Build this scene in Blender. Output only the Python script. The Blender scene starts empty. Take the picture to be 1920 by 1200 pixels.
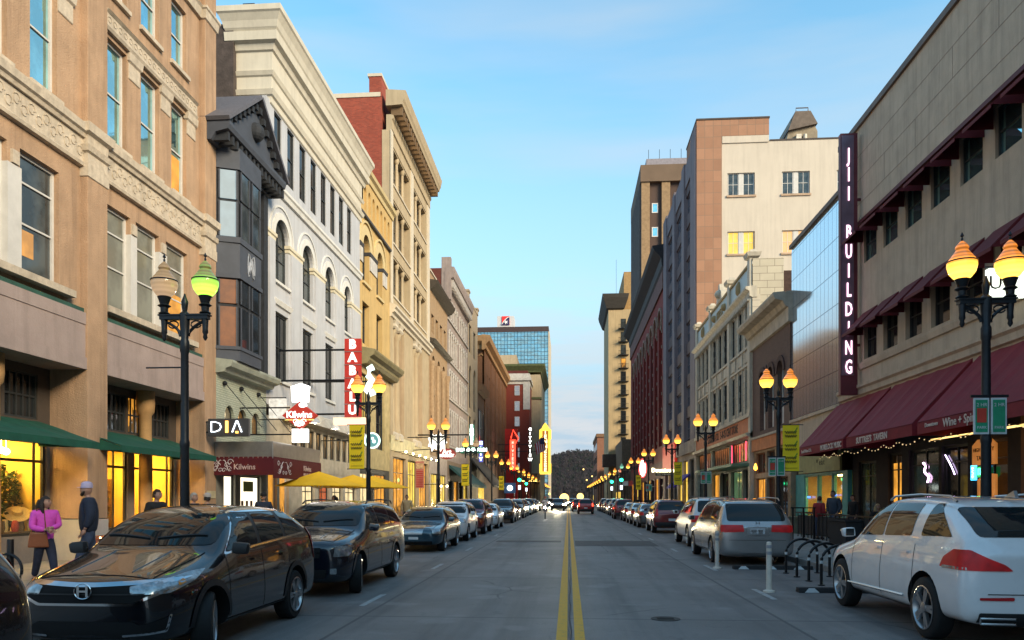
import bpy, bmesh, math, random
from mathutils import Vector, Matrix
from mathutils.bvhtree import BVHTree
R = math.radians; PI = math.pi
S = bpy.context.scene; COL = S.collection
random.seed(7)
# ---------------------------------------------------------------- camera
YAW = math.atan(106/1440)
cam = bpy.data.cameras.new('camera'); co = bpy.data.objects.new('camera', cam); COL.objects.link(co)
cam.sensor_width = 36; cam.lens = 36*1440/1920; cam.shift_y = 334/1920
cam.clip_start = 0.1; cam.clip_end = 6000
co.location = (0, 0, 1.75); co.rotation_euler = (R(90), 0, YAW); S.camera = co
# ---------------------------------------------------------------- world, sun, exposure
SUN_EL, SUN_AZ = 24, 130          # azimuth measured from +Y towards +X
w = bpy.data.worlds.new('World'); S.world = w; w.use_nodes = True
nt = w.node_tree; nt.nodes.clear(); N = nt.nodes.new; L = nt.links.new
out = N('ShaderNodeOutputWorld'); bg = N('ShaderNodeBackground'); sky = N('ShaderNodeTexSky')
sky.sky_type = 'NISHITA'; sky.sun_disc = False; sky.sun_elevation = R(SUN_EL); sky.sun_rotation = R(SUN_AZ)
sky.air_density = 1.0; sky.dust_density = 0.6; sky.ozone_density = 1.4
geo = N('ShaderNodeTexCoord'); sep = N('ShaderNodeSeparateXYZ'); L(geo.outputs['Generated'], sep.inputs[0])
mp = N('ShaderNodeMapping'); mp.inputs['Scale'].default_value = (2.2, 2.2, 15); L(geo.outputs['Generated'], mp.inputs[0])
nz = N('ShaderNodeTexNoise'); nz.inputs['Scale'].default_value = 2.3; nz.inputs['Detail'].default_value = 8; nz.inputs['Roughness'].default_value = .62
L(mp.outputs[0], nz.inputs['Vector'])
cr = N('ShaderNodeMapRange'); cr.inputs[1].default_value = .38; cr.inputs[2].default_value = .56; L(nz.outputs[0], cr.inputs[0])
el = N('ShaderNodeMapRange'); el.inputs[1].default_value = .30; el.inputs[2].default_value = .06; el.inputs[3].default_value = .0; el.inputs[4].default_value = 1; L(sep.outputs[2], el.inputs[0])
ml = N('ShaderNodeMath'); ml.operation = 'MULTIPLY'; L(cr.outputs[0], ml.inputs[0]); L(el.outputs[0], ml.inputs[1])
# long thin high cloud
mp2 = N('ShaderNodeMapping'); mp2.inputs['Rotation'].default_value = (0, R(28), R(20)); mp2.inputs['Scale'].default_value = (.7, 1.4, 5); L(geo.outputs['Generated'], mp2.inputs[0])
n2 = N('ShaderNodeTexNoise'); n2.inputs['Scale'].default_value = 1.9; n2.inputs['Detail'].default_value = 5; L(mp2.outputs[0], n2.inputs['Vector'])
c2 = N('ShaderNodeMapRange'); c2.inputs[1].default_value = .45; c2.inputs[2].default_value = .72; c2.inputs[4].default_value = .5; L(n2.outputs[0], c2.inputs[0])
mx0 = N('ShaderNodeMath'); mx0.operation = 'MAXIMUM'; L(ml.outputs[0], mx0.inputs[0]); L(c2.outputs[0], mx0.inputs[1])
tint = N('ShaderNodeMix'); tint.data_type = 'RGBA'; tint.blend_type = 'MULTIPLY'; tint.inputs[0].default_value = 1
L(sky.outputs[0], tint.inputs[6]); tint.inputs[7].default_value = (.72, 1.15, 1.10, 1)
mx = N('ShaderNodeMix'); mx.data_type = 'RGBA'; L(mx0.outputs[0], mx.inputs[0]); L(tint.outputs[2], mx.inputs[6]); mx.inputs[7].default_value = (2.35, 2.45, 2.55, 1)
hz1 = N('ShaderNodeMapRange'); hz1.interpolation_type = 'SMOOTHSTEP'; hz1.inputs[1].default_value = .62; hz1.inputs[2].default_value = .05; hz1.inputs[3].default_value = 0; hz1.inputs[4].default_value = .8; L(sep.outputs[2], hz1.inputs[0])
hm = N('ShaderNodeMix'); hm.data_type = 'RGBA'; L(hz1.outputs[0], hm.inputs[0]); L(tint.outputs[2], hm.inputs[6]); hm.inputs[7].default_value = (2.0, 2.38, 2.55, 1); lo1 = N('ShaderNodeMapRange'); lo1.interpolation_type = 'SMOOTHSTEP'; lo1.inputs[1].default_value = .27; lo1.inputs[2].default_value = .04; lo1.inputs[3].default_value = 0; lo1.inputs[4].default_value = .9; L(sep.outputs[2], lo1.inputs[0])
hl = N('ShaderNodeMix'); hl.data_type = 'RGBA'; L(lo1.outputs[0], hl.inputs[0]); L(hm.outputs[2], hl.inputs[6]); hl.inputs[7].default_value = (1.25, 1.75, 2.35, 1); L(hl.outputs[2], mx.inputs[6])
L(mx.outputs[2], bg.inputs[0]); bg.inputs[1].default_value = .15; L(bg.outputs[0], out.inputs[0])
sl = bpy.data.lights.new('sun', 'SUN'); so = bpy.data.objects.new('sun', sl); COL.objects.link(so)
sl.energy = 2.9; sl.angle = R(26); sl.color = (1, .77, .50)
so.rotation_euler = (R(90-SUN_EL), 0, R(180-SUN_AZ)); so.location = (60, -60, 80)
S.view_settings.view_transform = 'Standard'; S.view_settings.look = 'None'; S.view_settings.gamma = 1; S.view_settings.use_curve_mapping = False
S.view_settings.exposure = 1.08
S.cycles.max_bounces = 6; S.cycles.diffuse_bounces = 3; S.cycles.glossy_bounces = 3; S.cycles.transparent_max_bounces = 8
S.cycles.sample_clamp_indirect = 4; S.cycles.use_denoising = True; S.cycles.caustics_reflective = False; S.cycles.caustics_refractive = False

# ---------------------------------------------------------------- materials
MT = {}
def nodes(name):
    m = bpy.data.materials.new(name); m.use_nodes = True; t = m.node_tree
    return m, t, t.nodes['Principled BSDF']
def objv(t, axis=None, scale=None):
    c = t.nodes.new('ShaderNodeTexCoord'); o = c.outputs['Object']
    if axis:
        s = t.nodes.new('ShaderNodeSeparateXYZ'); t.links.new(o, s.inputs[0]); k = t.nodes.new('ShaderNodeCombineXYZ')
        t.links.new(s.outputs['XYZ'.index(axis)], k.inputs[0]); t.links.new(s.outputs[2], k.inputs[1]); o = k.outputs[0]
    return o
def mixc(t, f, a, b, mode='MIX'):
    n = t.nodes.new('ShaderNodeMix'); n.data_type = 'RGBA'; n.blend_type = mode
    for i, v in ((0, f), (6, a), (7, b)):
        if hasattr(v, 'node'): t.links.new(v, n.inputs[i])
        elif i: n.inputs[i].default_value = (*v, 1) if len(v) == 3 else v
        else: n.inputs[0].default_value = v
    return n.outputs[2]
def noise(t, vec, s, d=5, r=.6):
    n = t.nodes.new('ShaderNodeTexNoise'); n.inputs['Scale'].default_value = s; n.inputs['Detail'].default_value = d; n.inputs['Roughness'].default_value = r
    t.links.new(vec, n.inputs['Vector']); return n.outputs[0]
def rng(t, v, a, b, c=0, d=1):
    n = t.nodes.new('ShaderNodeMapRange'); t.links.new(v, n.inputs[0])
    for i, x in enumerate((a, b, c, d)): n.inputs[i+1].default_value = x
    return n.outputs[0]
def M(name, col, rough=.8, metal=0, var=.22, scale=2.0, bump=.15, bscale=30, spec=.4, coat=0, stain=0, alpha=None):
    if name in MT: return MT[name]
    m, t, p = nodes(name); v = objv(t)
    dk = tuple(c*(1-var) for c in col); lt = tuple(min(1, c*(1+var)) for c in col)
    c = mixc(t, rng(t, noise(t, v, scale), .3, .7), dk, lt)
    if stain:
        mpn = t.nodes.new('ShaderNodeMapping'); mpn.inputs['Scale'].default_value = (2.2, 2.2, .16); t.links.new(v, mpn.inputs[0])
        c = mixc(t, rng(t, noise(t, mpn.outputs[0], 1.3, 6, .7), .46, .7, 0, min(.8, stain*1.7)), c, tuple(x*.42 for x in col))
    c = mixc(t, rng(t, noise(t, v, 27, 3, .8), .35, .65, 0, min(.5, var*1.3)), c, tuple(x*.62 for x in col))
    t.links.new(c, p.inputs['Base Color'])
    p.inputs['Roughness'].default_value = rough; p.inputs['Metallic'].default_value = metal
    p.inputs['Specular IOR Level'].default_value = spec; p.inputs['Coat Weight'].default_value = coat; p.inputs['Coat Roughness'].default_value = .04
    if bump:
        b = t.nodes.new('ShaderNodeBump'); b.inputs['Strength'].default_value = bump; b.inputs['Distance'].default_value = .02
        t.links.new(noise(t, v, bscale, 4), b.inputs['Height']); t.links.new(b.outputs[0], p.inputs['Normal'])
    MT[name] = m; return m
def BR(name, c1, c2, mortar, axis='Y', bw=.22, rh=.075, ms=.012, rough=.85, offset=.5, stain=.5, bump=.5):
    if name in MT: return MT[name]
    m, t, p = nodes(name); v = objv(t, axis)
    b = t.nodes.new('ShaderNodeTexBrick'); t.links.new(v, b.inputs['Vector'])
    b.inputs['Scale'].default_value = 1; b.inputs['Brick Width'].default_value = bw; b.inputs['Row Height'].default_value = rh
    b.inputs['Mortar Size'].default_value = ms; b.inputs['Color1'].default_value = (*c1, 1); b.inputs['Color2'].default_value = (*c2, 1); b.inputs['Mortar'].default_value = (*mortar, 1)
    b.offset = offset
    o = objv(t)
    c = mixc(t, rng(t, noise(t, o, .7, 6, .7), .45, .75, 0, stain), b.outputs[0], tuple(x*.5 for x in c1))
    t.links.new(c, p.inputs['Base Color']); p.inputs['Roughness'].default_value = rough
    bm_ = t.nodes.new('ShaderNodeBump'); bm_.inputs['Strength'].default_value = bump; bm_.inputs['Distance'].default_value = .01; bm_.invert = True
    t.links.new(b.outputs['Fac'], bm_.inputs['Height']); t.links.new(bm_.outputs[0], p.inputs['Normal'])
    MT[name] = m; return m
def EM(name, col, s=1.0, var=0, scale=3, base=(.10, .09, .08)):
    if name in MT: return MT[name]
    m, t, p = nodes(name); p.inputs['Base Color'].default_value = (*base, 1); p.inputs['Roughness'].default_value = .5
    if var:
        c = mixc(t, rng(t, noise(t, objv(t), scale, 4), .35, .65), tuple(x*(1-var) for x in col), col); t.links.new(c, p.inputs['Emission Color'])
    else: p.inputs['Emission Color'].default_value = (*col, 1)
    p.inputs['Emission Strength'].default_value = s*.5; MT[name] = m; return m
def GL(name, col, metal, rough=.04, var=.0):
    if name in MT: return MT[name]
    m, t, p = nodes(name); v = objv(t)
    if var: t.links.new(mixc(t, rng(t, noise(t, v, 1.1, 3), .4, .6), tuple(x*(1-var) for x in col), col), p.inputs['Base Color'])
    else: p.inputs['Base Color'].default_value = (*col, 1)
    p.inputs['Metallic'].default_value = metal; p.inputs['Roughness'].default_value = rough; p.inputs['Specular IOR Level'].default_value = .7
    b = t.nodes.new('ShaderNodeBump'); b.inputs['Strength'].default_value = .05; b.inputs['Distance'].default_value = .02
    t.links.new(noise(t, v, 1.7, 2), b.inputs['Height']); t.links.new(b.outputs[0], p.inputs['Normal'])
    MT[name] = m; return m
def PANE():
    if 'pane' in MT: return MT['pane']
    m = bpy.data.materials.new('pane'); m.use_nodes = True; t = m.node_tree; t.nodes.clear()
    o = t.nodes.new('ShaderNodeOutputMaterial'); mxs = t.nodes.new('ShaderNodeMixShader'); a = t.nodes.new('ShaderNodeBsdfTransparent'); a.inputs[0].default_value = (.93, .95, .94, 1)
    g = t.nodes.new('ShaderNodeBsdfGlossy'); g.inputs['Roughness'].default_value = .02; lw = t.nodes.new('ShaderNodeLayerWeight'); pw = t.nodes.new('ShaderNodeMath'); pw.operation = 'POWER'; pw.inputs[1].default_value = 4; t.links.new(lw.outputs['Facing'], pw.inputs[0]); f = t.nodes.new('ShaderNodeMath'); f.operation = 'MULTIPLY_ADD'; f.inputs[1].default_value = .5; f.inputs[2].default_value = .04; t.links.new(pw.outputs[0], f.inputs[0])
    t.links.new(f.outputs[0], mxs.inputs[0]); t.links.new(a.outputs[0], mxs.inputs[1]); t.links.new(g.outputs[0], mxs.inputs[2]); t.links.new(mxs.outputs[0], o.inputs[0])
    MT['pane'] = m; return m

# ---------------------------------------------------------------- mesh builder
def TL(X): return lambda u, d, z: (X+d, u, z)
def TR(X): return lambda u, d, z: (X-d, u, z)
def TF(Y): return lambda u, d, z: (u, Y-d, z)
class Fac:
    def __init__(s, side, P): s.side = side; s.P = P; s.T = {'L': TL, 'R': TR, 'F': TF}[side](P); s.T0 = {'L': TL, 'R': TR, 'F': TF}[side](0)
class MB:
    def __init__(s, T=None): s.v = []; s.f = []; s.mi = []; s.T = T or (lambda a, b, c: (a, b, c))
    def add(s, vs, fs, m=0):
        o = len(s.v); s.v += [s.T(*p) for p in vs]; s.f += [tuple(o+i for i in f) for f in fs]; s.mi += [m]*len(fs); return s
    def box(s, a, b, c, d, e, f, m=0):
        vs = [(x, y, z) for z in (e, f) for y in (c, d) for x in (a, b)]
        return s.add(vs, [(0, 2, 3, 1), (4, 5, 7, 6), (0, 1, 5, 4), (2, 6, 7, 3), (0, 4, 6, 2), (1, 3, 7, 5)], m)
    def prism(s, pts, axis, a, b, m=0):
        def P(p, t): return (t, p[0], p[1]) if axis == 0 else (p[0], t, p[1]) if axis == 1 else (p[0], p[1], t)
        n = len(pts); vs = [P(p, a) for p in pts]+[P(p, b) for p in pts]
        return s.add(vs, [tuple(range(n)), tuple(range(n, 2*n))]+[(i, (i+1) % n, n+(i+1) % n, n+i) for i in range(n)], m)
    def lathe(s, prof, n=16, c=(0, 0), m=0, flute=0, caps=True):
        vs = []; fs = []; k = len(prof)
        for r, z in prof:
            for i in range(n):
                a = 2*PI*i/n; q = r*(1-(flute if i % 2 else 0)); vs.append((c[0]+q*math.cos(a), c[1]+q*math.sin(a), z))
        for j in range(k-1):
            for i in range(n): fs.append((j*n+i, j*n+(i+1) % n, (j+1)*n+(i+1) % n, (j+1)*n+i))
        if caps: fs.append(tuple(range(n))); fs.append(tuple((k-1)*n+i for i in range(n)))
        return s.add(vs, fs, m)
    def rings(s, rect, prof, m=0):
        x0, x1, y0, y1 = rect; vs = []; fs = []
        for d, z in prof:
            d = d if abs(d) > 1e-6 else .004
            vs += [(x0-d, y0-d, z), (x1+d, y0-d, z), (x1+d, y1+d, z), (x0-d, y1+d, z)]
        for j in range(len(prof)-1):
            for i in range(4): fs.append((4*j+i, 4*j+(i+1) % 4, 4*j+4+(i+1) % 4, 4*j+4+i))
        k = 4*(len(prof)-1); fs += [(0, 1, 2, 3), (k, k+1, k+2, k+3)]
        return s.add(vs, fs, m)
    def tube(s, pts, r, n=8, m=0, caps=True):
        pts = [Vector(p) for p in pts]; vs = []; fs = []; K = len(pts)
        rr = r if isinstance(r, (list, tuple)) else [r]*K
        for j, p in enumerate(pts):
            t = (pts[min(j+1, K-1)]-pts[max(j-1, 0)]).normalized(); up = Vector((0, 0, 1)) if abs(t.z) < .9 else Vector((1, 0, 0))
            a = t.cross(up).normalized(); b = t.cross(a)
            for i in range(n):
                q = 2*PI*i/n; vs.append(tuple(p+(a*math.cos(q)+b*math.sin(q))*rr[j]))
        for j in range(K-1):
            for i in range(n): fs.append((j*n+i, j*n+(i+1) % n, (j+1)*n+(i+1) % n, (j+1)*n+i))
        if caps: fs += [tuple(range(n)), tuple((K-1)*n+i for i in range(n))]
        return s.add(vs, fs, m)
    def ball(s, c, r, n=10, m=0, sz=1):
        return s.lathe([(max(.001, r*math.sin(PI*k/n)), c[2]-r*sz*math.cos(PI*k/n)) for k in range(n+1)], n+2, c, m)
    def build(s, name, mats, parent=None, loc=None, smooth=False, bevel=0, world=True):
        me = bpy.data.meshes.new(name); off = Vector(loc) if loc is not None else Vector((0, 0, 0))
        if parent is not None and world: off = off  # vertices are world coordinates
        base = wloc(parent) if (parent is not None and world) else Vector((0, 0, 0))
        me.from_pydata([tuple(Vector(p)-base-off) for p in s.v], [], s.f)
        for m in (mats if isinstance(mats, (list, tuple)) else [mats]): me.materials.append(m)
        if len(me.materials) > 1: me.polygons.foreach_set('material_index', s.mi)
        bm = bmesh.new(); bm.from_mesh(me); bmesh.ops.recalc_face_normals(bm, faces=bm.faces)
        if bevel: bmesh.ops.bevel(bm, geom=[e for e in bm.edges if len(e.link_faces) == 2 and e.calc_face_angle(0) > .6], offset=bevel, segments=2, affect='EDGES', profile=.6)
        bm.to_mesh(me); bm.free()
        if smooth: smooth_me(me)
        o = bpy.data.objects.new(name, me); COL.objects.link(o)
        o.location = off
        if parent is not None: o.parent = parent
        return o
def smooth_me(me, ang=40):
    me.polygons.foreach_set('use_smooth', [True]*len(me.polygons))
    bm = bmesh.new(); bm.from_mesh(me)
    for e in bm.edges:
        if len(e.link_faces) == 2 and e.calc_face_angle(0) > R(ang): e.smooth = False
    bm.to_mesh(me); bm.free()
def wloc(o):
    v = Vector((0, 0, 0))
    while o is not None: v += o.location; o = o.parent
    return v
def empty(name, loc, label, cat, group=None, rz=0):
    o = bpy.data.objects.new(name, None); COL.objects.link(o); o.location = loc; o.rotation_euler.z = rz; o.empty_display_size = .3
    return tag(o, label, cat, group)
def tag(o, label=None, cat=None, group=None, kind=None):
    if label: o['label'] = label
    if cat: o['category'] = cat
    if group: o['group'] = group
    if kind: o['kind'] = kind
    return o
def dup(o, loc=None, rz=None, label=None, group=None, parent=None):
    kids = [c for c in bpy.data.objects if c.parent == o] if o.name not in KID else KID[o.name]
    KID[o.name] = kids
    c = o.copy(); COL.objects.link(c)
    if parent is not None: c.parent = parent
    if loc is not None: c.location = loc
    if rz is not None: c.rotation_euler.z = rz
    if label: c['label'] = label
    if group: c['group'] = group
    for k in kids: dup(k, parent=c)
    return c
KID = {}
def me_from(o):
    dg = bpy.context.evaluated_depsgraph_get(); return bpy.data.meshes.new_from_object(o.evaluated_get(dg))
FR = {'L': lambda x, y, z: (z, x, y), 'R': lambda x, y, z: (-z, -x, y), 'F': lambda x, y, z: (x, -z, y), 'B': lambda x, y, z: (-x, z, y), 'U': lambda x, y, z: (x, y, z)}
def text(name, st, size, pos, side, mat, parent=None, ext=.02, sx=1, bold=0, rot=0, world=True, shear=0, al='CENTER', loc=None):
    c = bpy.data.curves.new(name, 'FONT'); c.body = st; c.size = size; c.extrude = ext/2; c.align_x = al; c.align_y = 'CENTER'; c.offset = bold; c.shear = shear; c.resolution_u = 2
    o = bpy.data.objects.new(name, c); COL.objects.link(o); me = me_from(o); bpy.data.objects.remove(o); bpy.data.curves.remove(c)
    base = wloc(parent) if (parent is not None and world) else Vector((0, 0, 0))
    cr_, sr_ = math.cos(rot), math.sin(rot)
    for v in me.vertices:
        x, y, z = v.co; x *= sx; x, y = x*cr_-y*sr_, x*sr_+y*cr_
        v.co = Vector(FR[side](x, y, z))+Vector(pos)-base
    me.materials.append(mat); me.name = name
    o = bpy.data.objects.new(name, me); COL.objects.link(o)
    if parent is not None: o.parent = parent
    return o
# ---------------------------------------------------------------- facade helpers (u along the wall, d outwards, z up)
def wall(mb, u0, u1, z0, z1, ops, d0=-.4, d1=0., m=0):
    """wall slab with rectangular or arched openings: (a,b,c,e[,'arch']); for arches e is the springing height"""
    rec = []
    for o in ops:
        a, b, c, e = o[:4]
        if len(o) > 4:
            r = (b-a)/2; n = 14; top = e+r; rec.append((a, b, c, top))
            for i in range(n):
                t0 = PI-PI*i/n; t1 = PI-PI*(i+1)/n; cx = (a+b)/2
                x0, y0, x1, y1 = cx+r*math.cos(t0), e+r*math.sin(t0), cx+r*math.cos(t1), e+r*math.sin(t1)
                if abs(x1-x0) < 1e-5: continue
                if top-max(y0, y1) < 1e-4: P = [(x0, y0), (x1, y1), (x1, top)] if y0 < y1 else [(x0, y0), (x1, y1), (x0, top)]
                else: P = [(x0, y0), (x1, y1), (x1, top), (x0, top)]
                mb.prism(P, 1, d0, d1, m)
        else: rec.append((a, b, c, e))
    zs = sorted({z0, z1, *[q for r_ in rec for q in (r_[2], r_[3]) if z0 < q < z1]})
    for k in range(len(zs)-1):
        a, b = zs[k], zs[k+1]; cut = sorted([(r_[0], r_[1]) for r_ in rec if r_[2] < b-1e-6 and r_[3] > a+1e-6]); x = u0
        for p, q in cut:
            if p > x+1e-6: mb.box(x, p, d0, d1, a, b, m)
            x = max(x, q)
        if x < u1-1e-6: mb.box(x, u1, d0, d1, a, b, m)
    return mb
def ring(mb, cx, zs, r0, r1, d0, d1, m=0, n=16, a0=0, a1=PI):
    for i in range(n):
        t0 = a0+(a1-a0)*i/n; t1 = a0+(a1-a0)*(i+1)/n
        mb.prism([(cx+r*math.cos(t), zs+r*math.sin(t)) for r, t in ((r0, t0), (r1, t0), (r1, t1), (r0, t1))], 1, d0, d1, m)
WC = {}
def win(par, fac, u0, u1, z0, z1, d=-.22, rails=(.5,), muls=(), fw=.06, glass=None, frame=None, arch=False, name='window', bar=.045, noframe=False, label=None):
    """one window: glass pane with a frame child; z1 is the springing for an arch"""
    W = round(u1-u0, 2); H = round(z1-z0, 2); key = (W, H, fac.side, rails, muls, fw, arch, bar)
    if key not in WC:
        g = MB(fac.T0); f = MB(fac.T0); r = W/2
        if arch:
            pts = [(0, 0), (W, 0)]+[(r+r*math.cos(PI*i/12), H+r*math.sin(PI*i/12)) for i in range(13)]
            g.prism(pts, 1, -.02, 0); ring(f, r, H, r-fw, r, -.02, .05, n=12)
        else: g.box(0, W, -.02, 0, 0, H)
        HT = H if not arch else H
        f.box(0, fw, -.02, .05, 0, HT); f.box(W-fw, W, -.02, .05, 0, HT); f.box(fw, W-fw, -.02, .05, 0, fw)
        if not arch: f.box(fw, W-fw, -.02, .05, H-fw, H)
        tot = H+(r if arch else 0)
        for q in rails: f.box(fw, W-fw, .004, .038, tot*q-bar/2, tot*q+bar/2)
        for q in muls: f.box(W*q-bar/2, W*q+bar/2, .004, .034, fw, (H-fw) if not arch else H+r*math.sqrt(max(0, 1-(2*q-1)**2))-fw)
        WC[key] = (g, f, {})
    g, f, store = WC[key]
    if glass.name not in store:
        go = g.build(name, glass); store[glass.name] = go.data; bpy.data.objects.remove(go)
    o = bpy.data.objects.new(name, store[glass.name]); COL.objects.link(o); o.parent = par
    o.location = Vector(fac.T(u0, d, z0))-wloc(par)
    if label: o['label'] = label
    if frame is not None and not noframe:
        k = 'f'+frame.name
        if k not in store:
            fo = f.build('frame', frame); store[k] = fo.data; bpy.data.objects.remove(fo)
        q = bpy.data.objects.new('frame', store[k]); COL.objects.link(q); q.parent = o
    return o
def B(name, fac, u0, label, cat='building', group=None):
    return empty(name, Vector(fac.T(u0, 0, 0)), label, cat, group)
def part(par, name, fac, mat, fn, **k):
    mb = MB(fac.T if fac else None); fn(mb); return mb.build(name, mat, par, **k)
def boxes(par, name, fac, mat, lst, **k):
    mb = MB(fac.T if fac else None)
    for b in lst: mb.box(*b)
    return mb.build(name, mat, par, **k)
def awn_grid(mb, u0, u1, zt, d0, zb, d1, sag=.05, rib=1.15, t=.02):
    n = max(1, round((u1-u0)/rib)); K = n*5; J = 7; vs = []; fs = []
    for side in (0, 1):
        for j in range(J+1):
            for i in range(K+1):
                f = (i % 5)/5; q = j/J; s_ = sag*math.sin(PI*f)*math.sin(PI*(.15+.85*q))+.012*math.sin(i*1.9+j*.8)*math.sin(PI*q)
                vs.append((u0+(u1-u0)*i/K, d0+(d1-d0)*q, zt+(zb-zt)*q-s_-side*t))
    W_ = K+1; o_ = (J+1)*W_
    for j in range(J):
        for i in range(K):
            a = j*W_+i; fs.append((a, a+1, a+W_+1, a+W_)); fs.append((o_+a, o_+a+W_, o_+a+W_+1, o_+a+1))
    for i in range(K): fs.append((i, o_+i, o_+i+1, i+1)); b = J*W_+i; fs.append((b, b+1, o_+b+1, o_+b))
    for j in range(J): a = j*W_; fs.append((a, a+W_, o_+a+W_, o_+a)); b = a+K; fs.append((b, o_+b, o_+b+W_, b+W_))
    mb.add(vs, fs)
def cornice(par, name, fac, mat, u0, u1, prof, back=-.3, **k):
    """prof: list of (d,z) bottom to top, extruded along u"""
    mb = MB(fac.T); mb.prism([(back, prof[0][1])]+list(prof)+[(back, prof[-1][1])], 0, u0, u1); return mb.build(name, mat, par, **k)
# ---------------------------------------------------------------- palette
g_sky = GL('sky_glass', (.40, .78, .86), .92, .03, .25)
g_dk = GL('dark_glass', (.02, .024, .028), .0, .05, .4); g_dk.node_tree.nodes['Principled BSDF'].inputs['Specular IOR Level'].default_value = .35
g_md = GL('grey_glass', (.07, .085, .09), .15, .06, .6)
g_bl = GL('blind_glass', (.20, .21, .18), .1, .08, .35)
def lit(name, col, s):
    if name in MT: return MT[name]
    m, t, p = nodes(name); v = objv(t); sp = t.nodes.new('ShaderNodeSeparateXYZ'); t.links.new(v, sp.inputs[0])
    mpn = t.nodes.new('ShaderNodeMapping'); mpn.inputs['Scale'].default_value = (3.2, 3.2, .8); t.links.new(v, mpn.inputs[0])
    c = mixc(t, rng(t, noise(t, v, 1.3, 3), .35, .65), tuple(x*.5 for x in col), col)
    thr = rng(t, sp.outputs[2], .2, 1.9, .62, .28); mt = t.nodes.new('ShaderNodeMath'); mt.operation = 'LESS_THAN'; t.links.new(noise(t, mpn.outputs[0], 1.6, 5, .6), mt.inputs[0]); t.links.new(thr, mt.inputs[1])
    c = mixc(t, mt.outputs[0], c, tuple(x*.10 for x in col)); t.links.new(c, p.inputs['Emission Color']); p.inputs['Emission Strength'].default_value = s*.62; p.inputs['Base Color'].default_value = (.05, .04, .03, 1); p.inputs['Roughness'].default_value = .06
    MT[name] = m; return m
g_or = lit('amber_lit_glass', (1, .42, .05), .9)
g_ye = lit('yellow_lit_glass', (1, .66, .10), 1.0)
g_wm = lit('cream_lit_glass', (1, .78, .42), 1.1)
m_black = M('black_metal', (.012, .014, .018), .42, .3, .2, 8, .05)
m_white = M('white_paint', (.62, .61, .60), .5, 0, .06, 3, .03)
m_fw = M('window_white_paint', (.55, .54, .52), .5, 0, .08, 3, .03)
m_fd = M('dark_window_paint', (.03, .035, .038), .5, 0, .2, 3, .03)
pane = PANE()
# ---------------------------------------------------------------- setting
def road_mat():
    m, t, p = nodes('road_concrete'); v = objv(t)
    c = mixc(t, rng(t, noise(t, v, .35, 7, .65), .35, .65), (.160, .143, .135), (.245, .222, .21))
    c = mixc(t, rng(t, noise(t, v, 45, 3, .8), .35, .7, 0, .5), c, (.05, .052, .058))
    mpn = t.nodes.new('ShaderNodeMapping'); mpn.inputs['Scale'].default_value = (1.1, .05, 1); t.links.new(v, mpn.inputs[0])
    c = mixc(t, rng(t, noise(t, mpn.outputs[0], 1.1, 5), .48, .68, 0, .7), c, (.055, .054, .058))
    c = mixc(t, rng(t, noise(t, v, 2.1, 6, .75), .58, .70, 0, .55), c, (.045, .044, .046)); c = mixc(t, rng(t, noise(t, v, .9, 2, .5), .60, .66, 0, .35), c, (.26, .25, .24))
    vo = t.nodes.new('ShaderNodeTexVoronoi'); vo.feature = 'DISTANCE_TO_EDGE'; vo.inputs['Scale'].default_value = .32
    wv_ = t.nodes.new('ShaderNodeMix'); wv_.data_type = 'VECTOR'; wv_.inputs[0].default_value = .12; t.links.new(v, wv_.inputs[4]); nn_ = t.nodes.new('ShaderNodeTexNoise'); nn_.inputs['Scale'].default_value = 1.6; nn_.inputs['Detail'].default_value = 6; t.links.new(v, nn_.inputs['Vector']); t.links.new(nn_.outputs['Color'], wv_.inputs[5]); t.links.new(wv_.outputs[1], vo.inputs['Vector'])
    mk = t.nodes.new('ShaderNodeMath'); mk.operation = 'MULTIPLY'; t.links.new(rng(t, vo.outputs['Distance'], .0, .006, .8, 0), mk.inputs[0]); t.links.new(rng(t, noise(t, v, .25, 2), .5, .56), mk.inputs[1]); c = mixc(t, mk.outputs[0], c, (.03, .029, .03))
    b = t.nodes.new('ShaderNodeTexBrick'); t.links.new(v, b.inputs['Vector']); b.inputs['Scale'].default_value = 1; b.offset = 0
    b.inputs['Brick Width'].default_value = 3.05; b.inputs['Row Height'].default_value = 5.6; b.inputs['Mortar Size'].default_value = .03; b.inputs['Mortar Smooth'].default_value = .3
    c = mixc(t, rng(t, b.outputs['Fac'], 0, 1, 0, .75), c, (.035, .036, .04))
    t.links.new(c, p.inputs['Base Color']); p.inputs['Roughness'].default_value = .62; p.inputs['Specular IOR Level'].default_value = .45
    bb = t.nodes.new('ShaderNodeBump'); bb.inputs['Strength'].default_value = .35; bb.inputs['Distance'].default_value = .01
    t.links.new(noise(t, v, 60, 4), bb.inputs['Height']); t.links.new(bb.outputs[0], p.inputs['Normal']); return m
def wear(name, col, lo=.38, hi=.6):
    m, t, p = nodes(name); v = objv(t)
    c = mixc(t, rng(t, noise(t, v, 9, 6, .75), lo, hi, 0, .75), col, (.14, .13, .12)); t.links.new(c, p.inputs['Base Color']); p.inputs['Roughness'].default_value = .7
    MT[name] = m; return m
m_road = road_mat(); m_yel = wear('yellow_road_paint', (.72, .36, .02), .5, .8); m_wl = wear('white_road_paint', (.42, .42, .42), .4, .66)
m_patch = M('asphalt_patch', (.085, .078, .075), .75, 0, .3, 3, .3, 60)
m_walk = BR('pavement_concrete', (.24, .22, .20), (.28, .26, .24), (.11, .10, .09), 'X', 1.5, 1.5, .014, .8, 0, .4, .2)
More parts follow.
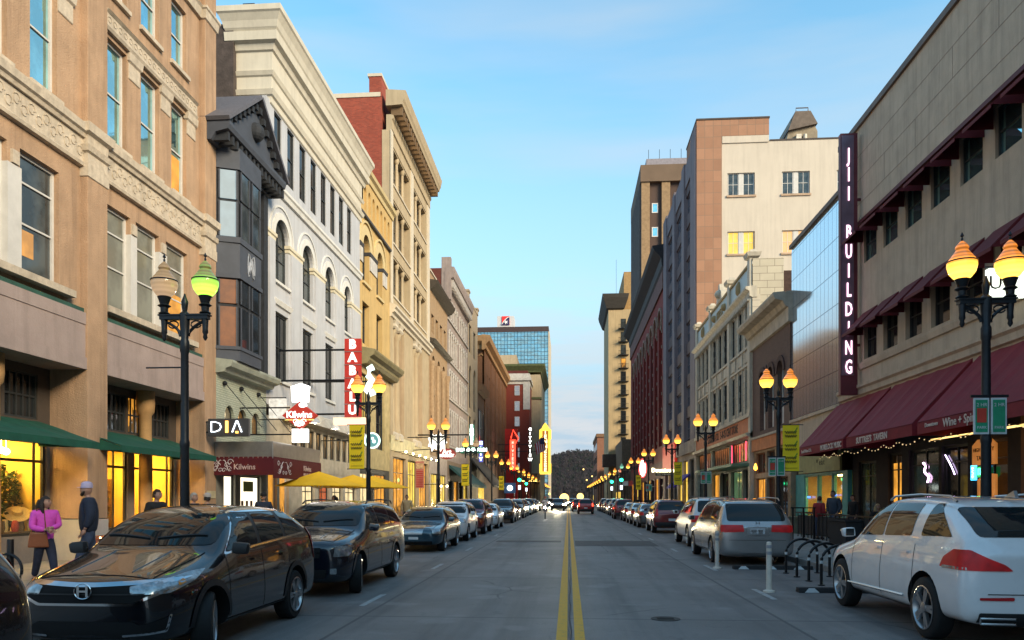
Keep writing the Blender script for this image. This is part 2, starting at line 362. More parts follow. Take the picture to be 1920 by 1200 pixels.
# pavement slabs lie flat: use plan coordinates
for n in m_walk.node_tree.nodes:
    if n.type == 'COMBXYZ':
        for l_ in list(n.inputs[1].links): m_walk.node_tree.links.remove(l_)
        s_ = [q for q in m_walk.node_tree.nodes if q.type == 'SEPXYZ'][0]; m_walk.node_tree.links.new(s_.outputs[1], n.inputs[1])
m_kerb = M('kerb_stone', (.26, .25, .24), .8, 0, .2, 5, .3)
tag(MB().box(-1500, 1500, -60, 2600, -.5, -.03).build('ground', M('ground_soil', (.09, .085, .07), .95, 0, .3, .2)), kind='structure')
tag(MB().box(-6.1, 6.1, -20, 640, -.2, 0).build('road', m_road), kind='structure')
for s in (-1, 1):
    mb = MB(); x0, x1 = sorted((s*6.28, s*30)); mb.box(x0, x1, -20, 640, -.2, .15)
    tag(mb.build('pavement', m_walk), kind='structure')
    x0, x1 = sorted((s*6.1, s*6.28)); tag(MB().box(x0, x1, -20, 640, -.2, .153).build('kerb', m_kerb, bevel=.03), kind='structure')
mb = MB()
for a, b in ((-.155, -.015), (.075, .205)): mb.box(a, b, -5, 600, .0005, .004)
tag(mb.build('centre_lines', m_yel), kind='structure')
mb = MB(); pts = []
for i in range(160): pts.append((.03+.012*math.sin(i*1.7)+.01*math.sin(i*.31), 3+i*.6, .002))
mb.tube(pts, .009, 5); tag(mb.build('joint_crack', M('tar', (.02, .02, .022), .6)), kind='structure')
mb = MB()
for x, y in ((-3.35, 19.5), (-3.35, 13.0), (-3.35, 6.6), (-3.4, 26.2), (-3.4, 36), (3.55, 14.3), (3.55, 19.6), (3.55, 26.2), (3.5, 33), (3.5, 38)):
    mb.box(x-.05, x+.05, y-.75, y+.75, .0005, .004)
tag(mb.build('parking_marks', m_wl), kind='structure')
tag(MB().box(.25, 3.3, 28.2, 31.6, .0005, .0035).box(-2.9, -.3, 30.5, 31.6, .0005, .0035).build('road_patch', m_patch), kind='structure')
mb = MB(); mb.lathe([(.21, .001), (.21, .008), (.19, .009), (.18, .006), (.001, .006)], 28, (1.4, 11.25))
for k in range(-1, 2): mb.box(1.4-.12, 1.4+.12, 11.25+k*.07-.012, 11.25+k*.07+.012, .006, .012)
tag(mb.build('manhole_cover', M('iron', (.045, .042, .04), .6, .6, .3, 10)), 'round rusty manhole cover in the right traffic lane', 'manhole cover')
# distant hill with bare winter woods
def hz(x, y):
    t = max(0, min(1, (y-520)/330)); s = t*t*(3-2*t)
    ridge = 37+6*math.sin(x*.012+.6)+5*math.sin(x*.031)+3*math.sin(x*.08+2)
    side = 1-.75*max(0, min(1, (-x-38)/120))
    return ridge*s*side*(1-.5*max(0, (y-900)/400))-1
mb = MB(); nx, ny = 90, 34; vs = []; fs = []
for j in range(ny+1):
    for i in range(nx+1):
        x = -330+i*8.; y = 500+j*18.; vs.append((x, y, hz(x, y)))
for j in range(ny):
    for i in range(nx): a = j*(nx+1)+i; fs.append((a, a+1, a+nx+2, a+nx+1))
mb.add(vs, fs); tag(mb.build('hill', M('hill_soil', (.028, .028, .032), .95, 0, .4, .05), smooth=True), kind='structure')
mb = MB(); rnd = random.Random(3)
for k in range(5200):
    y = rnd.uniform(560, 900); x = rnd.uniform(-110, 130) if k % 5 else rnd.uniform(-40, 70)
    z = hz(x, y); h = rnd.uniform(6, 12); r_ = rnd.uniform(1.5, 3.6); m = 0 if rnd.random() < .7 else (1 if rnd.random() < .85 else 2)
    mb.add([(x-.35, y, z), (x+.35, y, z), (x, y, z+h*1.15)], [(0, 1, 2)], 2 if rnd.random() < .3 else 0)
    for q in range(9):
        a = rnd.uniform(0, 6.28); rr = r_*rnd.uniform(.2, 1); zz = z+h*rnd.uniform(.35, 1.0); px, py = x+rr*math.cos(a), y+rr*math.sin(a); s_ = rnd.uniform(.6, 1.6)
        mb.add([(px-s_*rnd.random(), py, zz), (px+s_*rnd.random(), py+rnd.uniform(-1, 1), zz+s_*rnd.uniform(-.6, .6)), (px+s_*rnd.uniform(-.7, .7), py, zz+s_*1.4)], [(0, 1, 2)], m)
tag(mb.build('hill_woods', [M('bare_twigs', (.030, .028, .036), .95, 0, .3, .2), M('evergreen', (.016, .026, .024), .95, 0, .3, .2), M('pale_bark', (.058, .05, .052), .95, 0, .3, .2)]), kind='stuff')
# ================================================================ LEFT SIDE
FL = Fac('L', -12.3)
# ---- A : tan stucco corner building
tan = M('tan_stucco', (.40, .265, .17), .9, 0, .16, 1.3, .9, 26, stain=.36)
pink = M('mauve_stucco', (.34, .27, .25), .9, 0, .12, 1.4, .35, 22, stain=.2)
cream = M('cream_terracotta', (.50, .43, .34), .8, 0, .18, 6, .5, 18, stain=.3)
grn = M('green_canvas', (.008, .075, .05), .75, 0, .25, 3, .1)
A = B('corner_building', FL, 19, 'tan stucco commercial building with cream ornamental bands, nearest on the left side of the street')
op2 = []; op3 = []; op4 = []
for s in (0, -6.38):
    op2 += [(a+s, b+s, 6.95, 9.75) for a, b in ((20.0, 21.1), (21.38, 22.65), (23.05, 24.4))]
    op3 += [(a+s, b+s, 11.5, 14.3) for a, b in ((19.9, 20.92), (21.65, 22.65), (23.38, 24.33))]
    op4 += [(a+s, b+s, 15.58, 17.62) for a, b in ((19.9, 20.92), (21.65, 22.65), (23.38, 24.33))]
part(A, 'wall', FL, tan, lambda m: wall(m, 12, 26, 6.62, 19.8, op2+op3+op4, -.6, -.2))
pr = ((12.47, 13.32), (18.85, 19.7), (25.23, 26.05))
mb = MB(FL.T)
for a, b in pr:
    mb.box(a, b, -1.6, 0, 1.22, 19.6)
mb.build('pier', tan, A, bevel=.015)
mb = MB(FL.T)
for a, b in pr: mb.box(a-.004, b+.004, -1.6, .02, .15, 1.2)
mb.build('pier_plinth', M('pale_plinth_paint', (.42, .40, .38), .85, 0, .1, 2, .2), A)
mb = MB(FL.T)
mb.box(12, 26, -.2, -.12, 10.35, 11.0); mb.prism([(-.2, 10.99), (-.05, 10.99), (-.02, 11.08), (.04, 11.12), (.06, 11.3), (-.1, 11.36), (-.2, 11.4)], 0, 12, 26)
mb.prism([(-.2, 10.24), (-.08, 10.26), (-.06, 10.34), (-.1, 10.38), (-.2, 10.38)], 0, 12, 26)
for a, b in pr:
    mb.rings((a, b, -.3, 0), [(.0, 10.0), (.03, 10.02), (.03, 10.35), (.0, 10.36), (.0, 10.62), (.06, 10.66), (.1, 10.8), (.0, 10.82), (.02, 11.08), (.12, 11.14), (.14, 11.36), (0, 11.4)])
    mb.rings((a, b, -.3, 0), [(.0, 18.0), (.05, 18.03), (.08, 18.3), (.12, 18.34), (.12, 18.42), (0, 18.45)])
mb.prism([(-.2, 18.0), (-.1, 18.02), (-.06, 18.3), (0, 18.38), (-.2, 18.44)], 0, 12, 26)
mb.prism([(-.2, 19.2), (.1, 19.25), (.35, 19.6), (.42, 19.85), (-.2, 19.9)], 0, 12, 26)
for s in (0, -6.38):
    mb.prism([(-.2, 14.42), (-.1, 14.42), (-.06, 14.5), (-.1, 14.55), (-.1, 14.86), (-.02, 14.93), (-.2, 15.0)], 0, 19.8+s, 24.88+s)
    for u in (21.28, 23.0, 24.62): mb.rings((u+s-.26, u+s+.26, -.2, -.19), [(.0, 13.7), (.02, 13.72), (.02, 14.15), (.07, 14.2), (.09, 14.4), (.09, 14.43)])
    mb.box(19.75+s, 24.75+s, -.2, .02, 6.76, 6.93)
    for (a, b) in ((19.9, 20.92), (21.65, 22.65), (23.38, 24.33)):
        mb.box(a+s-.1, b+s+.1, -.2, -.08, 11.4, 11.49); mb.box(a+s-.1, b+s+.1, -.2, -.1, 15.45, 15.57)
    for u in (21.24, 22.85): mb.box(u+s-.11, u+s+.11, -.2, -.13, 9.3, 9.6)
mb.build('ornament_band', cream, A)
mb = MB(FL.T)   # scrollwork of the frieze
for k in range(56):
    u = 12.2+k*.25; c_ = 10.68+(.08 if k % 2 else -.08); mb.tube([(u+.13*math.cos(t)*(1-t/14), -.115, c_+.15*math.sin(t)*(1-t/14)) for t in [x*.55 for x in range(12)]], .016, 5, caps=False)
for s in (0, -6.38):
    for k in range(20):
        u = 19.95+s+k*.25; mb.tube([(u+.1*math.cos(t)*(1-t/14), -.095, 14.7+.1*math.sin(t)*(1-t/14)) for t in [x*.6 for x in range(11)]], .014, 5, caps=False)
mb.build('scrollwork', cream, A, smooth=True)
mb = MB(FL.T)
for s in (0, -6.38): mb.box(19.7+s, 25.23+s, -.6, -.06, 5.35, 6.5); mb.box(19.7+s, 25.23+s, -1.2, -.02, 5.05, 5.35); mb.box(19.7+s, 25.23+s, -.6, -.04, 6.2, 6.5)
mb.build('spandrel_panel', pink, A)
boxes(A, 'window_mullion', FL, m_fw, [(a+s, b+s, -.34, -.17, 6.96, 9.28) for s in (0, -6.38) for a, b in ((21.08, 21.40), (22.63, 23.07))])
boxes(A, 'wall_plaque', FL, M('plaque_cream', (.5, .45, .3), .7), [(25.35, 25.95, 0, .03, 1.75, 2.0)])
boxes(A, 'green_strip', FL, M('green_paint', (.03, .09, .07), .6), [(19.7+s, 25.23+s, -.6, -.1, 6.5, 6.62) for s in (0, -6.38)])
boxes(A, 'roof', FL, M('roof_felt', (.06, .06, .06), .9), [(12, 26, -15, -.6, 19.3, 19.5)])
boxes(A, 'rear_wall', FL, tan, [(12.02, 25.98, -15, -.6, 5.06, 19.3), (12.02, 25.98, -15, -4.3, .1, 5.06)])
gls = [g_bl, g_bl, g_bl, g_md, g_bl, g_md]; s3 = [g_sky]*6; s4 = [g_sky]*6
for i, (a, b, c, e) in enumerate(op2): win(A, FL, a, b, c, e, -.38, (.42, .76), (), .08, gls[i], m_fw)
for i, (a, b, c, e) in enumerate(op3): win(A, FL, a, b, c, e, -.38, (.5,), (), .08, [g_sky, g_sky, g_sky, g_sky, g_sky, g_sky][i], m_fw)
for i, (a, b, c, e) in enumerate(op4): win(A, FL, a, b, c, e, -.38, (.5,), (), .08, g_sky, m_fw)
# warm lamps glowing low in two of the windows
boxes(A, 'lit_room', FL, g_or, [(23.5, 24.2, -.374, -.37, 11.65, 12.75), (23.2, 24.3, -.374, -.37, 7.1, 8.3), (16.95, 17.35, -.374, -.37, 7.4, 8.0)])
# shopfronts: recessed, with real lit rooms behind the glass
wallY = M('shop_wall_yellow', (.78, .52, .12), .8, 0, .1, 1.5); dk = M('shop_dark_frame', (.03, .028, .025), .5)
m_shoplamp = EM('shop_ceiling_lamp', (1, .60, .13), 115)
def room(par, fac, u0, u1, d0, d1, z0, z1, wallm, lampm, lamps):
    mb = MB(fac.T)
    mb.box(u0, u1, d0-.1, d0, z0, z1); mb.box(u0-.1, u0, d0, d1, z0, z1); mb.box(u1, u1+.1, d0, d1, z0, z1)
    mb.box(u0, u1, d0, d1, z1, z1+.05); mb.box(u0, u1, d0, d1, z0-.05, z0)
    mb.build('shop_interior', wallm, par)
    for i, q in enumerate(lamps):
        boxes(par, 'ceiling_light', fac, lampm, [q])
for s in (0, -6.38):
    a0, a1 = 19.7+s, 25.23+s
    room(A, FL, a0+.1, a1-.1, -3.6, -1.18, .2, 3.5, wallY, m_shoplamp, [(a0+1.0, a0+1.6, -2.6, -1.6, 3.42, 3.46), (a1-1.6, a1-1.0, -2.6, -1.6, 3.42, 3.46)])
    ws = ((19.85, 22.35), (22.72, 23.25), (23.75, 25.1)) if s == 0 else ((13.5, 18.72),)
    mb = MB(FL.T); wall(mb, a0, a1, .15, 3.5, [(a, b, .82, 3.2) for a, b in ws], -1.18, -1.02); mb.build('shopfront', M('stone_bulkhead', (.22, .19, .17), .8, 0, .15, 2, .3), A)
    for a, b in ws: win(A, FL, a, b, .82, 3.2, -1.12, (.78,), (.75,) if s == 0 and b-a > 1 else ((.35, .93) if b-a > 3 else ()), .07, pane, dk, name='shop_window', bar=.07)
    mb = MB(FL.T); wall(mb, a0, a1, 3.5, 5.05, [(a0+.15+k*1.26, a0+1.29+k*1.26, 3.72, 4.85) for k in range(4)], -1.18, -1.02); mb.build('transom_wall', M('dark_transom', (.07, .055, .045), .8), A)
    for k in range(4): win(A, FL, a0+.15+k*1.26, a0+1.29+k*1.26, 3.72, 4.85, -1.1, (.5,), (.2, .4, .6, .8), .05, g_or if k in (0, 2) else g_dk, m_fd, name='transom_window', bar=.05)
    part(A, 'column', FL, M('ochre_column', (.42, .25, .11), .8), lambda m: m.lathe([(.26, .15), (.26, .4), (.2, .5), (.18, 4.3), (.25, 4.4), (.27, 4.6), (.27, 5.05)], 18, (a0+3.16, -.75)), smooth=True)
    mb = MB(FL.T)
    awn_grid(mb, a0-.35, a1-.45, 3.68, -1.0, 3.14, .6, .03); mb.box(a0-.35, a1-.45, .59, .61, 2.97, 3.13)
    for u in (a0-.35, a1-.46): mb.prism([(-1.0, 3.62), (.58, 3.12), (.6, 3.0), (-1.0, 3.05)], 0, u, u+.01)
    mb.build('awning', grn, A)
for u, d, z in ((17.9, -1.6, 2.93), (18.45, -1.9, 2.93)):
    mb = MB(FL.T); mb.ball((u, d, z), .09, 10); mb.tube([(u, d, z+.08), (u, d, 3.5)], .01, 5); mb.build('pendant_lamp', EM('pendant_glow', (1, .8, .4), 14), A, smooth=True)
for s_, (u0_, u1_) in enumerate(((13.5, 18.6), (19.9, 25.0))):
    mb = MB(FL.T); mg = MB(FL.T); mh = MB(FL.T); rj = random.Random(21+s_)
    for z in (.9, 1.45, 2.0): mb.box(u0_, u1_, -3.55, -3.2, z, z+.04)
    for k in range(8): u = u0_+(u1_-u0_)*k/7.; mb.box(u-.03, u+.03, -3.55, -3.18, .2, 2.4)
    for z in (.94, 1.49, 2.04):
        u = u0_+.1
        while u < u1_-.3:
            w1 = rj.uniform(.08, .28); (mg if rj.random() < .5 else mh).box(u, u+w1, -3.5, -3.25, z, z+rj.uniform(.12, .42)); u += w1+rj.uniform(.02, .2)
    mb.build('shelving', M('shelf_wood', (.12, .06, .02), .7), A); mg.build('shelf_goods', M('goods_dark', (.10, .07, .03), .7, 0, .6, 4), A); mh.build('shelf_goods', M('goods_green', (.12, .2, .05), .7, 0, .6, 4), A)
# plants and hats of the window display
def bush(name, c, r, h, n, mats, label, cat, group=None, seed=1, parent=None, leaf=.05, trunk=True):
    rnd = random.Random(seed); mb = MB()
    if trunk: mb.tube([(c[0], c[1], c[2]), (c[0]+.01, c[1], c[2]+h*.5), (c[0], c[1]+.01, c[2]+h*.9)], [.02, .016, .006], 6, 0)
    for i in range(n):
        a = rnd.uniform(0, 6.28); q = rnd.random()**.6; zz = rnd.uniform(.12, 1); rr = r*q*(1-.6*abs(zz-.4))
        p = Vector((c[0]+rr*math.cos(a), c[1]+rr*math.sin(a), c[2]+h*zz)); l = leaf*rnd.uniform(.7, 1.5)
        u_ = Vector((rnd.uniform(-1, 1), rnd.uniform(-1, 1), rnd.uniform(-1, 1))).normalized()*l; v_ = Vector((rnd.uniform(-1, 1), rnd.uniform(-1, 1), rnd.uniform(-.5, 1))).normalized()*l*.45
        mb.add([tuple(p), tuple(p+u_*.5+v_), tuple(p+u_), tuple(p+u_*.5-v_)], [(0, 1, 2, 3)], 1 if rnd.random() < .6 else 2)
    return tag(mb.build(name, mats, parent), label, cat, group)
leafm = [M('stem_bark', (.06, .04, .025), .9), M('leaf_dark', (.025, .06, .015), .7), M('leaf_light', (.06, .11, .03), .7)]
for i, (u, X, h, r_, lb) in enumerate(((17.3, -13.95, 2.0, .45, 'dark leafy potted shrub at the far left edge of the lit shop window'), (17.95, -14.15, 1.75, .32, 'tall leafy shrub in the middle of the lit shop window'), (18.55, -14.2, 1.55, .28, 'narrow leafy shrub at the right of the first lit shop window'), (22.0, -14.0, 1.3, .25, 'low leafy shrub behind the glass of the second shopfront'))):
    bush('potted_shrub', (X, u, .85), r_, h, 700, leafm, lb, 'plant', 'shrubs in the shop windows', seed=i+5, leaf=.09)
st = M('straw', (.55, .38, .15), .8, 0, .2, 30, .3)
mb = MB(); mb.lathe([(.30, 0), (.29, .02), (.12, .03), (.11, .13), (.05, .15), (.001, .15)], 20, (0, 0)); o = mb.build('straw_hat', st, smooth=True); o.location = (-13.75, 18.25, 1.35); o.rotation_euler = (.5, .5, 0); tag(o, 'wide brimmed straw hat displayed in the lit shop window', 'hat')
mb = MB(); mb.box(-13.95, -13.5, 15.2, 18.6, .2, .92); tag(mb.build('display_plinth', M('brown_cloth', (.16, .09, .04), .9)), 'low brown display plinth behind the lit shop window glass', 'display')
for i in range(7):
    mb = MB(); rr = .07+.02*(i % 3); mb.lathe([(rr*.7, 0), (rr, .1), (rr*.8, .22+.03*i % .1), (rr*.4, .28)], 12); o = mb.build('basket', [st, M('red_cloth', (.35, .04, .02), .8), M('brown_cloth', (.16, .09, .04))][i % 3], smooth=True)
    o.location = (-13.62-.07*(i % 2), 17.0+.25*i, .921)
    tag(o, 'small basket in the row of goods at the bottom of the lit shop window', 'basket', 'goods along the bottom of the shop window')
# ---- B : dark narrow building with bay
slate = M('slate_paint', (.055, .064, .085), .7, 0, .15, 2, .15); slate2 = M('dark_slate', (.022, .026, .034), .8, 0, .3, 6, .6, 9)
Bd = B('bay_window_building', FL, 28.3, 'narrow dark grey building with a two storey bay window and pedimented cornice')
gb = BR('green_light_tinted_brick', (.36, .40, .31), (.42, .45, .36), (.24, .27, .22), 'Y', .24, .08, .012, .7, .5, .2, .6)  # greenish light on the painted brick is put into its colour
boxes(Bd, 'wall', FL, slate, [(26.05, 30.5, -14, -.02, 6.4, 14.2)])
mb = MB(FL.T); arcs = [(26.72, 27.5, 4.25, 4.72), (27.85, 28.6, 4.25, 4.72), (29.1, 29.85, 4.25, 4.72)]
wall(mb, 26.05, 30.5, 3.7, 6.2, [(*q, 'arch') for q in arcs], -.4, .0); mb.build('painted_brick', gb, Bd)
for a, b, c, e in arcs: win(Bd, FL, a, b, c, e, -.15, (), (), .04, g_wm if a < 27 else g_or, m_fd, arch=True, name='arched_window')
cornice(Bd, 'base_cornice', FL, M('pale_green_trim', (.30, .33, .28), .7), 26.0, 30.5, [(.02, 6.15), (.3, 6.18), (.36, 6.3), (.55, 6.36), (.62, 6.5), (.62, 6.58), (0, 6.66)])
for u in (26.6, 28.0, 29.6):
    part(Bd, 'anchor_plate', FL, m_black, lambda m: (m.ball((u, .06, 5.85), .09, 8), m.tube([(u, .08, 5.85), (u+.3, 1.3, 4.3)], .015, 5)))
# bay: canted plan
bay = [(26.05, 0), (26.35, .72), (28.25, .72), (28.75, 0)]
def bayband(z0, z1, ex=0.0, mat=slate, name='bay_panel'):
    mb = MB(FL.T); mb.prism([(26.05-ex, 0), (26.35-ex, .72+ex), (28.25+ex, .72+ex), (28.75+ex, 0)], 2, z0, z1); return mb.build(name, mat, Bd)
bayband(6.6, 7.0); bayband(9.6, 10.9); bayband(13.35, 14.1); bayband(7.0, 9.6, -.06, slate2, 'bay_core'); bayband(10.9, 13.35, -.06, slate2, 'bay_core')
bayband(10.75, 10.95, .04); bayband(9.5, 9.65, .04); bayband(6.98, 7.1, .04)
for z0, z1, gl_ in ((7.1, 8.5, g_dk), (8.62, 9.45, g_dk), (10.98, 12.2, g_md), (12.3, 13.3, g_md)):
    for (p, q, nn) in (((26.05, 0), (26.35, .72), 1), ((26.35, .72), (28.25, .72), 2), ((28.25, .72), (28.75, 0), 1)):
        for k in range(nn):
            a = Vector(p).lerp(Vector(q), (k+.1)/nn if nn == 2 else .1); b = Vector(p).lerp(Vector(q), (k+.9)/nn if nn == 2 else .9)
            nrm = Vector((-(b-a).y, (b-a).x)).normalized()*-1
            if nrm.y < 0 and nn == 2: nrm = -nrm
            if nn == 1: nrm = Vector((-.92, .38)) if p[0] < 27 else Vector((.8, .55))
            a2 = a+nrm*-.02; b2 = b+nrm*-.02
            mat = gl_ if not (nn == 1 and p[0] < 27 and z0 < 9) else EM('dim_brown_room', (.55, .17, .03), .5, .4, 3, (.03, .02, .02))
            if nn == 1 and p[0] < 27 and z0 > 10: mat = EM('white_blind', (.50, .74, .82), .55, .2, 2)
            mb = MB(FL.T); mb.prism([tuple(a2-nrm*.03), tuple(b2-nrm*.03), tuple(b2), tuple(a2)], 2, z0, z1); wo = mb.build('window', mat, Bd)
            mb = MB(FL.T); t_ = (b-a).normalized()*.05
            for e0, e1 in ((a, a+t_), (b-t_, b)): mb.prism([tuple(e0-nrm*.05), tuple(e1-nrm*.05), tuple(e1+nrm*.02), tuple(e0+nrm*.02)], 2, z0, z1)
            fo = mb.build('frame', slate, wo)
# grey carved panel with pale ornament between the storeys
part(Bd, 'carved_panel', FL, M('pale_relief', (.33, .36, .42), .8), lambda m: [m.tube([(27.3+r0*math.cos(t+p_), .74, 10.2+r0*1.4*math.sin(2*t+p_)) for t in [x*.35 for x in range(19)]], .02, 5) for r0, p_ in ((.3, 0), (.2, 1.1))], smooth=True)
# bracketed cornice and pediment
mb = MB(FL.T)
mb.prism([(-.1, 14.0), (.15, 14.0), (.3, 14.25), (.75, 14.35), (.8, 14.5), (.8, 14.62), (-.1, 14.75)], 0, 25.35, 30.6)
mb.build('cornice', slate, Bd)
boxes(Bd, 'bracket', FL, slate2, [(25.5+k*.36, 25.65+k*.36, .05, .68, 14.02, 14.33) for k in range(15)])
mb = MB(FL.T)
mb.prism([(25.5, 14.6), (30.6, 14.6), (28.1, 16.7)], 1, -1.2, .55)
mb.build('pediment', slate, Bd)
def slab(m, p, q, d0, d1, th):
    n_ = Vector((-(q[1]-p[1]), q[0]-p[0])).normalized()*th; n_ = n_ if n_.y > 0 else -n_
    m.prism([p, q, (q[0]+n_.x, q[1]+n_.y), (p[0]+n_.x, p[1]+n_.y)], 1, d0, d1)
mb = MB(FL.T); slab(mb, (25.3, 14.62), (28.1, 16.75), -3, .84, .13); slab(mb, (28.1, 16.75), (30.8, 14.62), -3, .84, .13); mb.build('pediment_roof', M('slate_tiles', (.10, .10, .12), .7, 0, .2, 8, .3), Bd)
mb = MB(FL.T)
for k in range(7):
    t = (k+.5)/7
    for (p, q) in (((25.5, 14.75), (28.1, 16.6)), ((28.1, 16.6), (30.5, 14.75))):
        u = p[0]+(q[0]-p[0])*t; z = p[1]+(q[1]-p[1])*t; mb.box(u-.1, u+.1, .5, .72, z-.22, z+.02)
mb.ball((28.1, .55, 15.5), .35, 10); mb.build('pediment_dentils', slate2, Bd)
mb = MB(FL.T); mb.prism([(-1.0, 14.6), (-4.5, 18.6), (-9, 18.6), (-9, 14.6)], 0, 26.0, 30.4); mb.build('mansard_roof', slate2, Bd)
mb = MB(FL.T); mb.prism([(-.6, 14.7), (-4.2, 19.3), (-4.35, 19.3), (-.95, 14.7)], 0, 26.0, 26.25); mb.build('blue_flashing', M('blue_metal', (.03, .12, .26), .5, .3), Bd)
boxes(Bd, 'ground_floor_wall', FL, M('grey_masonry', (.22, .22, .2), .8), [(26.05, 30.5, -14, -.45, 0, 6.2)])
part(Bd, 'shopfront', FL, M('grey_masonry', (.22, .22, .2), .8), lambda m: wall(m, 26.05, 30.5, .15, 3.7, [(26.65, 27.6, .5, 2.6), (28.05, 30.0, .5, 2.6)], -.4, 0))
for a, b in ((26.65, 27.6), (28.05, 30.0)): win(Bd, FL, a, b, .5, 2.6, -.15, (), (), .06, EM('white_shop_glow', (1, .86, .62), 2.2, .12, .8), m_fd, name='shop_window')
boxes(Bd, 'display_poster', FL, M('green_poster', (.25, .33, .08), .6), [(28.6, 29.5, -.14, -.12, 2.0, 2.4)])
boxes(Bd, 'display_bottles', FL, M('brown_card', (.22, .13, .08), .6), [(28.4+.42*k, 28.6+.42*k, -.14, -.12, 1.15, 1.65) for k in range(3)])
boxes(Bd, 'drainpipe', FL, slate2, [(29.9, 30.3, 0, .16, 6.6, 13.9)])
# ---- C : white arcaded building
white = M('white_masonry', (.45, .465, .50), .8, 0, .07, 1.2, .15, 20, stain=.18); whitel = M('white_trim', (.62, .62, .60), .75, 0, .06, 2, .1, stain=.15)
ctrim = M('ivory_trim', (.60, .55, .42), .7, 0, .06, 2, .1)
C = B('arcaded_white_building', FL, 37.5, 'white building with four tall arches, attic windows and a very deep moulded cornice')
WU = ((31.4, 33.0), (34.7, 36.25), (38.0, 39.5), (41.3, 42.6))
oc = [(a, b, 6.8, 9.65) for a, b in WU]+[(a, b, 10.95, 12.85, 'arch') for a, b in WU]
att = [(31.35+k*1.52, 32.2+k*1.52, 15.5, 18.02) for k in range(8)]
part(C, 'wall', FL, white, lambda m: wall(m, 30.52, 44.6, 5.6, 18.2, oc+att, -.55, 0))
for a, b in WU:
    win(C, FL, a, b, 6.8, 9.65, -.16, (.5,), (.5,), .1, g_dk, m_fd)
    win(C, FL, a, b, 10.95, 12.85, -.2, (.38, .62), (.5,), .1, g_md, m_fd, arch=True)
for q in att: win(C, FL, *q, -.1, (.5,), (), .06, g_dk, m_fd)
mb = MB(FL.T)
for a, b in WU:
    cx = (a+b)/2; r_ = (b-a)/2
    ring(mb, cx, 12.85, r_+.02, r_+.3, 0, .06); ring(mb, cx, 12.85, r_+.52, r_+.6, 0, .05)
    mb.prism([(0, 9.9), (.08, 9.92), (.14, 10.12), (.04, 10.2), (0, 10.22)], 0, a-.25, b+.25)
    mb.box(a-.1, b+.1, 0, .1, 6.66, 6.78); mb.box(a-.1, b+.1, 0, .1, 10.82, 10.93)
mb.prism([(0, 14.6), (.1, 14.62), (.14, 14.8), (.2, 14.86), (.2, 14.98), (0, 15.02)], 0, 30.52, 44.6)
mb.build('moulding', whitel, C)
mb = MB(FL.T)
pier = [30.52, 31.4, 33.0, 34.7, 36.25, 38.0, 39.5, 41.3, 42.6, 44.6]
for i in range(0, 10, 2):
    a, b = pier[i], pier[i+1]; mb.rings((a+.02, b-.02, -.3, .0), [(.0, 12.5), (.05, 12.54), (.05, 12.66), (.1, 12.7), (.1, 12.83), (0, 12.86)])
mb.build('impost', ctrim, C)
mb = MB(FL.T)
for i in range(0, 10, 2): mb.box(pier[i]+.14, pier[i+1]-.14, 0, .1, 5.6, 12.5)
mb.build('pilaster', white, C)
P_ = [(.02, 18.06), (.06, 18.1), (.06, 18.35), (.14, 18.4), (.2, 18.6), (.08, 18.64), (.08, 19.15), (.14, 19.2), (.2, 19.36), (.12, 19.4), (.12, 20.15), (.2, 20.2), (.26, 20.42), (.42, 20.5), (.44, 20.85), (.36, 20.88), (.44, 21.0), (.5, 21.25), (.62, 21.5), (.68, 21.56), (.68, 21.78), (0, 21.85)]
mb = MB(FL.T); mb.rings((30.95, 44.75, -1.35, 0), P_); co_ = mb.build('cornice', M('ivory_cornice', (.56, .52, .43), .7, 0, .06, 1.5, .1, stain=.15), C)
boxes(C, 'roof_vent', FL, m_black, [(31.0, 31.6, -1.2, -.7, 21.8, 22.3)])
boxes(C, 'rear_wall', FL, M('sooty_brick', (.07, .055, .05), .9, 0, .4, 3, .6, 12), [(30.56, 44.55, -14, -.6, 4.0, 18.2), (30.56, 44.55, -14, -1.4, 18.2, 21.2)])
# lit fascia, clerestory and shops below
mb = MB(FL.T); mb.prism([(0, 5.15), (.45, 5.2), (.2, 5.75), (0, 5.8)], 0, 32.2, 44.6); mb.build('sloped_fascia', M('pale_fascia', (.55, .50, .42), .6), C)
mb = MB(FL.T); cl = [(33.4+k*1.1, 34.25+k*1.1, 3.72, 4.95) for k in range(10)]; wall(mb, 30.52, 44.6, 3.0, 5.15, cl, -.4, .0); mb.build('clerestory_wall', M('cream_stone', (.50, .44, .34), .8, stain=.2), C)
for q in cl: win(C, FL, *q, -.12, (), (.5,), .07, lit('blind_amber', (.75, .42, .14), .42), m_fd)
mb = MB(FL.T); sh = [(30.75, 31.75, .5, 2.9), (32.0, 33.1, .5, 2.9), (34.8, 36.6, .3, 2.5), (37.2, 38.9, .3, 2.5), (39.4, 41.2, .3, 2.5), (41.7, 43.9, .3, 2.5)]; wall(mb, 30.52, 44.6, .15, 3.0, sh, -.4, -.02); mb.build('shopfront', M('cream_stone', (.5, .44, .34)), C)
for i, q in enumerate(sh): win(C, FL, *q, -.2, (.8,) if i > 1 else (), (.5,) if i > 1 else (), .07, g_or if i < 2 else (lit('red_room', (.75, .14, .04), .7) if i == 3 else g_wm), m_fd if i > 1 else m_fw, name='shop_window')
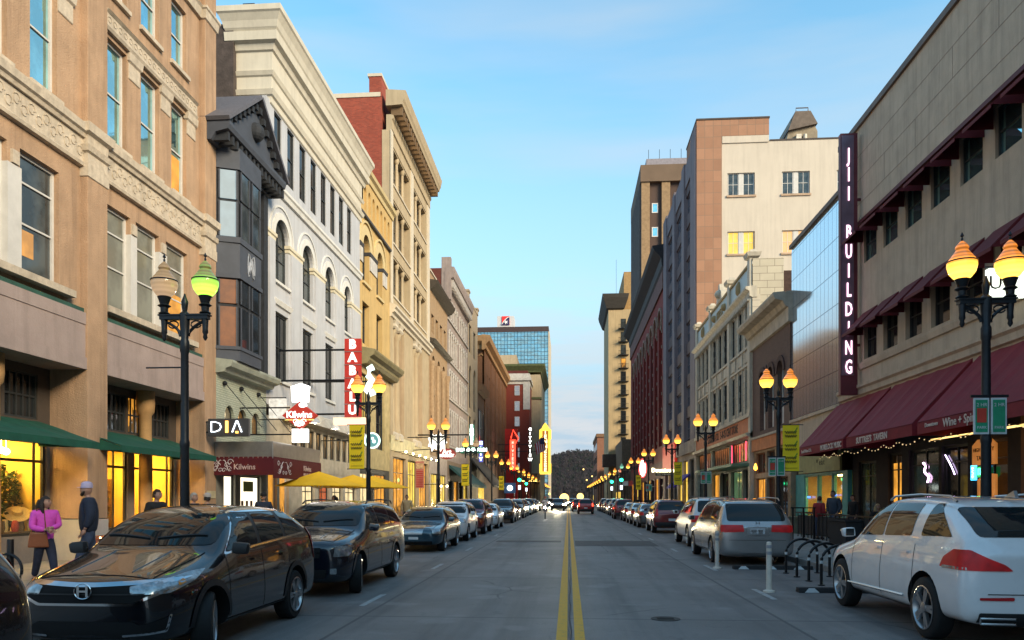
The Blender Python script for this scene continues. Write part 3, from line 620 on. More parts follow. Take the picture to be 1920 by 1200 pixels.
# ---- D : yellow building
yel = M('yellow_masonry', (.52, .36, .15), .85, 0, .1, 1.2, .2, stain=.2); yel2 = M('pale_yellow_trim', (.56, .45, .24), .8, 0, .08, 2, .1); dkb = M('dark_band', (.05, .05, .055), .7)
D = B('yellow_arched_building', FL, 48.6, 'yellow painted building with two tall round arches between its taller neighbours')
DU = ((45.35, 46.95), (48.75, 50.3))
od = [(a, b, 11.1, 13.65) for a, b in DU]+[(a, b, 14.85, 17.0, 'arch') for a, b in DU]
part(D, 'wall', FL, yel, lambda m: wall(m, 44.62, 52.4, 9.8, 21.0, od, -.6, -.05))
for a, b in DU:
    win(D, FL, a, b, 11.1, 13.65, -.4, (.5,), (.5,), .08, g_dk, m_fd); win(D, FL, a, b, 14.85, 17.0, -.4, (.5,), (.5,), .08, g_dk, m_fd, arch=True)
mb = MB(FL.T)
for a, b in DU:
    cx = (a+b)/2; ring(mb, cx, 17.0, .8, 1.35, -.05, .02); ring(mb, cx, 17.0, 1.5, 1.62, -.05, .06)
    mb.box(a-.1, b+.1, -.05, .08, 14.68, 14.83)
mb.build('archivolt', yel2, D)
mb = MB(FL.T)
for a, b in ((44.7, 45.3), (47.0, 48.7), (50.35, 51.4)): mb.box(a, b, -.05, .02, 15.9, 16.75)
mb.build('pier_block', M('pale_block', (.5, .48, .45), .8), D)
mb = MB(FL.T)
for a, b in ((44.65, 45.32), (47.0, 48.7), (50.35, 51.4)): mb.rings((a, b, -.3, -.04), [(.0, 16.75), (.08, 16.8), (.1, 17.0), (0, 17.05)])
mb.box(44.7, 52.3, -.05, .12, 18.75, 18.9); mb.build('dark_string_course', dkb, D)
mb = MB(FL.T); wall(mb, 44.62, 52.4, 18.9, 20.9, [(45.1+k*1.0, 45.65+k*1.0, 19.05, 20.2, 'arch') for k in range(7)], -.04, .12); mb.build('blind_arcade', yel, D)
cornice(D, 'top_cornice', FL, yel2, 44.62, 52.5, [(0, 20.9), (.2, 20.95), (.25, 21.2), (.4, 21.3), (.45, 21.5), (0, 21.6)])
mb = MB(FL.T); mb.prism([(-.2, 21.5), (-.6, 22.5), (-4, 22.5), (-4, 21.5)], 0, 46.5, 52.4); mb.build('roof_screen', dkb, D)
cornice(D, 'lower_cornice', FL, M('olive_cornice', (.22, .19, .10), .7), 44.9, 53.0, [(0, 9.75), (.35, 9.8), (.5, 10.0), (.5, 10.15), (.75, 10.3), (.85, 10.5), (.85, 10.62), (0, 10.78)])
mb = MB(FL.T); wall(mb, 44.62, 52.4, 3.6, 9.8, [(45.2, 46.8, 4.9, 9.3), (48.6, 50.9, 4.9, 9.3)], -.5, -.05); mb.build('lower_wall', M('cream_yellow_wall', (.5, .40, .2), .85), D)
win(D, FL, 45.2, 46.8, 4.9, 9.3, -.25, (.4,), (.33, .67), .1, lit('yellow_blinds', (.9, .62, .12), .55), m_fd); win(D, FL, 48.6, 50.9, 4.9, 9.3, -.25, (.4,), (.33, .67), .1, g_dk, m_fd)
mb = MB(FL.T); wall(mb, 44.62, 52.4, .15, 3.6, [(45.0, 47.8, .6, 3.3), (48.4, 51.4, .6, 3.3)], -.5, -.1); mb.build('shopfront', M('dark_shopfront', (.08, .08, .07), .6), D)
win(D, FL, 45.0, 47.8, .6, 3.3, -.2, (.75,), (.33, .67), .08, g_wm, m_fd, name='shop_window'); win(D, FL, 48.4, 51.4, .6, 3.3, -.2, (.75,), (.33, .67), .08, g_or, m_fd, name='shop_window')
boxes(D, 'rear_wall', FL, M('sooty_brick', (.07, .055, .05)), [(44.65, 52.35, -14, -.62, .1, 21.0)])
# ---- E : tall cream building, brick flank
Ec = M('cream_stone_warm', (.43, .345, .225), .85, 0, .1, 1.2, .15, stain=.22); El = M('pale_stone_trim', (.56, .50, .40), .8, 0, .1, 2, .15)
rbk = BR('red_brick_x', (.36, .065, .035), (.24, .04, .024), (.2, .09, .06), 'X', .22, .08, .01, .9, .5, .55, .4)
Eb = B('tall_cream_building', FL, 60, 'tall cream stone building with column framed windows and a red brick side wall')
boxes(Eb, 'brick_side_wall', FL, rbk, [(52.45, 67.2, -14, -.62, 0.1, 29.6), (52.42, 54.5, -1.5, -.62, 29.6, 31.0)])
boxes(Eb, 'coping', FL, El, [(52.4, 67.2, -14.1, -.7, 29.6, 29.9), (52.38, 54.6, -1.6, -.6, 31.0, 31.2)])
rows = [(16.05, 18.85), (19.75, 22.8), (23.85, 26.5)]
bays = [(53.2, 59.0), (60.2, 65.7)]; opE = []
for a, b in bays:
    for z0, z1 in rows: opE.append((a, b, z0, z1))
part(Eb, 'wall', FL, Ec, lambda m: wall(m, 52.45, 67.2, 14.9, 27.3, opE, -.6, 0))
mb = MB(FL.T); mt = MB(FL.T)
for a, b in bays:
    for z0, z1 in rows:
        w_ = (b-a)/3
        for k in range(3):
            win(Eb, FL, a+k*w_+.12, a+(k+1)*w_-.12, z0, z1-.1, -.45, (.5,), (), .09, g_md if k % 2 else g_dk, Ec)
        for k in (1, 2):
            u = a+k*w_; mb.lathe([(.16, z0), (.16, z0+.15), (.12, z0+.2), (.11, z1-.5), (.18, z1-.42), (.2, z1-.2), (.2, z1-.12)], 10, (u, -.2))
        mt.box(a-.1, b+.1, -.1, .08, z0-.14, z0-.02); mb.box(a, b, -.4, -.05, z1-.12, z1-.001)
mb.build('colonnette', Ec, Eb, smooth=True); mt.build('sill', El, Eb)
cornice(Eb, 'belt_cornice', FL, El, 52.4, 67.3, [(0, 14.35), (.1, 14.4), (.12, 14.6), (.3, 14.7), (.3, 14.9), (.42, 15.0), (.42, 15.15), (0, 15.3)])
cornice(Eb, 'frieze', FL, Ec, 52.45, 67.25, [(0, 27.3), (.1, 27.35), (.1, 28.0), (.2, 28.1), (.2, 28.3), (0, 28.35)])
cornice(Eb, 'top_cornice', FL, Ec, 52.3, 67.6, [(0, 28.9), (.85, 28.95), (.9, 29.15), (.98, 29.3), (1.05, 29.65), (1.1, 29.9), (0, 30.0)])
boxes(Eb, 'bracket', FL, M('bracket_brown', (.16, .10, .05), .8), [(52.6+k*.75, 52.9+k*.75, .0, .8, 28.35, 28.9) for k in range(20)])
boxes(Eb, 'end_pilaster', FL, El, [(52.4, 53.0, 0, .07, 15.3, 27.3), (66.2, 67.2, 0, .07, 15.3, 27.3), (59.1, 60.1, 0, .07, 15.3, 27.3)])
mb = MB(FL.T)
for u in (53.9, 55.5, 61.0, 62.6): mb.lathe([(.42, 6.1), (.42, 6.5), (.34, 6.8), (.31, 7.2), (.27, 13.2), (.36, 13.35), (.45, 13.7), (.47, 14.0)], 18, (u, -.35), flute=.05)
mb.build('giant_column', Ec, Eb, smooth=True)
mb = MB(FL.T)
for u in (53.9, 55.5, 61.0, 62.6): mb.rings((u-.35, u+.35, -.7, 0), [(.08, 13.75), (.16, 13.9), (.1, 14.1), (.18, 14.3)]); mb.rings((u-.35, u+.35, -.7, 0), [(.16, 5.9), (.16, 6.3), (.05, 6.45)])
mb.build('capital', El, Eb)
boxes(Eb, 'pier', FL, Ec, [(52.45, 53.2, -.7, 0, 5.6, 14.35), (57.0, 60.2, -.7, -.02, 5.6, 14.35), (64.2, 67.2, -.7, -.02, 5.6, 14.35)])
boxes(Eb, 'recess_wall', FL, M('taupe_wall', (.25, .20, .14), .9), [(53.2, 57.0, -1.1, -.75, 5.6, 14.35), (60.2, 64.2, -1.1, -.75, 5.6, 14.35)])
boxes(Eb, 'lit_fascia', FL, M('ivory_fascia', (.62, .56, .34), .7), [(52.45, 67.2, -.4, .06, 5.1, 6.15)])
mb = MB(FL.T); se = [(53.2, 57.6, .3, 4.7), (58.2, 62.0, .3, 4.7), (62.6, 66.6, .3, 4.7)]; wall(mb, 52.45, 67.2, .15, 5.1, se, -.4, 0); mb.build('shopfront', Ec, Eb)
for i, q in enumerate(se): win(Eb, FL, *q, -.25, (.75,), (.25, .5, .75), .1, (g_or, g_ye, g_or)[i], m_fd, name='shop_window')
boxes(Eb, 'lamp_bracket', FL, m_black, [(u, u+.05, 0, .85, 5.0, 5.04) for u in (53.5, 56, 58.5, 61, 63.5, 66)])
sp_ = MB(FL.T)
for u in (53.5, 56, 58.5, 61, 63.5, 66): sp_.ball((u+.02, .86, 5.02), .07, 6)
sp_.build('fascia_lamp', EM('fascia_lamp_glow', (1, .72, .3), 70), Eb)
# ---- F : low ornate stone building
Fs = M('brown_carved_stone', (.36, .25, .15), .9, 0, .2, 4, .6, 9, stain=.3); Fb = B('carved_stone_building', FL, 72, 'carved brown stone building with a dark cornice and an arcade, beside the tall cream building')
boxes(Fb, 'wall', FL, Fs, [(67.4, 77.4, -14, -.35, .1, 21.6)])
mb = MB(FL.T); wa = [(68.3+k*2.3, 69.7+k*2.3, 16.7, 18.4) for k in range(4)]; wb = [(68.6+k*2.9, 70.3+k*2.9, 11.9, 13.9, 'arch') for k in range(3)]
wall(mb, 67.4, 77.4, 5.6, 22.0, wa+wb+[(68.6+k*2.9, 70.3+k*2.9, 6.6, 11.2) for k in range(3)], -.3, 0); mb.build('front_wall', Fs, Fb)
for q in wa: win(Fb, FL, *q, -.22, (), (), .1, g_dk, Fs)
for q in wb: win(Fb, FL, *q[:4], -.22, (), (.5,), .1, g_dk, Fs, arch=True)
for k in range(3): win(Fb, FL, 68.6+k*2.9, 70.3+k*2.9, 6.6, 11.2, -.22, (.5,), (.5,), .1, g_md, Fs)
cornice(Fb, 'dark_cornice', FL, M('dark_bronze', (.05, .04, .03), .7), 67.4, 78.0, [(0, 20.4), (.4, 20.5), (.7, 20.9), (.75, 21.1), (0, 21.2)])
cornice(Fb, 'mid_cornice', FL, M('dark_bronze', (.05, .04, .03)), 67.4, 77.9, [(0, 15.6), (.3, 15.7), (.55, 15.9), (0, 16.05)])
cornice(Fb, 'coping', FL, El, 67.4, 77.6, [(0, 21.9), (.1, 21.95), (.1, 22.1), (0, 22.15)])
part(Fb, 'half_column', FL, Fs, lambda m: [m.lathe([(.3, 6), (.24, 6.5), (.22, 13.3), (.34, 13.8), (.34, 14)], 12, (67.95+k*2.9, .1)) for k in range(4)], smooth=True)
mb = MB(FL.T); wall(mb, 67.4, 77.4, .15, 5.6, [(68, 72, .4, 4), (73, 76.8, .4, 4)], -.3, 0); mb.build('shopfront', M('pale_pink_stone', (.42, .36, .32), .8), Fb)
for q in ((68, 72, .4, 4), (73, 76.8, .4, 4)): win(Fb, FL, *q, -.2, (.75,), (.33, .67), .1, g_ye, m_fd, name='shop_window')
# ---- G : grey-pink ornate building
Gs = M('grey_pink_stone', (.30, .25, .235), .85, 0, .14, 2, .3, stain=.25); Gb = B('grey_colonnaded_building', FL, 85, 'grey pink five storey building with rows of slim columned windows and a bracketed parapet')
rbk2 = BR('dark_red_brick_x', (.16, .035, .022), (.11, .025, .018), (.10, .05, .04), 'X', .22, .08, .01, .9, .5, .6, .4)
boxes(Gb, 'brick_side_wall', FL, rbk2, [(77.5, 93, -12, -.35, .1, 25.2)])
boxes(Gb, 'chimney_pier', FL, Gs, [(77.45, 78.1, -.6, .35, 22, 26.3)])
rw = [(7.0, 11.0), (11.9, 15.1), (15.8, 19.2), (20.0, 22.3)]; og = []
for z0, z1 in rw:
    for hb in (78.3, 85.9):
        for k in range(5): og.append((hb+k*1.35, hb+k*1.35+1.0, z0+.3, z1-.5))
part(Gb, 'wall', FL, Gs, lambda m: wall(m, 77.4, 93.3, 5.6, 24.8, og, -.3, 0))
for q in og: win(Gb, FL, *q, -.2, (.5,), (), .06, g_md, m_fw, noframe=q[2] > 20)
mb = MB(FL.T)
for q in og: ring(mb, (q[0]+q[1])/2, q[3]+.05, .3, .5, 0, .12, n=6); mb.lathe([(.12, q[2]), (.09, q[2]+.2), (.09, q[3]-.3), (.16, q[3]), (.16, q[3]+.1)], 6, (q[0]-.17, .05))
for z0, z1 in rw: mb.box(77.4, 93.3, 0, .14, z0-.02, z0+.18)
mb.build('window_hood', M('pale_grey_trim', (.42, .40, .38), .8), Gb)
cornice(Gb, 'cornice', FL, Gs, 77.5, 93.6, [(0, 23.2), (.2, 23.3), (.2, 24.0), (.6, 24.3), (.7, 24.9), (.7, 25.3), (0, 25.4)])
boxes(Gb, 'bracket', FL, M('pale_grey_trim', (.42, .40, .38)), [(78+k*.55, 78.25+k*.55, .18, .55, 23.4, 24.1) for k in range(28)])
mb = MB(FL.T); wall(mb, 77.4, 93.3, .15, 5.6, [(78.2+k*3.8, 81.2+k*3.8, .4, 3.6) for k in range(4)], -.3, 0); mb.build('shopfront', M('brown_shopfront', (.2, .15, .11), .8), Gb)
for k in range(4): win(Gb, FL, 78.2+k*3.8, 81.2+k*3.8, .4, 3.6, -.2, (.75,), (.33, .67), .1, (g_dk, g_or, g_dk, g_ye)[k], m_fd, name='shop_window')
part(Gb, 'awning', FL, M('teal_canvas', (.02, .07, .07), .8), lambda m: m.prism([(0, 5.2), (2.4, 3.2), (2.4, 2.9), (0, 4.9)], 0, 78.5, 92.5))
# ---- H : cream tower slice
Hb = B('cream_slice_building', FL, 98, 'slim cream rendered building with two columns of tall dark windows in the left distance')
Hc = M('cream_render', (.44, .35, .24), .85, 0, .1, 2, .2, stain=.25)
oh = [(94.6, 96.8, 19.9, 23.4), (99, 101.4, 19.9, 23.4), (94.6, 96.8, 13, 17.3, 'arch'), (99, 101.4, 13, 17.3, 'arch'), (94.6, 96.8, 7, 12), (99, 101.4, 7, 12)]
boxes(Hb, 'rear_wall', FL, Hc, [(93.4, 103.4, -10, -.35, .1, 26)])
part(Hb, 'wall', FL, Hc, lambda m: wall(m, 93.35, 103.5, .15, 26.4, oh, -.3, 0))
for q in oh: win(Hb, FL, *q[:4], -.22, (.5,), (.5,), .1, g_dk, m_fd, arch=len(q) > 4)
mb = MB(FL.T); mb.rings((93.35, 94.3, -.4, 0), [(0, 26.4), (.1, 26.45), (.1, 27), (.2, 27.1), (.2, 27.3)]); mb.rings((102.6, 103.5, -.4, 0), [(0, 26.4), (.1, 26.45), (.1, 27), (.2, 27.1), (.2, 27.3)]); mb.box(94.3, 102.6, -.4, .05, 26.4, 26.7); mb.build('parapet', Hc, Hb)
# ---- I : brown brick block
bbY = BR('brown_brick_y', (.24, .105, .045), (.19, .08, .035), (.13, .07, .04), 'Y', .24, .08, .01, .9, .5, .4, .3); bbX = BR('brown_brick_x', (.24, .105, .045), (.19, .08, .035), (.13, .07, .04), 'X', .24, .08, .01, .9, .5, .4, .3)
Ib = B('brown_brick_building', FL, 125, 'brown brick office block with corbelled cornice in the left distance')
boxes(Ib, 'side_wall', Fac('F', 112), bbX, [(-24, -12.36, -38, 0, .1, 24)])
oi = [(u, u+1.6, z, z+3) for z in (8, 12.6, 17.4) for u in (115.5, 118.5, 122.5, 125.5, 129.5, 132.5, 136.5, 139.5, 143.5, 146.5)]
part(Ib, 'wall', FL, bbY, lambda m: wall(m, 112, 150, .15, 24, oi, -.3, 0))
for q in oi: win(Ib, FL, *q, -.2, (.5,), (.5,), .08, g_bl, m_fw, noframe=True)
boxes(Ib, 'pilaster', FL, bbY, [(u, u+.8, 0, .12, 5, 23) for u in (112, 121, 128, 135, 142, 149.2)])
cornice(Ib, 'cornice', FL, M('tan_cornice', (.38, .22, .10), .8), 111.2, 150.4, [(0, 23.4), (.3, 23.6), (.3, 24.2), (.8, 24.7), (.9, 25.5), (0, 25.6)])
FI = Fac('F', 112)
cornice(Ib, 'side_cornice', FI, M('tan_cornice', (.38, .22, .10)), -24, -12.3, [(0, 23.4), (.3, 23.6), (.3, 24.2), (.8, 24.7), (.9, 25.5), (0, 25.6)])
mb = MB(FI.T)
for k in range(16): ring(mb, -23.6+k*.72, 22.6, .2, .34, 0, .12, n=6)
mb.build('arched_corbel', M('tan_cornice', (.38, .22, .10)), Ib)
Lo = B('low_brown_building', FL, 107, 'low dark brown storefront between the cream slice and the brick block')
boxes(Lo, 'wall', FL, M('dark_brown_stone', (.12, .06, .035), .85), [(103.6, 111.9, -12, -.02, .1, 16.5)])
cornice(Lo, 'cornice', FL, M('brown_cornice', (.2, .11, .06), .8), 103.6, 112, [(0, 16.2), (.5, 16.4), (.8, 17.2), (0, 17.4)])
win(Lo, FL, 104.6, 110.8, 9, 14, .02, (.5,), (.33, .67), .1, g_dk, m_fd); boxes(Lo, 'lit_shopfront', FL, g_ye, [(104.5, 111, -.02, .03, .5, 3.2)])
part(Lo, 'awning', FL, M('black_canvas', (.015, .016, .02), .8), lambda m: m.prism([(0, 7.0), (3, 3.4), (3, 3.1), (0, 6.7)], 0, 95, 111))
# ---- J.. : blocks standing behind (front and side faces)
def block(name, x0, x1, y0, y1, h, mat, label, rows=(), cols=(), ww=1.2, wh=1.8, glass=None, frame=None, mat2=None, roof=None):
    fF = Fac('F', y0); fR = Fac('L', x1); o = B(name, fF, (x0+x1)/2, label)
    MB().box(x0, x1, y0, y1, .1, h).build('wall', mat, o)
    for z in rows:
        for u in cols: win(o, fF, u-ww/2, u+ww/2, z, z+wh, .03, (.5,), (), .08, glass or g_md, frame or m_fw)
    return o
rq = BR('hotel_brick_x', (.22, .03, .018), (.17, .024, .015), (.14, .05, .035), 'X', .3, .1, .01, .9, .5, .3, .3)
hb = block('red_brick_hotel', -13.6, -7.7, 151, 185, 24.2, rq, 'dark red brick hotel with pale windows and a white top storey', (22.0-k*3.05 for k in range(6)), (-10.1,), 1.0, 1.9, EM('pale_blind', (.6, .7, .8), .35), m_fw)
mb = MB(); mb.box(-13.7, -7.6, 150.9, 185, 24.2, 26.3); mb.box(-8.9, -7.6, 150.9, 152.3, 19.2, 24.2); mb.box(-13.9, -7.35, 150.6, 185, 24.9, 25.5); mb.build('white_top', M('white_terracotta', (.52, .50, .46), .8), hb)
MB().box(-13.2, -8.0, 151.2, 180, 26.3, 26.9).build('roof_edge', M('dark_red_roof', (.10, .02, .015), .8), hb)
tb = block('tan_classical_tower', -8.3, -5.85, 160, 190, 27.5, Ec, 'tan stone corner tower with a green copper cornice behind the red brick hotel')
MB().rings((-16.5, -5.85, 160, 190), [(.1, 28), (.2, 28.3), (.9, 29.2), (1.0, 29.6)]).box(-8.9, -5.6, 159.8, 162, 22.4, 22.8).build('copper_cornice', M('copper_green', (.10, .12, .05), .7, 0, .3, 2), tb)
MB().box(-16.5, -8.3, 160.5, 190, 20, 28.2).build('upper_wall', Hc, tb)
bl = block('beige_attic_block', -22, -11.2, 165, 185, 32.6, Hc, 'plain beige attic block rising behind the brick buildings')
gm, t, p = nodes('curtain_wall_glass'); v = objv(t, 'X'); b = t.nodes.new('ShaderNodeTexBrick'); t.links.new(v, b.inputs[0]); b.offset = 0; b.inputs['Scale'].default_value = 1; b.inputs['Brick Width'].default_value = 1.75; b.inputs['Row Height'].default_value = 2.0; b.inputs['Mortar Size'].default_value = .12
b.inputs['Color1'].default_value = (.42, .62, .66, 1); b.inputs['Color2'].default_value = (.30, .52, .60, 1); b.inputs['Mortar'].default_value = (.05, .09, .11, 1); t.links.new(b.outputs[0], p.inputs['Base Color']); p.inputs['Metallic'].default_value = .9; p.inputs['Roughness'].default_value = .12
nb = t.nodes.new('ShaderNodeBump'); nb.inputs['Strength'].default_value = .7; nb.inputs['Distance'].default_value = 1.2; t.links.new(noise(t, objv(t), .09, 4), nb.inputs['Height']); t.links.new(nb.outputs[0], p.inputs['Normal'])
MT['curtain'] = gm
gt = empty('glass_office_tower', (-30, 400, 0), 'blue green mirrored glass office tower with a logo box on its roof', 'building')
MB().box(-49, -10.5, 400, 440, .1, 88.5).build('curtain_wall', gm, gt)
MB().box(-49.2, -10.3, 399.8, 440, 88.5, 91.2).build('roof_band', M('dark_brown_band', (.05, .03, .03), .6), gt)
MB().box(-10.5, -9.9, 399.9, 440, .1, 88.5).build('corner_strip', M('pale_strip', (.5, .42, .3), .6), gt)
rb = MB().box(-37.4, -28.6, 402, 412, 91.2, 97.4).build('roof_box', M('pale_grey_box', (.55, .56, .58), .7), gt)
MB().box(-34.9, -30.9, 401.6, 402, 92.6, 97.2).build('logo_panel', M('logo_red', (.75, .03, .03), .6), rb)
mb = MB(TF(401.6)); mb.prism([(-34.9, 92.6), (-30.9, 92.6), (-30.9, 96.6), (-32.6, 95.8), (-34.0, 94.5)], 1, 0, .12); mb.build('logo_field', M('logo_navy', (.02, .02, .10), .6), rb)
mb = MB(TF(401.3)); mb.prism([(-32.7+(1.25 if k % 2 == 0 else .5)*math.cos(PI/2+.3+k*PI/5), 94.0+(1.25 if k % 2 == 0 else .5)*math.sin(PI/2+.3+k*PI/5)) for k in range(10)], 1, 0, .15); mb.build('logo_star', M('logo_white', (.85, .85, .85), .6), rb)
mb = MB(TF(401.3)); mb.tube([(-34.9+4*t, 0, 93.0+3.7*math.sin(t*1.5)) for t in [k/10 for k in range(11)]], .22, 5); mb.build('logo_arc', M('logo_white', (.85, .85, .85)), rb)
# low street-level row further away (left)
for i, (y0, y1, h, c, lb) in enumerate(((190, 214, 14, (.30, .2, .12), 'low tan storefront just beyond the theatre sign on the left'), (214, 246, 11, (.2, .09, .06), 'low red brick storefront row far down the left side'), (246, 330, 9, (.25, .22, .2), 'grey low building at the far left end of the street'))):
    o = B('distant_storefront', FL, (y0+y1)/2, lb, group='distant storefronts on the left side'); boxes(o, 'wall', FL, M('far_wall_%d' % i, c, .9), [(y0, y1-.1, -15, 0, .1, h)])
    boxes(o, 'lit_window', FL, g_ye, [(y0+1+k*3, y0+3+k*3, .01, .04, .8, 3.2) for k in range(int((y1-y0-2)/3))])
th = B('theatre_building', FL, 165, 'narrow theatre front glowing yellow behind its vertical sign'); boxes(th, 'wall', FL, M('theatre_wall', (.45, .33, .15), .8), [(150.2, 160, -9, -.1, .1, 14)]); MB().box(-12.2, -6.0, 150.4, 159, 5.2, 6.6).build('marquee', M('dark_marquee', (.12, .08, .04), .6), th)
mb = MB()
for k in range(24): mb.ball((-12.0+k*.25, 150.3, 5.1), .09, 6)
mb.build('marquee_bulbs', EM('marquee_bulb', (1, .62, .15), 9), th)
rf = B('red_front_building', FL, 140, 'tall narrow red painted front glowing beside the red neon sign'); MB().box(-12.3, -9.9, 148.6, 150.3, .1, 15.2).build('wall', M('bright_red_paint', (.55, .02, .015), .7), rf)
# ================================================================ RIGHT SIDE
FRt = Fac('R', 12.0)
bst = M('beige_stucco', (.50, .40, .30), .9, 0, .12, 1.2, .5, 26, stain=.26); marx = M('upper_awning_canvas', (.11, .008, .014), .75, 0, .14, 3, .1); marc = M('maroon_canvas', (.19, .009, .018), .75, 0, .14, 3, .1); marw = M('maroon_metal', (.09, .01, .015), .6)
# ---- A : beige building with maroon awnings
RA = B('beige_awning_building', FRt, 26, 'beige stucco building with maroon window awnings and a huge blank parapet, nearest right')
WY = [(32.25-1.93*k-1.28, 32.25-1.93*k) for k in range(10)]
bst2 = M('plain_brick_behind', (.2, .15, .12), .9)
boxes(tag(empty('building_behind_viewer', (19, -12, 0), 'plain building continuing the right side of the street behind the viewer', 'building')), 'wall', None, bst2, [(12.1, 26, -34, 9.8, .1, 17.0)])
o2 = [(a, b, 7.38, 8.95) for a, b in WY]; o3 = [(a, b, 11.3, 12.75) for a, b in WY]
mb = MB(FRt.T); wall(mb, 10, 34.95, 5.3, 17.1, o2+o3, -.6, 0); mb.build('wall', bst, RA)
jm = M('joint_brown', (.28, .22, .17), .9)  # plain darker colour of the thin joints between wall panels
mb = MB(FRt.T)
rj = random.Random(4)
for z in (13.9, 14.9, 15.9): mb.box(10, 34.9, .001, .006, z, z+.02)
for k in range(9):
    u = 12+k*2.6; z = rj.choice((13.9, 14.9, 15.9)); mb.box(u, u+.02, .001, .006, z, z+1.0 if z < 15.9 else 17.0)
mb.build('panel_joint', jm, RA)
cornice(RA, 'coping', FRt, M('brown_coping', (.13, .09, .07), .6), 10, 35.0, [(0, 17.05), (.1, 17.06), (.1, 17.3), (0, 17.32)], -.7)
mb = MB(FRt.T)
mb.prism([(0, 7.0), (.08, 7.02), (.12, 7.2), (.12, 7.28), (0, 7.3)], 0, 10, 32.6); mb.prism([(0, 5.95), (.1, 6.0), (.12, 6.2), (.2, 6.28), (.2, 6.4), (0, 6.45)], 0, 10, 34.95)
mb.box(32.55, 32.6, 0, .03, 7.3, 12.8); mb.box(32.55, 34.9, 0, .05, 13.2, 13.3); mb.build('string_course', bst, RA)
boxes(RA, 'upper_hood', FRt, marw, [(10, 32.9, 0, .12, 12.98, 13.12)])
for a, b, c, e in o2: win(RA, FRt, a, b, c, e, -.2, (.5,), (), .07, g_dk, m_fd)
for a, b, c, e in o3: win(RA, FRt, a, b, c, e, -.14, (.5,), (), .07, g_sky, m_fd)
def awn(par, fac, u0, u1, zt, zb, d, mat, val=.25, name='awning'):
    mb = MB(fac.T); t = .03
    if val > .3: awn_grid(mb, u0, u1, zt, 0, zb, d, .05); mb.box(u0, u1, d-.02, d, zb-val, zb-.003)
    else: mb.prism([(0, zt), (0, zt-t), (d-.02, zb), (d-.02, zb-val), (d, zb-val), (d, zb)], 0, u0, u1)
    for u in (u0-.001, u1-.014): mb.prism([(0, zt-t), (d-.02, zb-.01), (d-.02, zb-val), (0, zb-val)] if val > .3 else [(0, zt-t), (d-.02, zb-.01), (0, zb-.01)], 0, u, u+.015)
    return mb.build(name, mat, par)
for a, b in WY:
    awn(RA, FRt, a-.1, b+.1, 9.3, 8.42, .85, marx, .1, 'window_awning'); awn(RA, FRt, a-.1, b+.1, 12.97, 12.2, .85, marx, .1, 'window_awning')
VAL = ((29.6, 35.2), (23.8, 29.25), (18.0, 23.45), (12, 17.6))
for a, b in VAL: awn(RA, FRt, a, b, 5.92, 3.98, 1.75, marc, .36, 'shop_awning')
m_ct = M('cream_letters', (.62, .52, .46), .7)
text('awning_lettering', 'MORELOCK MUSIC', .3, FRt.T(30.95, 1.765, 3.78), 'R', m_ct, RA, .01, .95, .008)
text('awning_lettering', 'Ronald Nelson C.P.A.', .2, FRt.T(34.0, 1.765, 3.78), 'R', m_ct, RA, .01, .8, .003)
text('awning_lettering', "SUTTREE'S  TAVERN", .3, FRt.T(26.9, 1.765, 3.78), 'R', m_ct, RA, .01, 1.0, .008)
text('awning_lettering', 'Downtown', .17, FRt.T(22.55, 1.765, 3.84), 'R', m_ct, RA, .01, 1, .002)
text('awning_lettering', 'Wine + Spirits', .33, FRt.T(20.9, 1.765, 3.80), 'R', m_ct, RA, .01, 1, .004)
boxes(RA, 'rear_wall', FRt, bst, [(10, 34.9, -14, -.62, 5.3, 17.0), (10, 34.9, -14, -6, .1, 5.3)])
# shopfronts below the awnings
bk = M('dark_shop_wall', (.035, .028, .028), .8); brw = M('brown_shop_wall', (.16, .07, .035), .8)
mb = MB(FRt.T); so_ = [(32.3, 34.2, .2, 3.3), (29.9, 31.1, .2, 3.5), (27.0, 29.3, .7, 3.5), (25.1, 26.8, .7, 3.5), (22.9, 24.8, .7, 3.5)]
wall(mb, 20, 34.9, .15, 5.3, so_, -.8, -.5); mb.build('shopfront', bk, RA)
boxes(RA, 'brown_wall', FRt, brw, [(12, 21.9, -.5, -.3, .15, 5.3)])
room(RA, FRt, 22.5, 34.8, -5.5, -.9, .2, 3.9, M('bar_wall', (.18, .12, .07), .8), EM('bar_lamp', (1, .6, .2), 14), [(30.2, 30.8, -3.2, -2.6, 3.8, 3.85), (25.5, 26.1, -3.2, -2.6, 3.8, 3.85)])
for i, q in enumerate(so_): win(RA, FRt, *q, -.65, (.8,), (.5,), .09, [GL('dim_green_glass', (.10, .13, .11), .2, .06, .4), pane, g_dk, g_dk, g_dk][i] if i != 2 else MT['dim_green_glass'], dk, name='shop_window')
boxes(RA, 'door_glass', FRt, g_or, [(30.02, 30.4, -.66, -.645, .9, 3.1), (30.6, 30.95, -.66, -.645, 1.4, 3.1)])
# bar signs on the tavern front
def sgn(name, label, cat, group=None): return tag(empty(name, (0, 0, 0), label, cat, group))
def sign_at(name, loc, label, cat='sign', group=None): return empty(name, loc, label, cat, group)
orm = EM('sign_orange', (.75, .26, .05), .55, .4, 4, (.6, .25, .08)); m_ink = M('sign_ink', (.03, .015, .01), .7)
s1 = sign_at('hanging_sign', (11.7, 24.0, 3.0), 'upper of the two orange tavern signs behind the nearest right lamp post'); 
mb = MB(FRt.T); mb.prism([(23.3, 2.75), (24.6, 2.75), (24.6, 3.35), (24.3, 3.52), (23.6, 3.52), (23.3, 3.35)], 1, -.44, -.38); mb.build('board', orm, s1); text('lettering', 'HIGH GRAVITY', .17, FRt.T(23.95, -.37, 3.2), 'R', m_ink, s1, .01); text('lettering', 'TAVERN', .2, FRt.T(23.95, -.37, 2.95), 'R', m_ink, s1, .01)
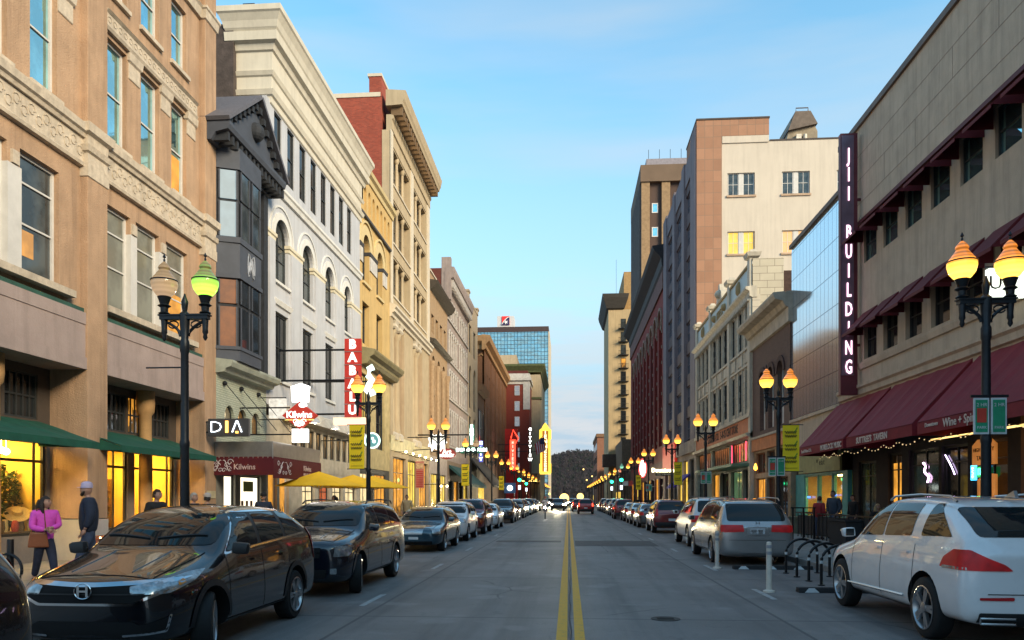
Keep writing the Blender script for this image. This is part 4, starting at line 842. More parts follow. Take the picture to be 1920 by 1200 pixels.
s2 = sign_at('hanging_sign', (11.7, 23.9, 1.9), 'lower of the two orange tavern signs behind the nearest right lamp post')
mb = MB(FRt.T); mb.prism([(23.3, 1.5), (24.3, 1.5), (24.3, 2.3), (23.8, 2.5), (23.3, 2.45)], 1, -.44, -.38); mb.build('board', orm, s2); text('lettering', 'CUT', .26, FRt.T(23.8, -.37, 2.2), 'R', m_ink, s2, .01, bold=.01); text('lettering', 'HIGH', .26, FRt.T(23.8, -.37, 1.72), 'R', m_ink, s2, .01, bold=.01)
s3 = sign_at('neon_sign', (11.7, 24.4, 2.6), 'blue and green neon beer sign glowing between the two orange tavern signs')
MB(FRt.T).box(24.45, 24.72, -.45, -.4, 2.3, 2.76).build('blue_box', EM('neon_blue', (.05, .5, 1), 4), s3); MB(FRt.T).box(24.0, 24.4, -.45, -.41, 2.38, 2.7).build('green_box', EM('neon_green_dim', (.02, .5, .12), 1.2), s3)
text('lettering', 'OLIVE', .13, FRt.T(24.58, -.385, 2.53), 'R', EM('neon_cyan_white', (.7, 1, 1), 3), s3, .01, rot=PI/2); text('lettering', 'IT', .27, FRt.T(24.2, -.395, 2.54), 'R', EM('neon_green', (.05, 1, .3), 7), s3, .01, bold=.01)
s4 = sign_at('neon_sign', (11.6, 28.2, 2.6), 'small white pink neon figure glowing in the tavern window'); mb = MB(FRt.T); mb.tube([(28.35-.1*math.sin(t*2)-.08*t, -.6, 3.0-.13*t) for t in [x*.3 for x in range(19)]], .035, 6); mb.build('tube', EM('neon_pink', (1, .6, 1), 7), s4, smooth=True)
s5 = sign_at('neon_sign', (11.6, 26.2, 2.9), 'thin curved violet neon arc in the tavern window next to the dark post'); mb = MB(FRt.T); mb.tube([(26.75-.8*math.sin(t), -.6, 3.2-.75*t) for t in [x*.1 for x in range(10)]], .02, 6); mb.build('tube', EM('neon_violet', (.8, .6, 1), 7), s5, smooth=True)
# vertical blade sign
bs = sign_at('blade_sign', (11.8, 33.45, 10), 'tall maroon vertical blade sign with glowing pinkish letters down the corner of the beige building')
MB().box(11.16, 11.84, 32.5, 32.75, 6.0, 16.75).box(11.84, 12.0, 32.58, 32.66, 8, 8.1).box(11.84, 12.0, 32.58, 32.66, 14, 14.1).build('sign_box', M('sign_maroon', (.13, .02, .03), .5), bs)
MB().box(11.19, 11.68, 32.47, 32.5, 6.8, 16.65).build('sign_face', M('sign_mauve', (.17, .11, .15), .35, .3), bs)
pk = EM('pink_white_neon', (1, .62, .80), 2.6)
for i, ch in enumerate('JII BUILDING'):
    if ch != ' ': text('letter', ch, .8, (11.47, 32.44, 15.8-i*.79), 'F', pk, bs, .03, .5, .012)
# white lit sign at the right edge and lamp arm
ws = sign_at('projecting_sign', (11.5, 20.6, 7), 'bright white box sign projecting at the right edge above the maroon awning'); MB().box(10.95, 11.9, 20.9, 21.1, 7.0, 7.75).build('panel', EM('white_sign_glow', (.9, 1, .85), 2.2), ws); text('lettering', 'U', .5, (11.1, 20.88, 7.35), 'F', m_ink, ws, .02)
part(ws, 'bracket', None, m_black, lambda m: m.tube([(12, 21, 7.8), (10.9, 21, 7.8)], .03, 6))
# string lights under the awnings
mb = MB(FRt.T); rj = random.Random(9)
bl = []
for k in range(60):
    u = 18+k*.27; z = 3.62-.16*abs(math.sin(k*.55)); bl.append((u, 1.3+.1*math.sin(k*.3), z)); mb.ball((u, 1.3+.1*math.sin(k*.3), z-.04), .016+.006*(k % 3 == 0), 5)
sl_ = empty('string_lights', (10.7, 26, 3.6), 'string of small warm bulbs draped under the maroon shop awnings', 'string lights'); mb.build('bulbs', EM('bulb_warm', (1, .7, .35), 1.0), sl_)
mb = MB(FRt.T); mb.tube(bl, .008, 4); mb.build('wire', m_black, sl_)
fx = sign_at('fluorescent_tube', (10.6, 22, 3.5), 'long yellowish tube lamps under the near maroon awning', 'lamp'); 
MB(FRt.T).box(19.0, 24.5, .85, .9, 3.52, 3.56).box(18.0, 22.5, .3, .35, 3.62, 3.66).build('tube', EM('tube_amber', (1, .62, .2), 2.2), fx)
# ---- B : mirror panel building
pm, t, p = nodes('mirror_panels'); v = objv(t, 'Y'); b = t.nodes.new('ShaderNodeTexBrick'); t.links.new(v, b.inputs[0]); b.offset = 0; b.inputs['Scale'].default_value = 1; b.inputs['Brick Width'].default_value = .55; b.inputs['Row Height'].default_value = 1.5; b.inputs['Mortar Size'].default_value = .02
b.inputs['Color1'].default_value = (.74, .78, .82, 1); b.inputs['Color2'].default_value = (.68, .74, .80, 1); b.inputs['Mortar'].default_value = (.13, .15, .2, 1); t.links.new(b.outputs[0], p.inputs['Base Color']); p.inputs['Metallic'].default_value = .8; p.inputs['Roughness'].default_value = .1
MT['mirror'] = pm
RB = B('mirror_panel_building', FRt, 39, 'three storey building clad in pale mirror-like panels, just past the beige awning building')
boxes(RB, 'mirror_cladding', FRt, pm, [(35.0, 42.7, -14, -.08, 5.95, 15.25)]); boxes(RB, 'coping', FRt, M('brown_coping', (.13, .09, .07)), [(34.98, 42.75, -14, .05, 15.25, 15.46)])
boxes(RB, 'lower_wall', FRt, bst, [(35.0, 42.7, -.9, -.05, 3.9, 5.8), (35, 42.7, -.9, .06, 5.8, 5.95), (35, 42.7, -14, -4.5, .1, 5.9)])
sb = MB(FRt.T).box(34.9, 41.0, -.05, .05, 3.0, 3.88).build('sign_board', M('olive_sign_board', (.30, .28, .12), .7), RB)
text('lettering', '*  e a t', .42, FRt.T(37.5, .06, 3.45), 'R', m_ink, sb, .01)
teal = M('teal_paint', (.08, .34, .34), .5)
mb = MB(FRt.T); wall(mb, 34.95, 42.7, .15, 3.0, [(35.6, 36.9, .8, 2.9), (37.0, 39.0, .8, 2.9), (39.1, 41.2, .8, 2.9)], -.5, -.3); mb.build('shopfront', teal, RB)
for a, b in ((35.6, 36.9), (37.0, 39.0), (39.1, 41.2)): win(RB, FRt, a, b, .8, 2.9, -.4, (), (), .06, pane, teal, name='shop_window')
room(RB, FRt, 35.1, 42.5, -3.6, -.55, .2, 2.95, M('ochre_interior', (.55, .38, .10), .8), EM('shop_lamp_b', (1, .68, .22), 80), [(36, 36.8, -2.4, -1.6, 2.88, 2.92), (39.2, 40, -2.4, -1.6, 2.88, 2.92)])
mb = MB(FRt.T); rj = random.Random(2)
for k in range(14):
    u = 36+rj.random()*5; d = -1.2-rj.random()*1.5; h = rj.uniform(.3, 1.2); mb.lathe([(.05, 1.0), (.14, 1.05+h*.3), (.1, 1+h*.7), (.03, 1+h)], 8, (u, d))
mb.box(35.6, 41.6, -2.6, -.9, .25, 1.0); mb.build('display_goods', M('display_brown', (.10, .06, .04), .7), RB)
part(RB, 'pendant_lamp', FRt, EM('pendant_glow', (1, .8, .4), 14), lambda m: m.ball((37.6, -1.2, 2.5), .1, 8))
boxes(RB, 'open_sign', FRt, EM('blue_open_sign', (.05, .2, 1), 3), [(36.3, 36.9, -.3, -.28, 1.85, 1.93), (40.1, 40.6, -.3, -.28, 1.75, 1.85)])
# ---- C : brown brick
cb = BR('brown_brick_c', (.145, .075, .055), (.11, .058, .045), (.10, .08, .07), 'Y', .24, .08, .01, .9, .5, .4, .4)
RC = B('brown_brick_arched_building', FRt, 47, 'brown brick building with narrow arched windows under a cream cornice')
arc = [(48.0, 49.3, 5.95, 8.9, 'arch'), (46.0, 47.3, 5.95, 8.9, 'arch'), (43.9, 45.2, 5.95, 8.9, 'arch')]
part(RC, 'wall', FRt, cb, lambda m: wall(m, 42.72, 51.2, 4.9, 11.3, arc, -.5, 0))
for q in arc: win(RC, FRt, *q[:4], -.3, (.45,), (), .09, g_md, m_fw, arch=True)
boxes(RC, 'blind_panel', FRt, m_white, [(a+.1, b-.1, -.29, -.24, 5.95, 7.0) for a, b, *_ in arc])
part(RC, 'hood_mould', FRt, M('dark_brown_brick', (.07, .035, .03), .9), lambda m: [ring(m, (a+b)/2, 8.9, .66, .95, 0, .08) for a, b, *_ in arc])
cornice(RC, 'cornice', FRt, M('cream_cornice', (.46, .40, .32), .8, stain=.3), 42.5, 51.6, [(0, 11.3), (.15, 11.35), (.15, 12.1), (.3, 12.15), (.45, 12.45), (.85, 12.55), (.95, 12.75), (.95, 12.9), (0, 12.98)])
boxes(RC, 'rear_wall', FRt, cb, [(42.74, 51.1, -12, -.52, .1, 12.6)])
boxes(RC, 'orange_fascia', FRt, M('orange_fascia', (.50, .16, .05), .7), [(42.75, 51.1, -.3, .1, 4.75, 5.5)]); boxes(RC, 'fascia_moulding', FRt, M('cream_cornice', (.46, .40, .32)), [(42.75, 51.1, -.3, .18, 5.5, 5.64)])
mb = MB(FRt.T); rc = [(43.3, 45.6, 3.3, 4.6), (46, 47.8, 3.3, 4.6), (48.2, 50.6, 3.3, 4.6), (43.3, 45.6, .3, 3.0), (46, 47.8, .3, 3.0), (48.2, 50.6, .3, 3.0)]; wall(mb, 42.75, 51.1, .15, 4.75, rc, -.4, -.05); mb.build('shopfront', M('tan_frame', (.28, .20, .13), .7), RC)
for i, q in enumerate(rc): win(RC, FRt, *q, -.25, (), (.5,), .08, (g_dk, g_dk, g_dk, g_dk, GL('red_brown_glass', (.16, .04, .02), .2, .1, .4), g_or)[i], brw, name='shop_window')
part(RC, 'flame_lamp', FRt, EM('flame', (1, .35, .03), 8), lambda m: [m.lathe([(.02, 3.5), (.12, 3.6), (.1, 3.75), (.02, 3.95)], 8, (u, .2)) for u in (49.6,)])
# ---- D : white terracotta store
wt = M('white_terracotta_d', (.52, .47, .38), .6, 0, .14, 2, .25, stain=.35); wtb = BR('terracotta_block_x', (.50, .45, .34), (.45, .40, .30), (.16, .13, .1), 'X', .95, .47, .015, .6, .5, .25, .4)
wty = BR('terracotta_block_y', (.50, .45, .36), (.45, .40, .32), (.19, .16, .13), 'Y', .8, .42, .014, .6, .5, .3, .4)
RD = B('white_terracotta_store', FRt, 62, 'cream white terracotta store with pale blue parapet panels and an orange sign band')
gr_ = [[(a, a+1.0) for a in (52.0, 55.0, 57.3)], [(a, a+1.0) for a in (59.2, 61.3, 63.4)], [(a, a+1.0) for a in (66.3, 68.4, 70.5)]]
ws_ = [(a, b) for a, b in ((51.95, 53.05), (54.1, 55.2), (56.3, 57.5), (59.0, 60.4), (61.2, 62.5), (63.4, 64.8), (66.9, 68.0), (68.8, 69.9), (70.8, 71.9))]
od_ = [(a, b, z0, z1) for a, b in ws_ for z0, z1 in ((7.75, 10.4), (12.0, 14.65))]
part(RD, 'wall', FRt, wty, lambda m: wall(m, 51.25, 73.3, 7.35, 15.1, od_, -.5, 0))
for q in od_: win(RD, FRt, *q, -.1, (.5,), (), .06, g_dk, m_fd)
boxes(RD, 'side_wall', Fac('F', 51.27), wtb, [(12.02, 14.0, -.02, .002, .1, 17.45), (12.56, 14.0, -21.9, -.03, .1, 17.45)])
boxes(RD, 'rear_wall', Fac('F', 51.6), M('dark_flank_brick', (.06, .035, .03), .9, 0, .4, 5, .5), [(14.0, 26, -21.6, 0, .1, 16.7)])
mb = MB(FRt.T)
for u in (51.7, 58.2, 65.8, 72.6):
    mb.box(u-.35, u+.35, 0, .16, 7.35, 17.5); mb.rings((u-.35, u+.35, -.35, .16), [(0, 17.5), (.15, 17.6), (.22, 17.85), (0, 17.9), (-.1, 18.1)])
mb.box(51.25, 73.3, 0, .1, 10.6, 10.75); mb.box(51.25, 73.3, 0, .1, 11.75, 11.9)
for a, b in ws_: mb.box(a-.02, b+.02, 0, .06, 10.9, 11.6); mb.box(a-.1, a-.01, 0, .08, 7.4, 14.8); mb.box(b+.01, b+.1, 0, .08, 7.4, 14.8)
mb.build('pilaster', wt, RD)
cornice(RD, 'cornice', FRt, wt, 51.2, 73.4, [(.0, 14.9), (.2, 15.0), (.2, 15.3), (.45, 15.45), (.45, 15.6), (0, 15.65)]); boxes(RD, 'dentil', FRt, wt, [(51.4+k*.4, 51.6+k*.4, 0, .3, 14.72, 14.93) for k in range(54)])
lb = M('pale_blue_terracotta', (.42, .52, .56), .5, 0, .1, 2, .1)
boxes(RD, 'parapet_panel', FRt, lb, [(52.06, 57.84, -.4, .02, 15.6, 17.15), (58.56, 65.44, -.4, .02, 15.6, 17.15), (66.16, 72.24, -.4, .02, 15.6, 17.15)])
boxes(RD, 'parapet_coping', FRt, M('ochre_stone', (.35, .25, .12), .8), [(52.06, 57.84, -.45, .12, 17.15, 17.32), (58.56, 65.44, -.45, .12, 17.15, 17.32), (66.16, 72.24, -.45, .12, 17.15, 17.32)])
mb = MB(FRt.T)
for u in (55, 69.2): mb.lathe([(.05, 15.8), (.25, 16.1), (.25, 16.6), (.05, 16.95)], 8, (u, .05))
for u in (60, 64): mb.ball((u, .05, 16.4), .3, 6)
mb.build('wreath', M('ochre_stone', (.35, .25, .12)), RD, smooth=True); text('parapet_lettering', 'KRESS', .9, FRt.T(62, .05, 16.35), 'R', M('ochre_stone', (.35, .25, .12)), RD, .05)
part(RD, 'crest', FRt, wt, lambda m: (m.prism([(60.9, 17.3), (61.2, 18.0), (61.6, 18.2), (61.8, 18.7), (62.2, 18.7), (62.4, 18.2), (62.8, 18.0), (63.1, 17.3)], 1, -.3, .1), m.ball((62, .1, 17.9), .35, 8)))
boxes(RD, 'sign_band', FRt, M('orange_sign_band', (.50, .15, .06), .7), [(51.8, 73.0, 0, .1, 6.15, 7.1)]); text('lettering', 'S.H.KRESS & CO.   5-10-25 CENT STORE', .85, FRt.T(61.0, .11, 6.62), 'R', m_ink, RD, .02, .8, .01)
boxes(RD, 'band_frame', FRt, wt, [(51.25, 73.3, -.3, .22, 7.1, 7.35), (51.25, 73.3, -.3, .08, 6.0, 6.15), (51.25, 51.8, -.3, .16, .15, 7.1), (72.9, 73.3, -.3, .16, .15, 7.1)])
cornice(RD, 'shop_cornice', FRt, wt, 51.25, 73.3, [(0, 5.75), (.35, 5.82), (.45, 6.0), (0, 6.02)])
mb = MB(FRt.T); rt = [(51.9, 58.0, 4.25, 5.7), (58.6, 65.4, 4.25, 5.7), (66.0, 72.8, 4.25, 5.7), (52, 54, .4, 3.7), (54.4, 58, .4, 3.7), (58.8, 62, .4, 3.7), (62.4, 65.4, .4, 3.7), (67.8, 72.6, .4, 3.9)]; wall(mb, 51.8, 72.9, .15, 6.0, rt, -.4, 0); mb.build('shopfront', M('pale_green_frame', (.30, .33, .27), .7), RD)
for i, q in enumerate(rt): win(RD, FRt, *q, -.25, (), tuple(k/8 for k in range(1, 8)) if i < 3 else (.5,), .08, lit('red_lit_glass', (.62, .07, .03), .7) if i == 0 else (lit('amber_red_glass', (.5, .16, .05), .5) if i < 3 else (g_dk, lit('green_room', (.12, .25, .12), .5), g_dk, g_or, g_dk)[i-3]), m_fd, name='shop_window')
boxes(RD, 'marquee_edge', FRt, M('green_trim', (.10, .22, .15), .6), [(51.5, 66, 0, 1.3, 3.85, 4.05)])
boxes(RD, 'red_neon_strip', FRt, EM('red_neon', (1, .06, .12), 4), [(u, u+.05, .02, .06, 4.3, 5.6) for u in (52.0, 52.9, 57.4)])
# ---- E : tall pier building
gp = M('grey_violet_stone', (.21, .18, .20), .85, 0, .1, .8, .15, stain=.3); tl = BR('pink_tile_x', (.36, .19, .115), (.29, .15, .09), (.24, .15, .1), 'X', .78, 1.05, .03, .8, 0, .3, .3); cw = M('cream_painted_brick', (.56, .50, .42), .85, 0, .05, .5, .2, 30, stain=.12)
RE = B('tall_pier_building', FRt, 85, 'tall building with grey vertical piers on the street and a cream painted side wall')
F7 = Fac('F', 73.5)
opf = [(14.9, 17.42, 30.2, 32.3), (19.9, 22.45, 30.2, 32.3), (14.9, 17.42, 24.7, 26.8), (19.9, 22.45, 24.7, 26.8), (24.9, 27.4, 30.2, 32.3)]
part(RE, 'side_wall', F7, cw, lambda m: wall(m, 14.38, 28, .1, 35.2, opf, -.5, 0)); boxes(RE, 'core', F7, cw, [(14.4, 28, -24.2, -.52, .1, 35.1)])
boxes(RE, 'tile_facing', F7, tl, [(12.03, 14.36, -.05, .12, .1, 35.75), (12.56, 14.36, -24.3, -.06, .1, 35.75), (12.03, 18.7, -6, .12, 35.75, 37.3)]); boxes(RE, 'raised_wall', F7, cw, [(14.4, 18.7, -6, .1, 35.1, 35.74)])
boxes(RE, 'coping', F7, M('dark_coping', (.06, .045, .04), .7), [(11.98, 18.76, -6.1, .18, 37.3, 37.45), (18.78, 28, -24, .06, 35.2, 35.33)])
for i, (a, b, c, e) in enumerate(opf):
    m_ = (a+b)/2
    for p0, p1 in ((a+.05, m_-.2), (m_+.2, b-.05)): win(RE, F7, p0, p1, c, e, -.2, (.5,), (.5,), .07, (EM('yellow_curtain', (1, .60, .03), 1.25, .25, 2) if i == 2 else EM('peach_curtain', (1, .5, .16), 1.1, .15, 2)) if i in (2, 3) else g_md, m_fw)
    boxes(RE, 'mullion', F7, m_fw, [(m_-.2, m_+.2, -.3, -.12, c, e)])
boxes(RE, 'sill', F7, M('peach_sill', (.45, .32, .22), .8), [(a-.1, b+.1, -.1, .12, c-.2, c-.02) for a, b, c, e in opf])
pe = ((73.5, 76.3), (80.4, 82.2), (87.6, 89.4), (94.8, 97.8))
boxes(RE, 'pier', FRt, gp, [(a, b, -.5, .12, 6.9, 36.9 if i == 0 else 36.2) for i, (a, b) in enumerate(pe)]+[(73.5, 97.8, -.5, .0, 33.6, 35.9)])
for i in range(3):
    a, b = pe[i][1], pe[i+1][0]
    for k in range(8):
        z = 7.8+k*3.25; boxes(RE, 'spandrel', FRt, M('brown_spandrel', (.10, .07, .075), .8), [(a, b, -.5, -.12, z+2.1, z+3.25)]); win(RE, FRt, a, b, z, z+2.1, -.3, (.5,), (.33, .67), .1, GL('blue_grey_glass', (.20, .28, .38), .5, .08, .5), gp)
boxes(RE, 'base', FRt, M('beige_base', (.40, .33, .26), .85, stain=.2), [(73.4, 97.9, -.6, .2, 6.2, 7.4)])
mb = MB(FRt.T); wb_ = [(74.6+k*3.9, 77.6+k*3.9, .4, 5.6) for k in range(6)]; wall(mb, 73.4, 97.9, .15, 6.2, wb_, -.4, 0); mb.build('shopfront', M('beige_base', (.40, .33, .26)), RE)
for k, q in enumerate(wb_): win(RE, FRt, *q, -.25, (.6,), (.5,), .1, (g_dk, g_ye, g_ye, g_dk, g_ye, g_dk)[k], m_fd, name='shop_window')
ph = MB(); ph.prism([(21.5, 35.3), (22.6, 40.3), (24.6, 40.3), (25.2, 39), (25.2, 35.3)], 1, 80, 85); ph.build('rooftop_housing', M('weathered_metal', (.30, .25, .18), .7, .2, .35, 1.5, .3), RE)
mb = MB(); mb.prism([(22.2, 39.0), (22.9, 40.9), (24.4, 40.9), (25.1, 39.6)], 1, 79.6, 85.4); mb.tube([(23.0, 79.8, 40.9), (23.0, 79.8, 41.3), (24.2, 79.8, 41.3), (24.2, 79.8, 40.9)], .06, 5); mb.build('housing_roof', M('dark_weathered_metal', (.14, .11, .09), .7, .2, .3, 2), RE)
MB().box(23.0, 23.5, 79.6, 79.95, 35.4, 38.6).lathe([(.2, 35.4), (.2, 38.6)], 10, (23.9, 79.8)).build('duct', M('pale_duct', (.55, .5, .42), .5, .3), RE)
# ---- F : dark red arcaded building
rby = BR('dark_red_brick_y', (.27, .03, .02), (.21, .024, .017), (.13, .04, .035), 'Y', .3, .1, .012, .9, .5, .4, .4)
RF = B('dark_red_arcaded_building', FRt, 120, 'dark red brick building with tall arcaded bays and a heavy dark eave')
of_ = [(100+k*5.2, 103.6+k*5.2, 8.5, 24.5, 'arch') for k in range(9)]
part(RF, 'wall', FRt, rby, lambda m: wall(m, 98.0, 149.5, 6.5, 30.5, of_, -.9, 0))
for q in of_:
    a, b = q[:2]
    for k in range(5): win(RF, FRt, a+.1, b-.1, 8.8+k*3.3, 11.2+k*3.3, -.6, (.5,), (.5,), .1, g_dk, rby, noframe=True)
boxes(RF, 'recess_wall', FRt, M('dark_red_recess', (.14, .018, .014), .9), [(98.2, 149.3, -10, -.75, .1, 30)])
mb = MB(FRt.T)
for q in of_:
    ring(mb, (q[0]+q[1])/2, q[3], 1.8, 2.15, 0, .2, n=10); ring(mb, (q[0]+q[1])/2, q[3], .5, .8, -.5, .0, n=8, a1=2*PI)
    for z in range(9, 25, 2): mb.box(q[0]-.45, q[0]-.1, 0, .12, z, z+.35)
mb.build('pale_trim', M('buff_trim', (.30, .20, .15), .85), RF)
cornice(RF, 'eave', FRt, M('black_eave', (.02, .017, .02), .7), 97.6, 150, [(0, 30.5), (.3, 31), (.4, 32), (1.3, 33), (1.5, 33.5), (0, 33.7)])
boxes(RF, 'frieze', FRt, M('purple_frieze', (.16, .08, .07), .85), [(98, 149.5, .0, .2, 28.3, 30.5)])
mb = MB(FRt.T); wall(mb, 98, 149.5, .15, 6.5, [(99+k*5, 102.8+k*5, .4, 4.4) for k in range(10)], -.4, 0); mb.build('shopfront', M('dark_red_shopfront', (.14, .03, .025), .8), RF)
for k in range(10): win(RF, FRt, 99+k*5, 102.8+k*5, .4, 4.4, -.2, (.75,), (.5,), .1, (g_dk, g_or, g_dk, g_ye)[k % 4], m_fd, name='shop_window')
# ---- G tower, H hotel, I red brick
RG = empty('concrete_tower', (20, 150, 0), 'tall brown and tan ribbed concrete tower behind the red arcaded building', 'building')
MB().box(14.1, 32, 151, 173, .1, 63).build('wall', M('brown_concrete', (.085, .055, .045), .85, 0, .15, .1), RG)
boxes(RG, 'rib', Fac('F', 151), M('tan_rib', (.30, .20, .11), .85), [(14.1, 15.7, 0, .7, .1, 63), (18.0, 19.6, 0, .7, .1, 63), (21.9, 23.5, 0, .7, .1, 63), (26, 27.6, 0, .7, .1, 63)])
boxes(RG, 'side_rib', Fac('R', 14.1), M('grey_rib', (.15, .13, .125), .85), [(151.5+k*1.5, 152.2+k*1.5, 0, .3, .1, 63) for k in range(14)])
MB().box(13.9, 32, 150, 173.3, 63, 66.2).build('roof_band', M('olive_brown_concrete', (.16, .11, .075), .85, 0, .15, .2), RG); MB().box(15.2, 32, 152, 172, 66.2, 68.2).build('parapet_box', M('violet_grey_metal', (.25, .23, .26), .6), RG)
for k in range(5): MB().box(15.6+k*2.1, 15.68+k*2.1, 152, 152.1, 68.2, 70).build('antenna', m_black, RG)
for k in range(8):
    for x in (16.15, 20.1): win(RG, Fac('F', 151), x, x+1.2, 57.2-k*4.65, 59.1-k*4.65, .03, (), (), .18, g_sky, m_white)
hy = M('hotel_cream', (.46, .35, .2), .85, 0, .1, .3, .1, stain=.25)
RH = empty('balconied_hotel', (13, 200, 0), 'slim cream hotel tower with a column of iron balconies and a dark bracketed cornice', 'building')
MB().box(10.3, 24, 200, 225, .1, 50.5).build('wall', hy, RH); MB().box(14.4, 24, 202, 222, 50.5, 60.8).build('penthouse', M('hotel_tan', (.36, .23, .10), .85), RH)
MB().rings((10.3, 13.9, 200, 225), [(0, 50.4), (.5, 50.8), (1.4, 53.3), (1.6, 54.3), (0, 54.5)]).build('cornice', M('dark_cornice_h', (.05, .045, .04), .8), RH)
MB().box(8.7, 17, 196, 200, 9.7, 12.9).build('marquee', M('brown_marquee', (.10, .065, .05), .8), RH)
MB().box(12.4, 12.46, 202, 202.1, 54, 64).build('flagpole', m_black, RH)
fH = Fac('F', 200)
for k in range(12):
    z = 47.2-3.4*k-1.6
    if z < 12: break
    win(RH, fH, 13.5, 14.8, z, z+2.5, .03, (.5,), (), .1, g_or if k in (3,) else (g_dk if k > 3 else g_md), m_fd)
    bc = boxes(RH, 'balcony', fH, m_black, [(12.8, 15.4, 0, 1.1, z-.25, z-.1), (12.8, 15.4, 1.04, 1.1, z+.85, z+.93)]+[(12.8+q*.25, 12.84+q*.25, 1.05, 1.09, z-.1, z+.85) for q in range(11)])
RI = empty('far_red_brick_building', (11, 262, 0), 'red brick building low beyond the balconied hotel', 'building')
MB().box(9.7, 24, 262, 300, .1, 22.5).build('wall', BR('red_brick_far', (.30, .10, .05), (.25, .08, .04), (.2, .12, .08), 'Y', .4, .12, .01), RI); MB().box(9.4, 24, 261.6, 300.3, 22.5, 23.6).build('cornice', M('brown_cornice', (.2, .11, .06)), RI)
for z in (5, 9.5, 14, 18.5): boxes(RI, 'window_row', Fac('R', 9.7), g_md, [(264+k*3, 265.6+k*3, .01, .04, z, z+2.2) for k in range(11)])
for i, (y0, y1, h, c, lb) in enumerate(((174, 199, 15, (.22, .15, .1), 'tan storefront between the red arcaded building and the hotel'), (226, 261, 12, (.2, .08, .05), 'low brick storefront between the hotel and the far red brick building'), (301, 380, 10, (.22, .2, .19), 'grey low building at the far right end of the street'))):
    o = B('distant_storefront', FRt, (y0+y1)/2, lb, group='distant storefronts on the right side'); boxes(o, 'wall', FRt, M('far_wall_r%d' % i, c, .9), [(y0, y1-.1, -2, 0, .1, h)])
    boxes(o, 'lit_window', FRt, g_ye, [(y0+1+k*3, y0+3+k*3, .01, .04, .8, 3.2) for k in range(int((y1-y0-2)/3))])
# ================================================================ CARS
def paint(name, col, metal=.35, rough=.25, coat=1.0):
    if name in MT: return MT[name]
    m, t, p = nodes(name); p.inputs['Base Color'].default_value = (*col, 1); p.inputs['Metallic'].default_value = metal; p.inputs['Roughness'].default_value = rough
    p.inputs['Coat Weight'].default_value = coat; p.inputs['Coat Roughness'].default_value = .03; p.inputs['Specular IOR Level'].default_value = .5
    v = objv(t); c = mixc(t, rng(t, noise(t, v, 2.5, 6, .7), .45, .7, 0, .25), col, tuple(x*.6+.004 for x in col)); t.links.new(c, p.inputs['Base Color'])
    MT[name] = m; return m
c_glass = GL('car_glass', (.012, .016, .018), .0, .03); c_glass.node_tree.nodes['Principled BSDF'].inputs['Specular IOR Level'].default_value = .38
c_rub = M('tyre_rubber', (.012, .012, .013), .8, 0, .2, 8, .2); c_tr = M('black_trim', (.018, .018, .02), .5, 0, .1, 8, .05); c_ch = M('chrome', (.65, .66, .68), .12, 1, .05, 5, 0)
c_al = M('alloy', (.42, .43, .45), .3, .9, .1, 5, 0); c_wh = M('wheel_well', (.006, .006, .007), .95, 0, .1, 5, 0)
c_red = GL('tail_lens', (.42, .008, .012), 0, .08); c_redlit = EM('tail_lamp_lit', (1, .05, .02), 6, base=(.4, .01, .01)); c_redglow = EM('tail_unlit_glow', (.9, .02, .03), .10, .7, 9, (.30, .006, .008))  # tail_unlit_glow: unlit tail lenses brightened by a faint emission
c_lens = M('lamp_lens', (.38, .40, .42), .1, .6, .5, 14, .1, 20); c_amb = M('amber_lens', (.6, .2, .02), .2); c_plate = M('plate', (.55, .57, .6), .5, 0, .05)
c_headlit = EM('head_lamp_lit', (1, .93, .75), 40)
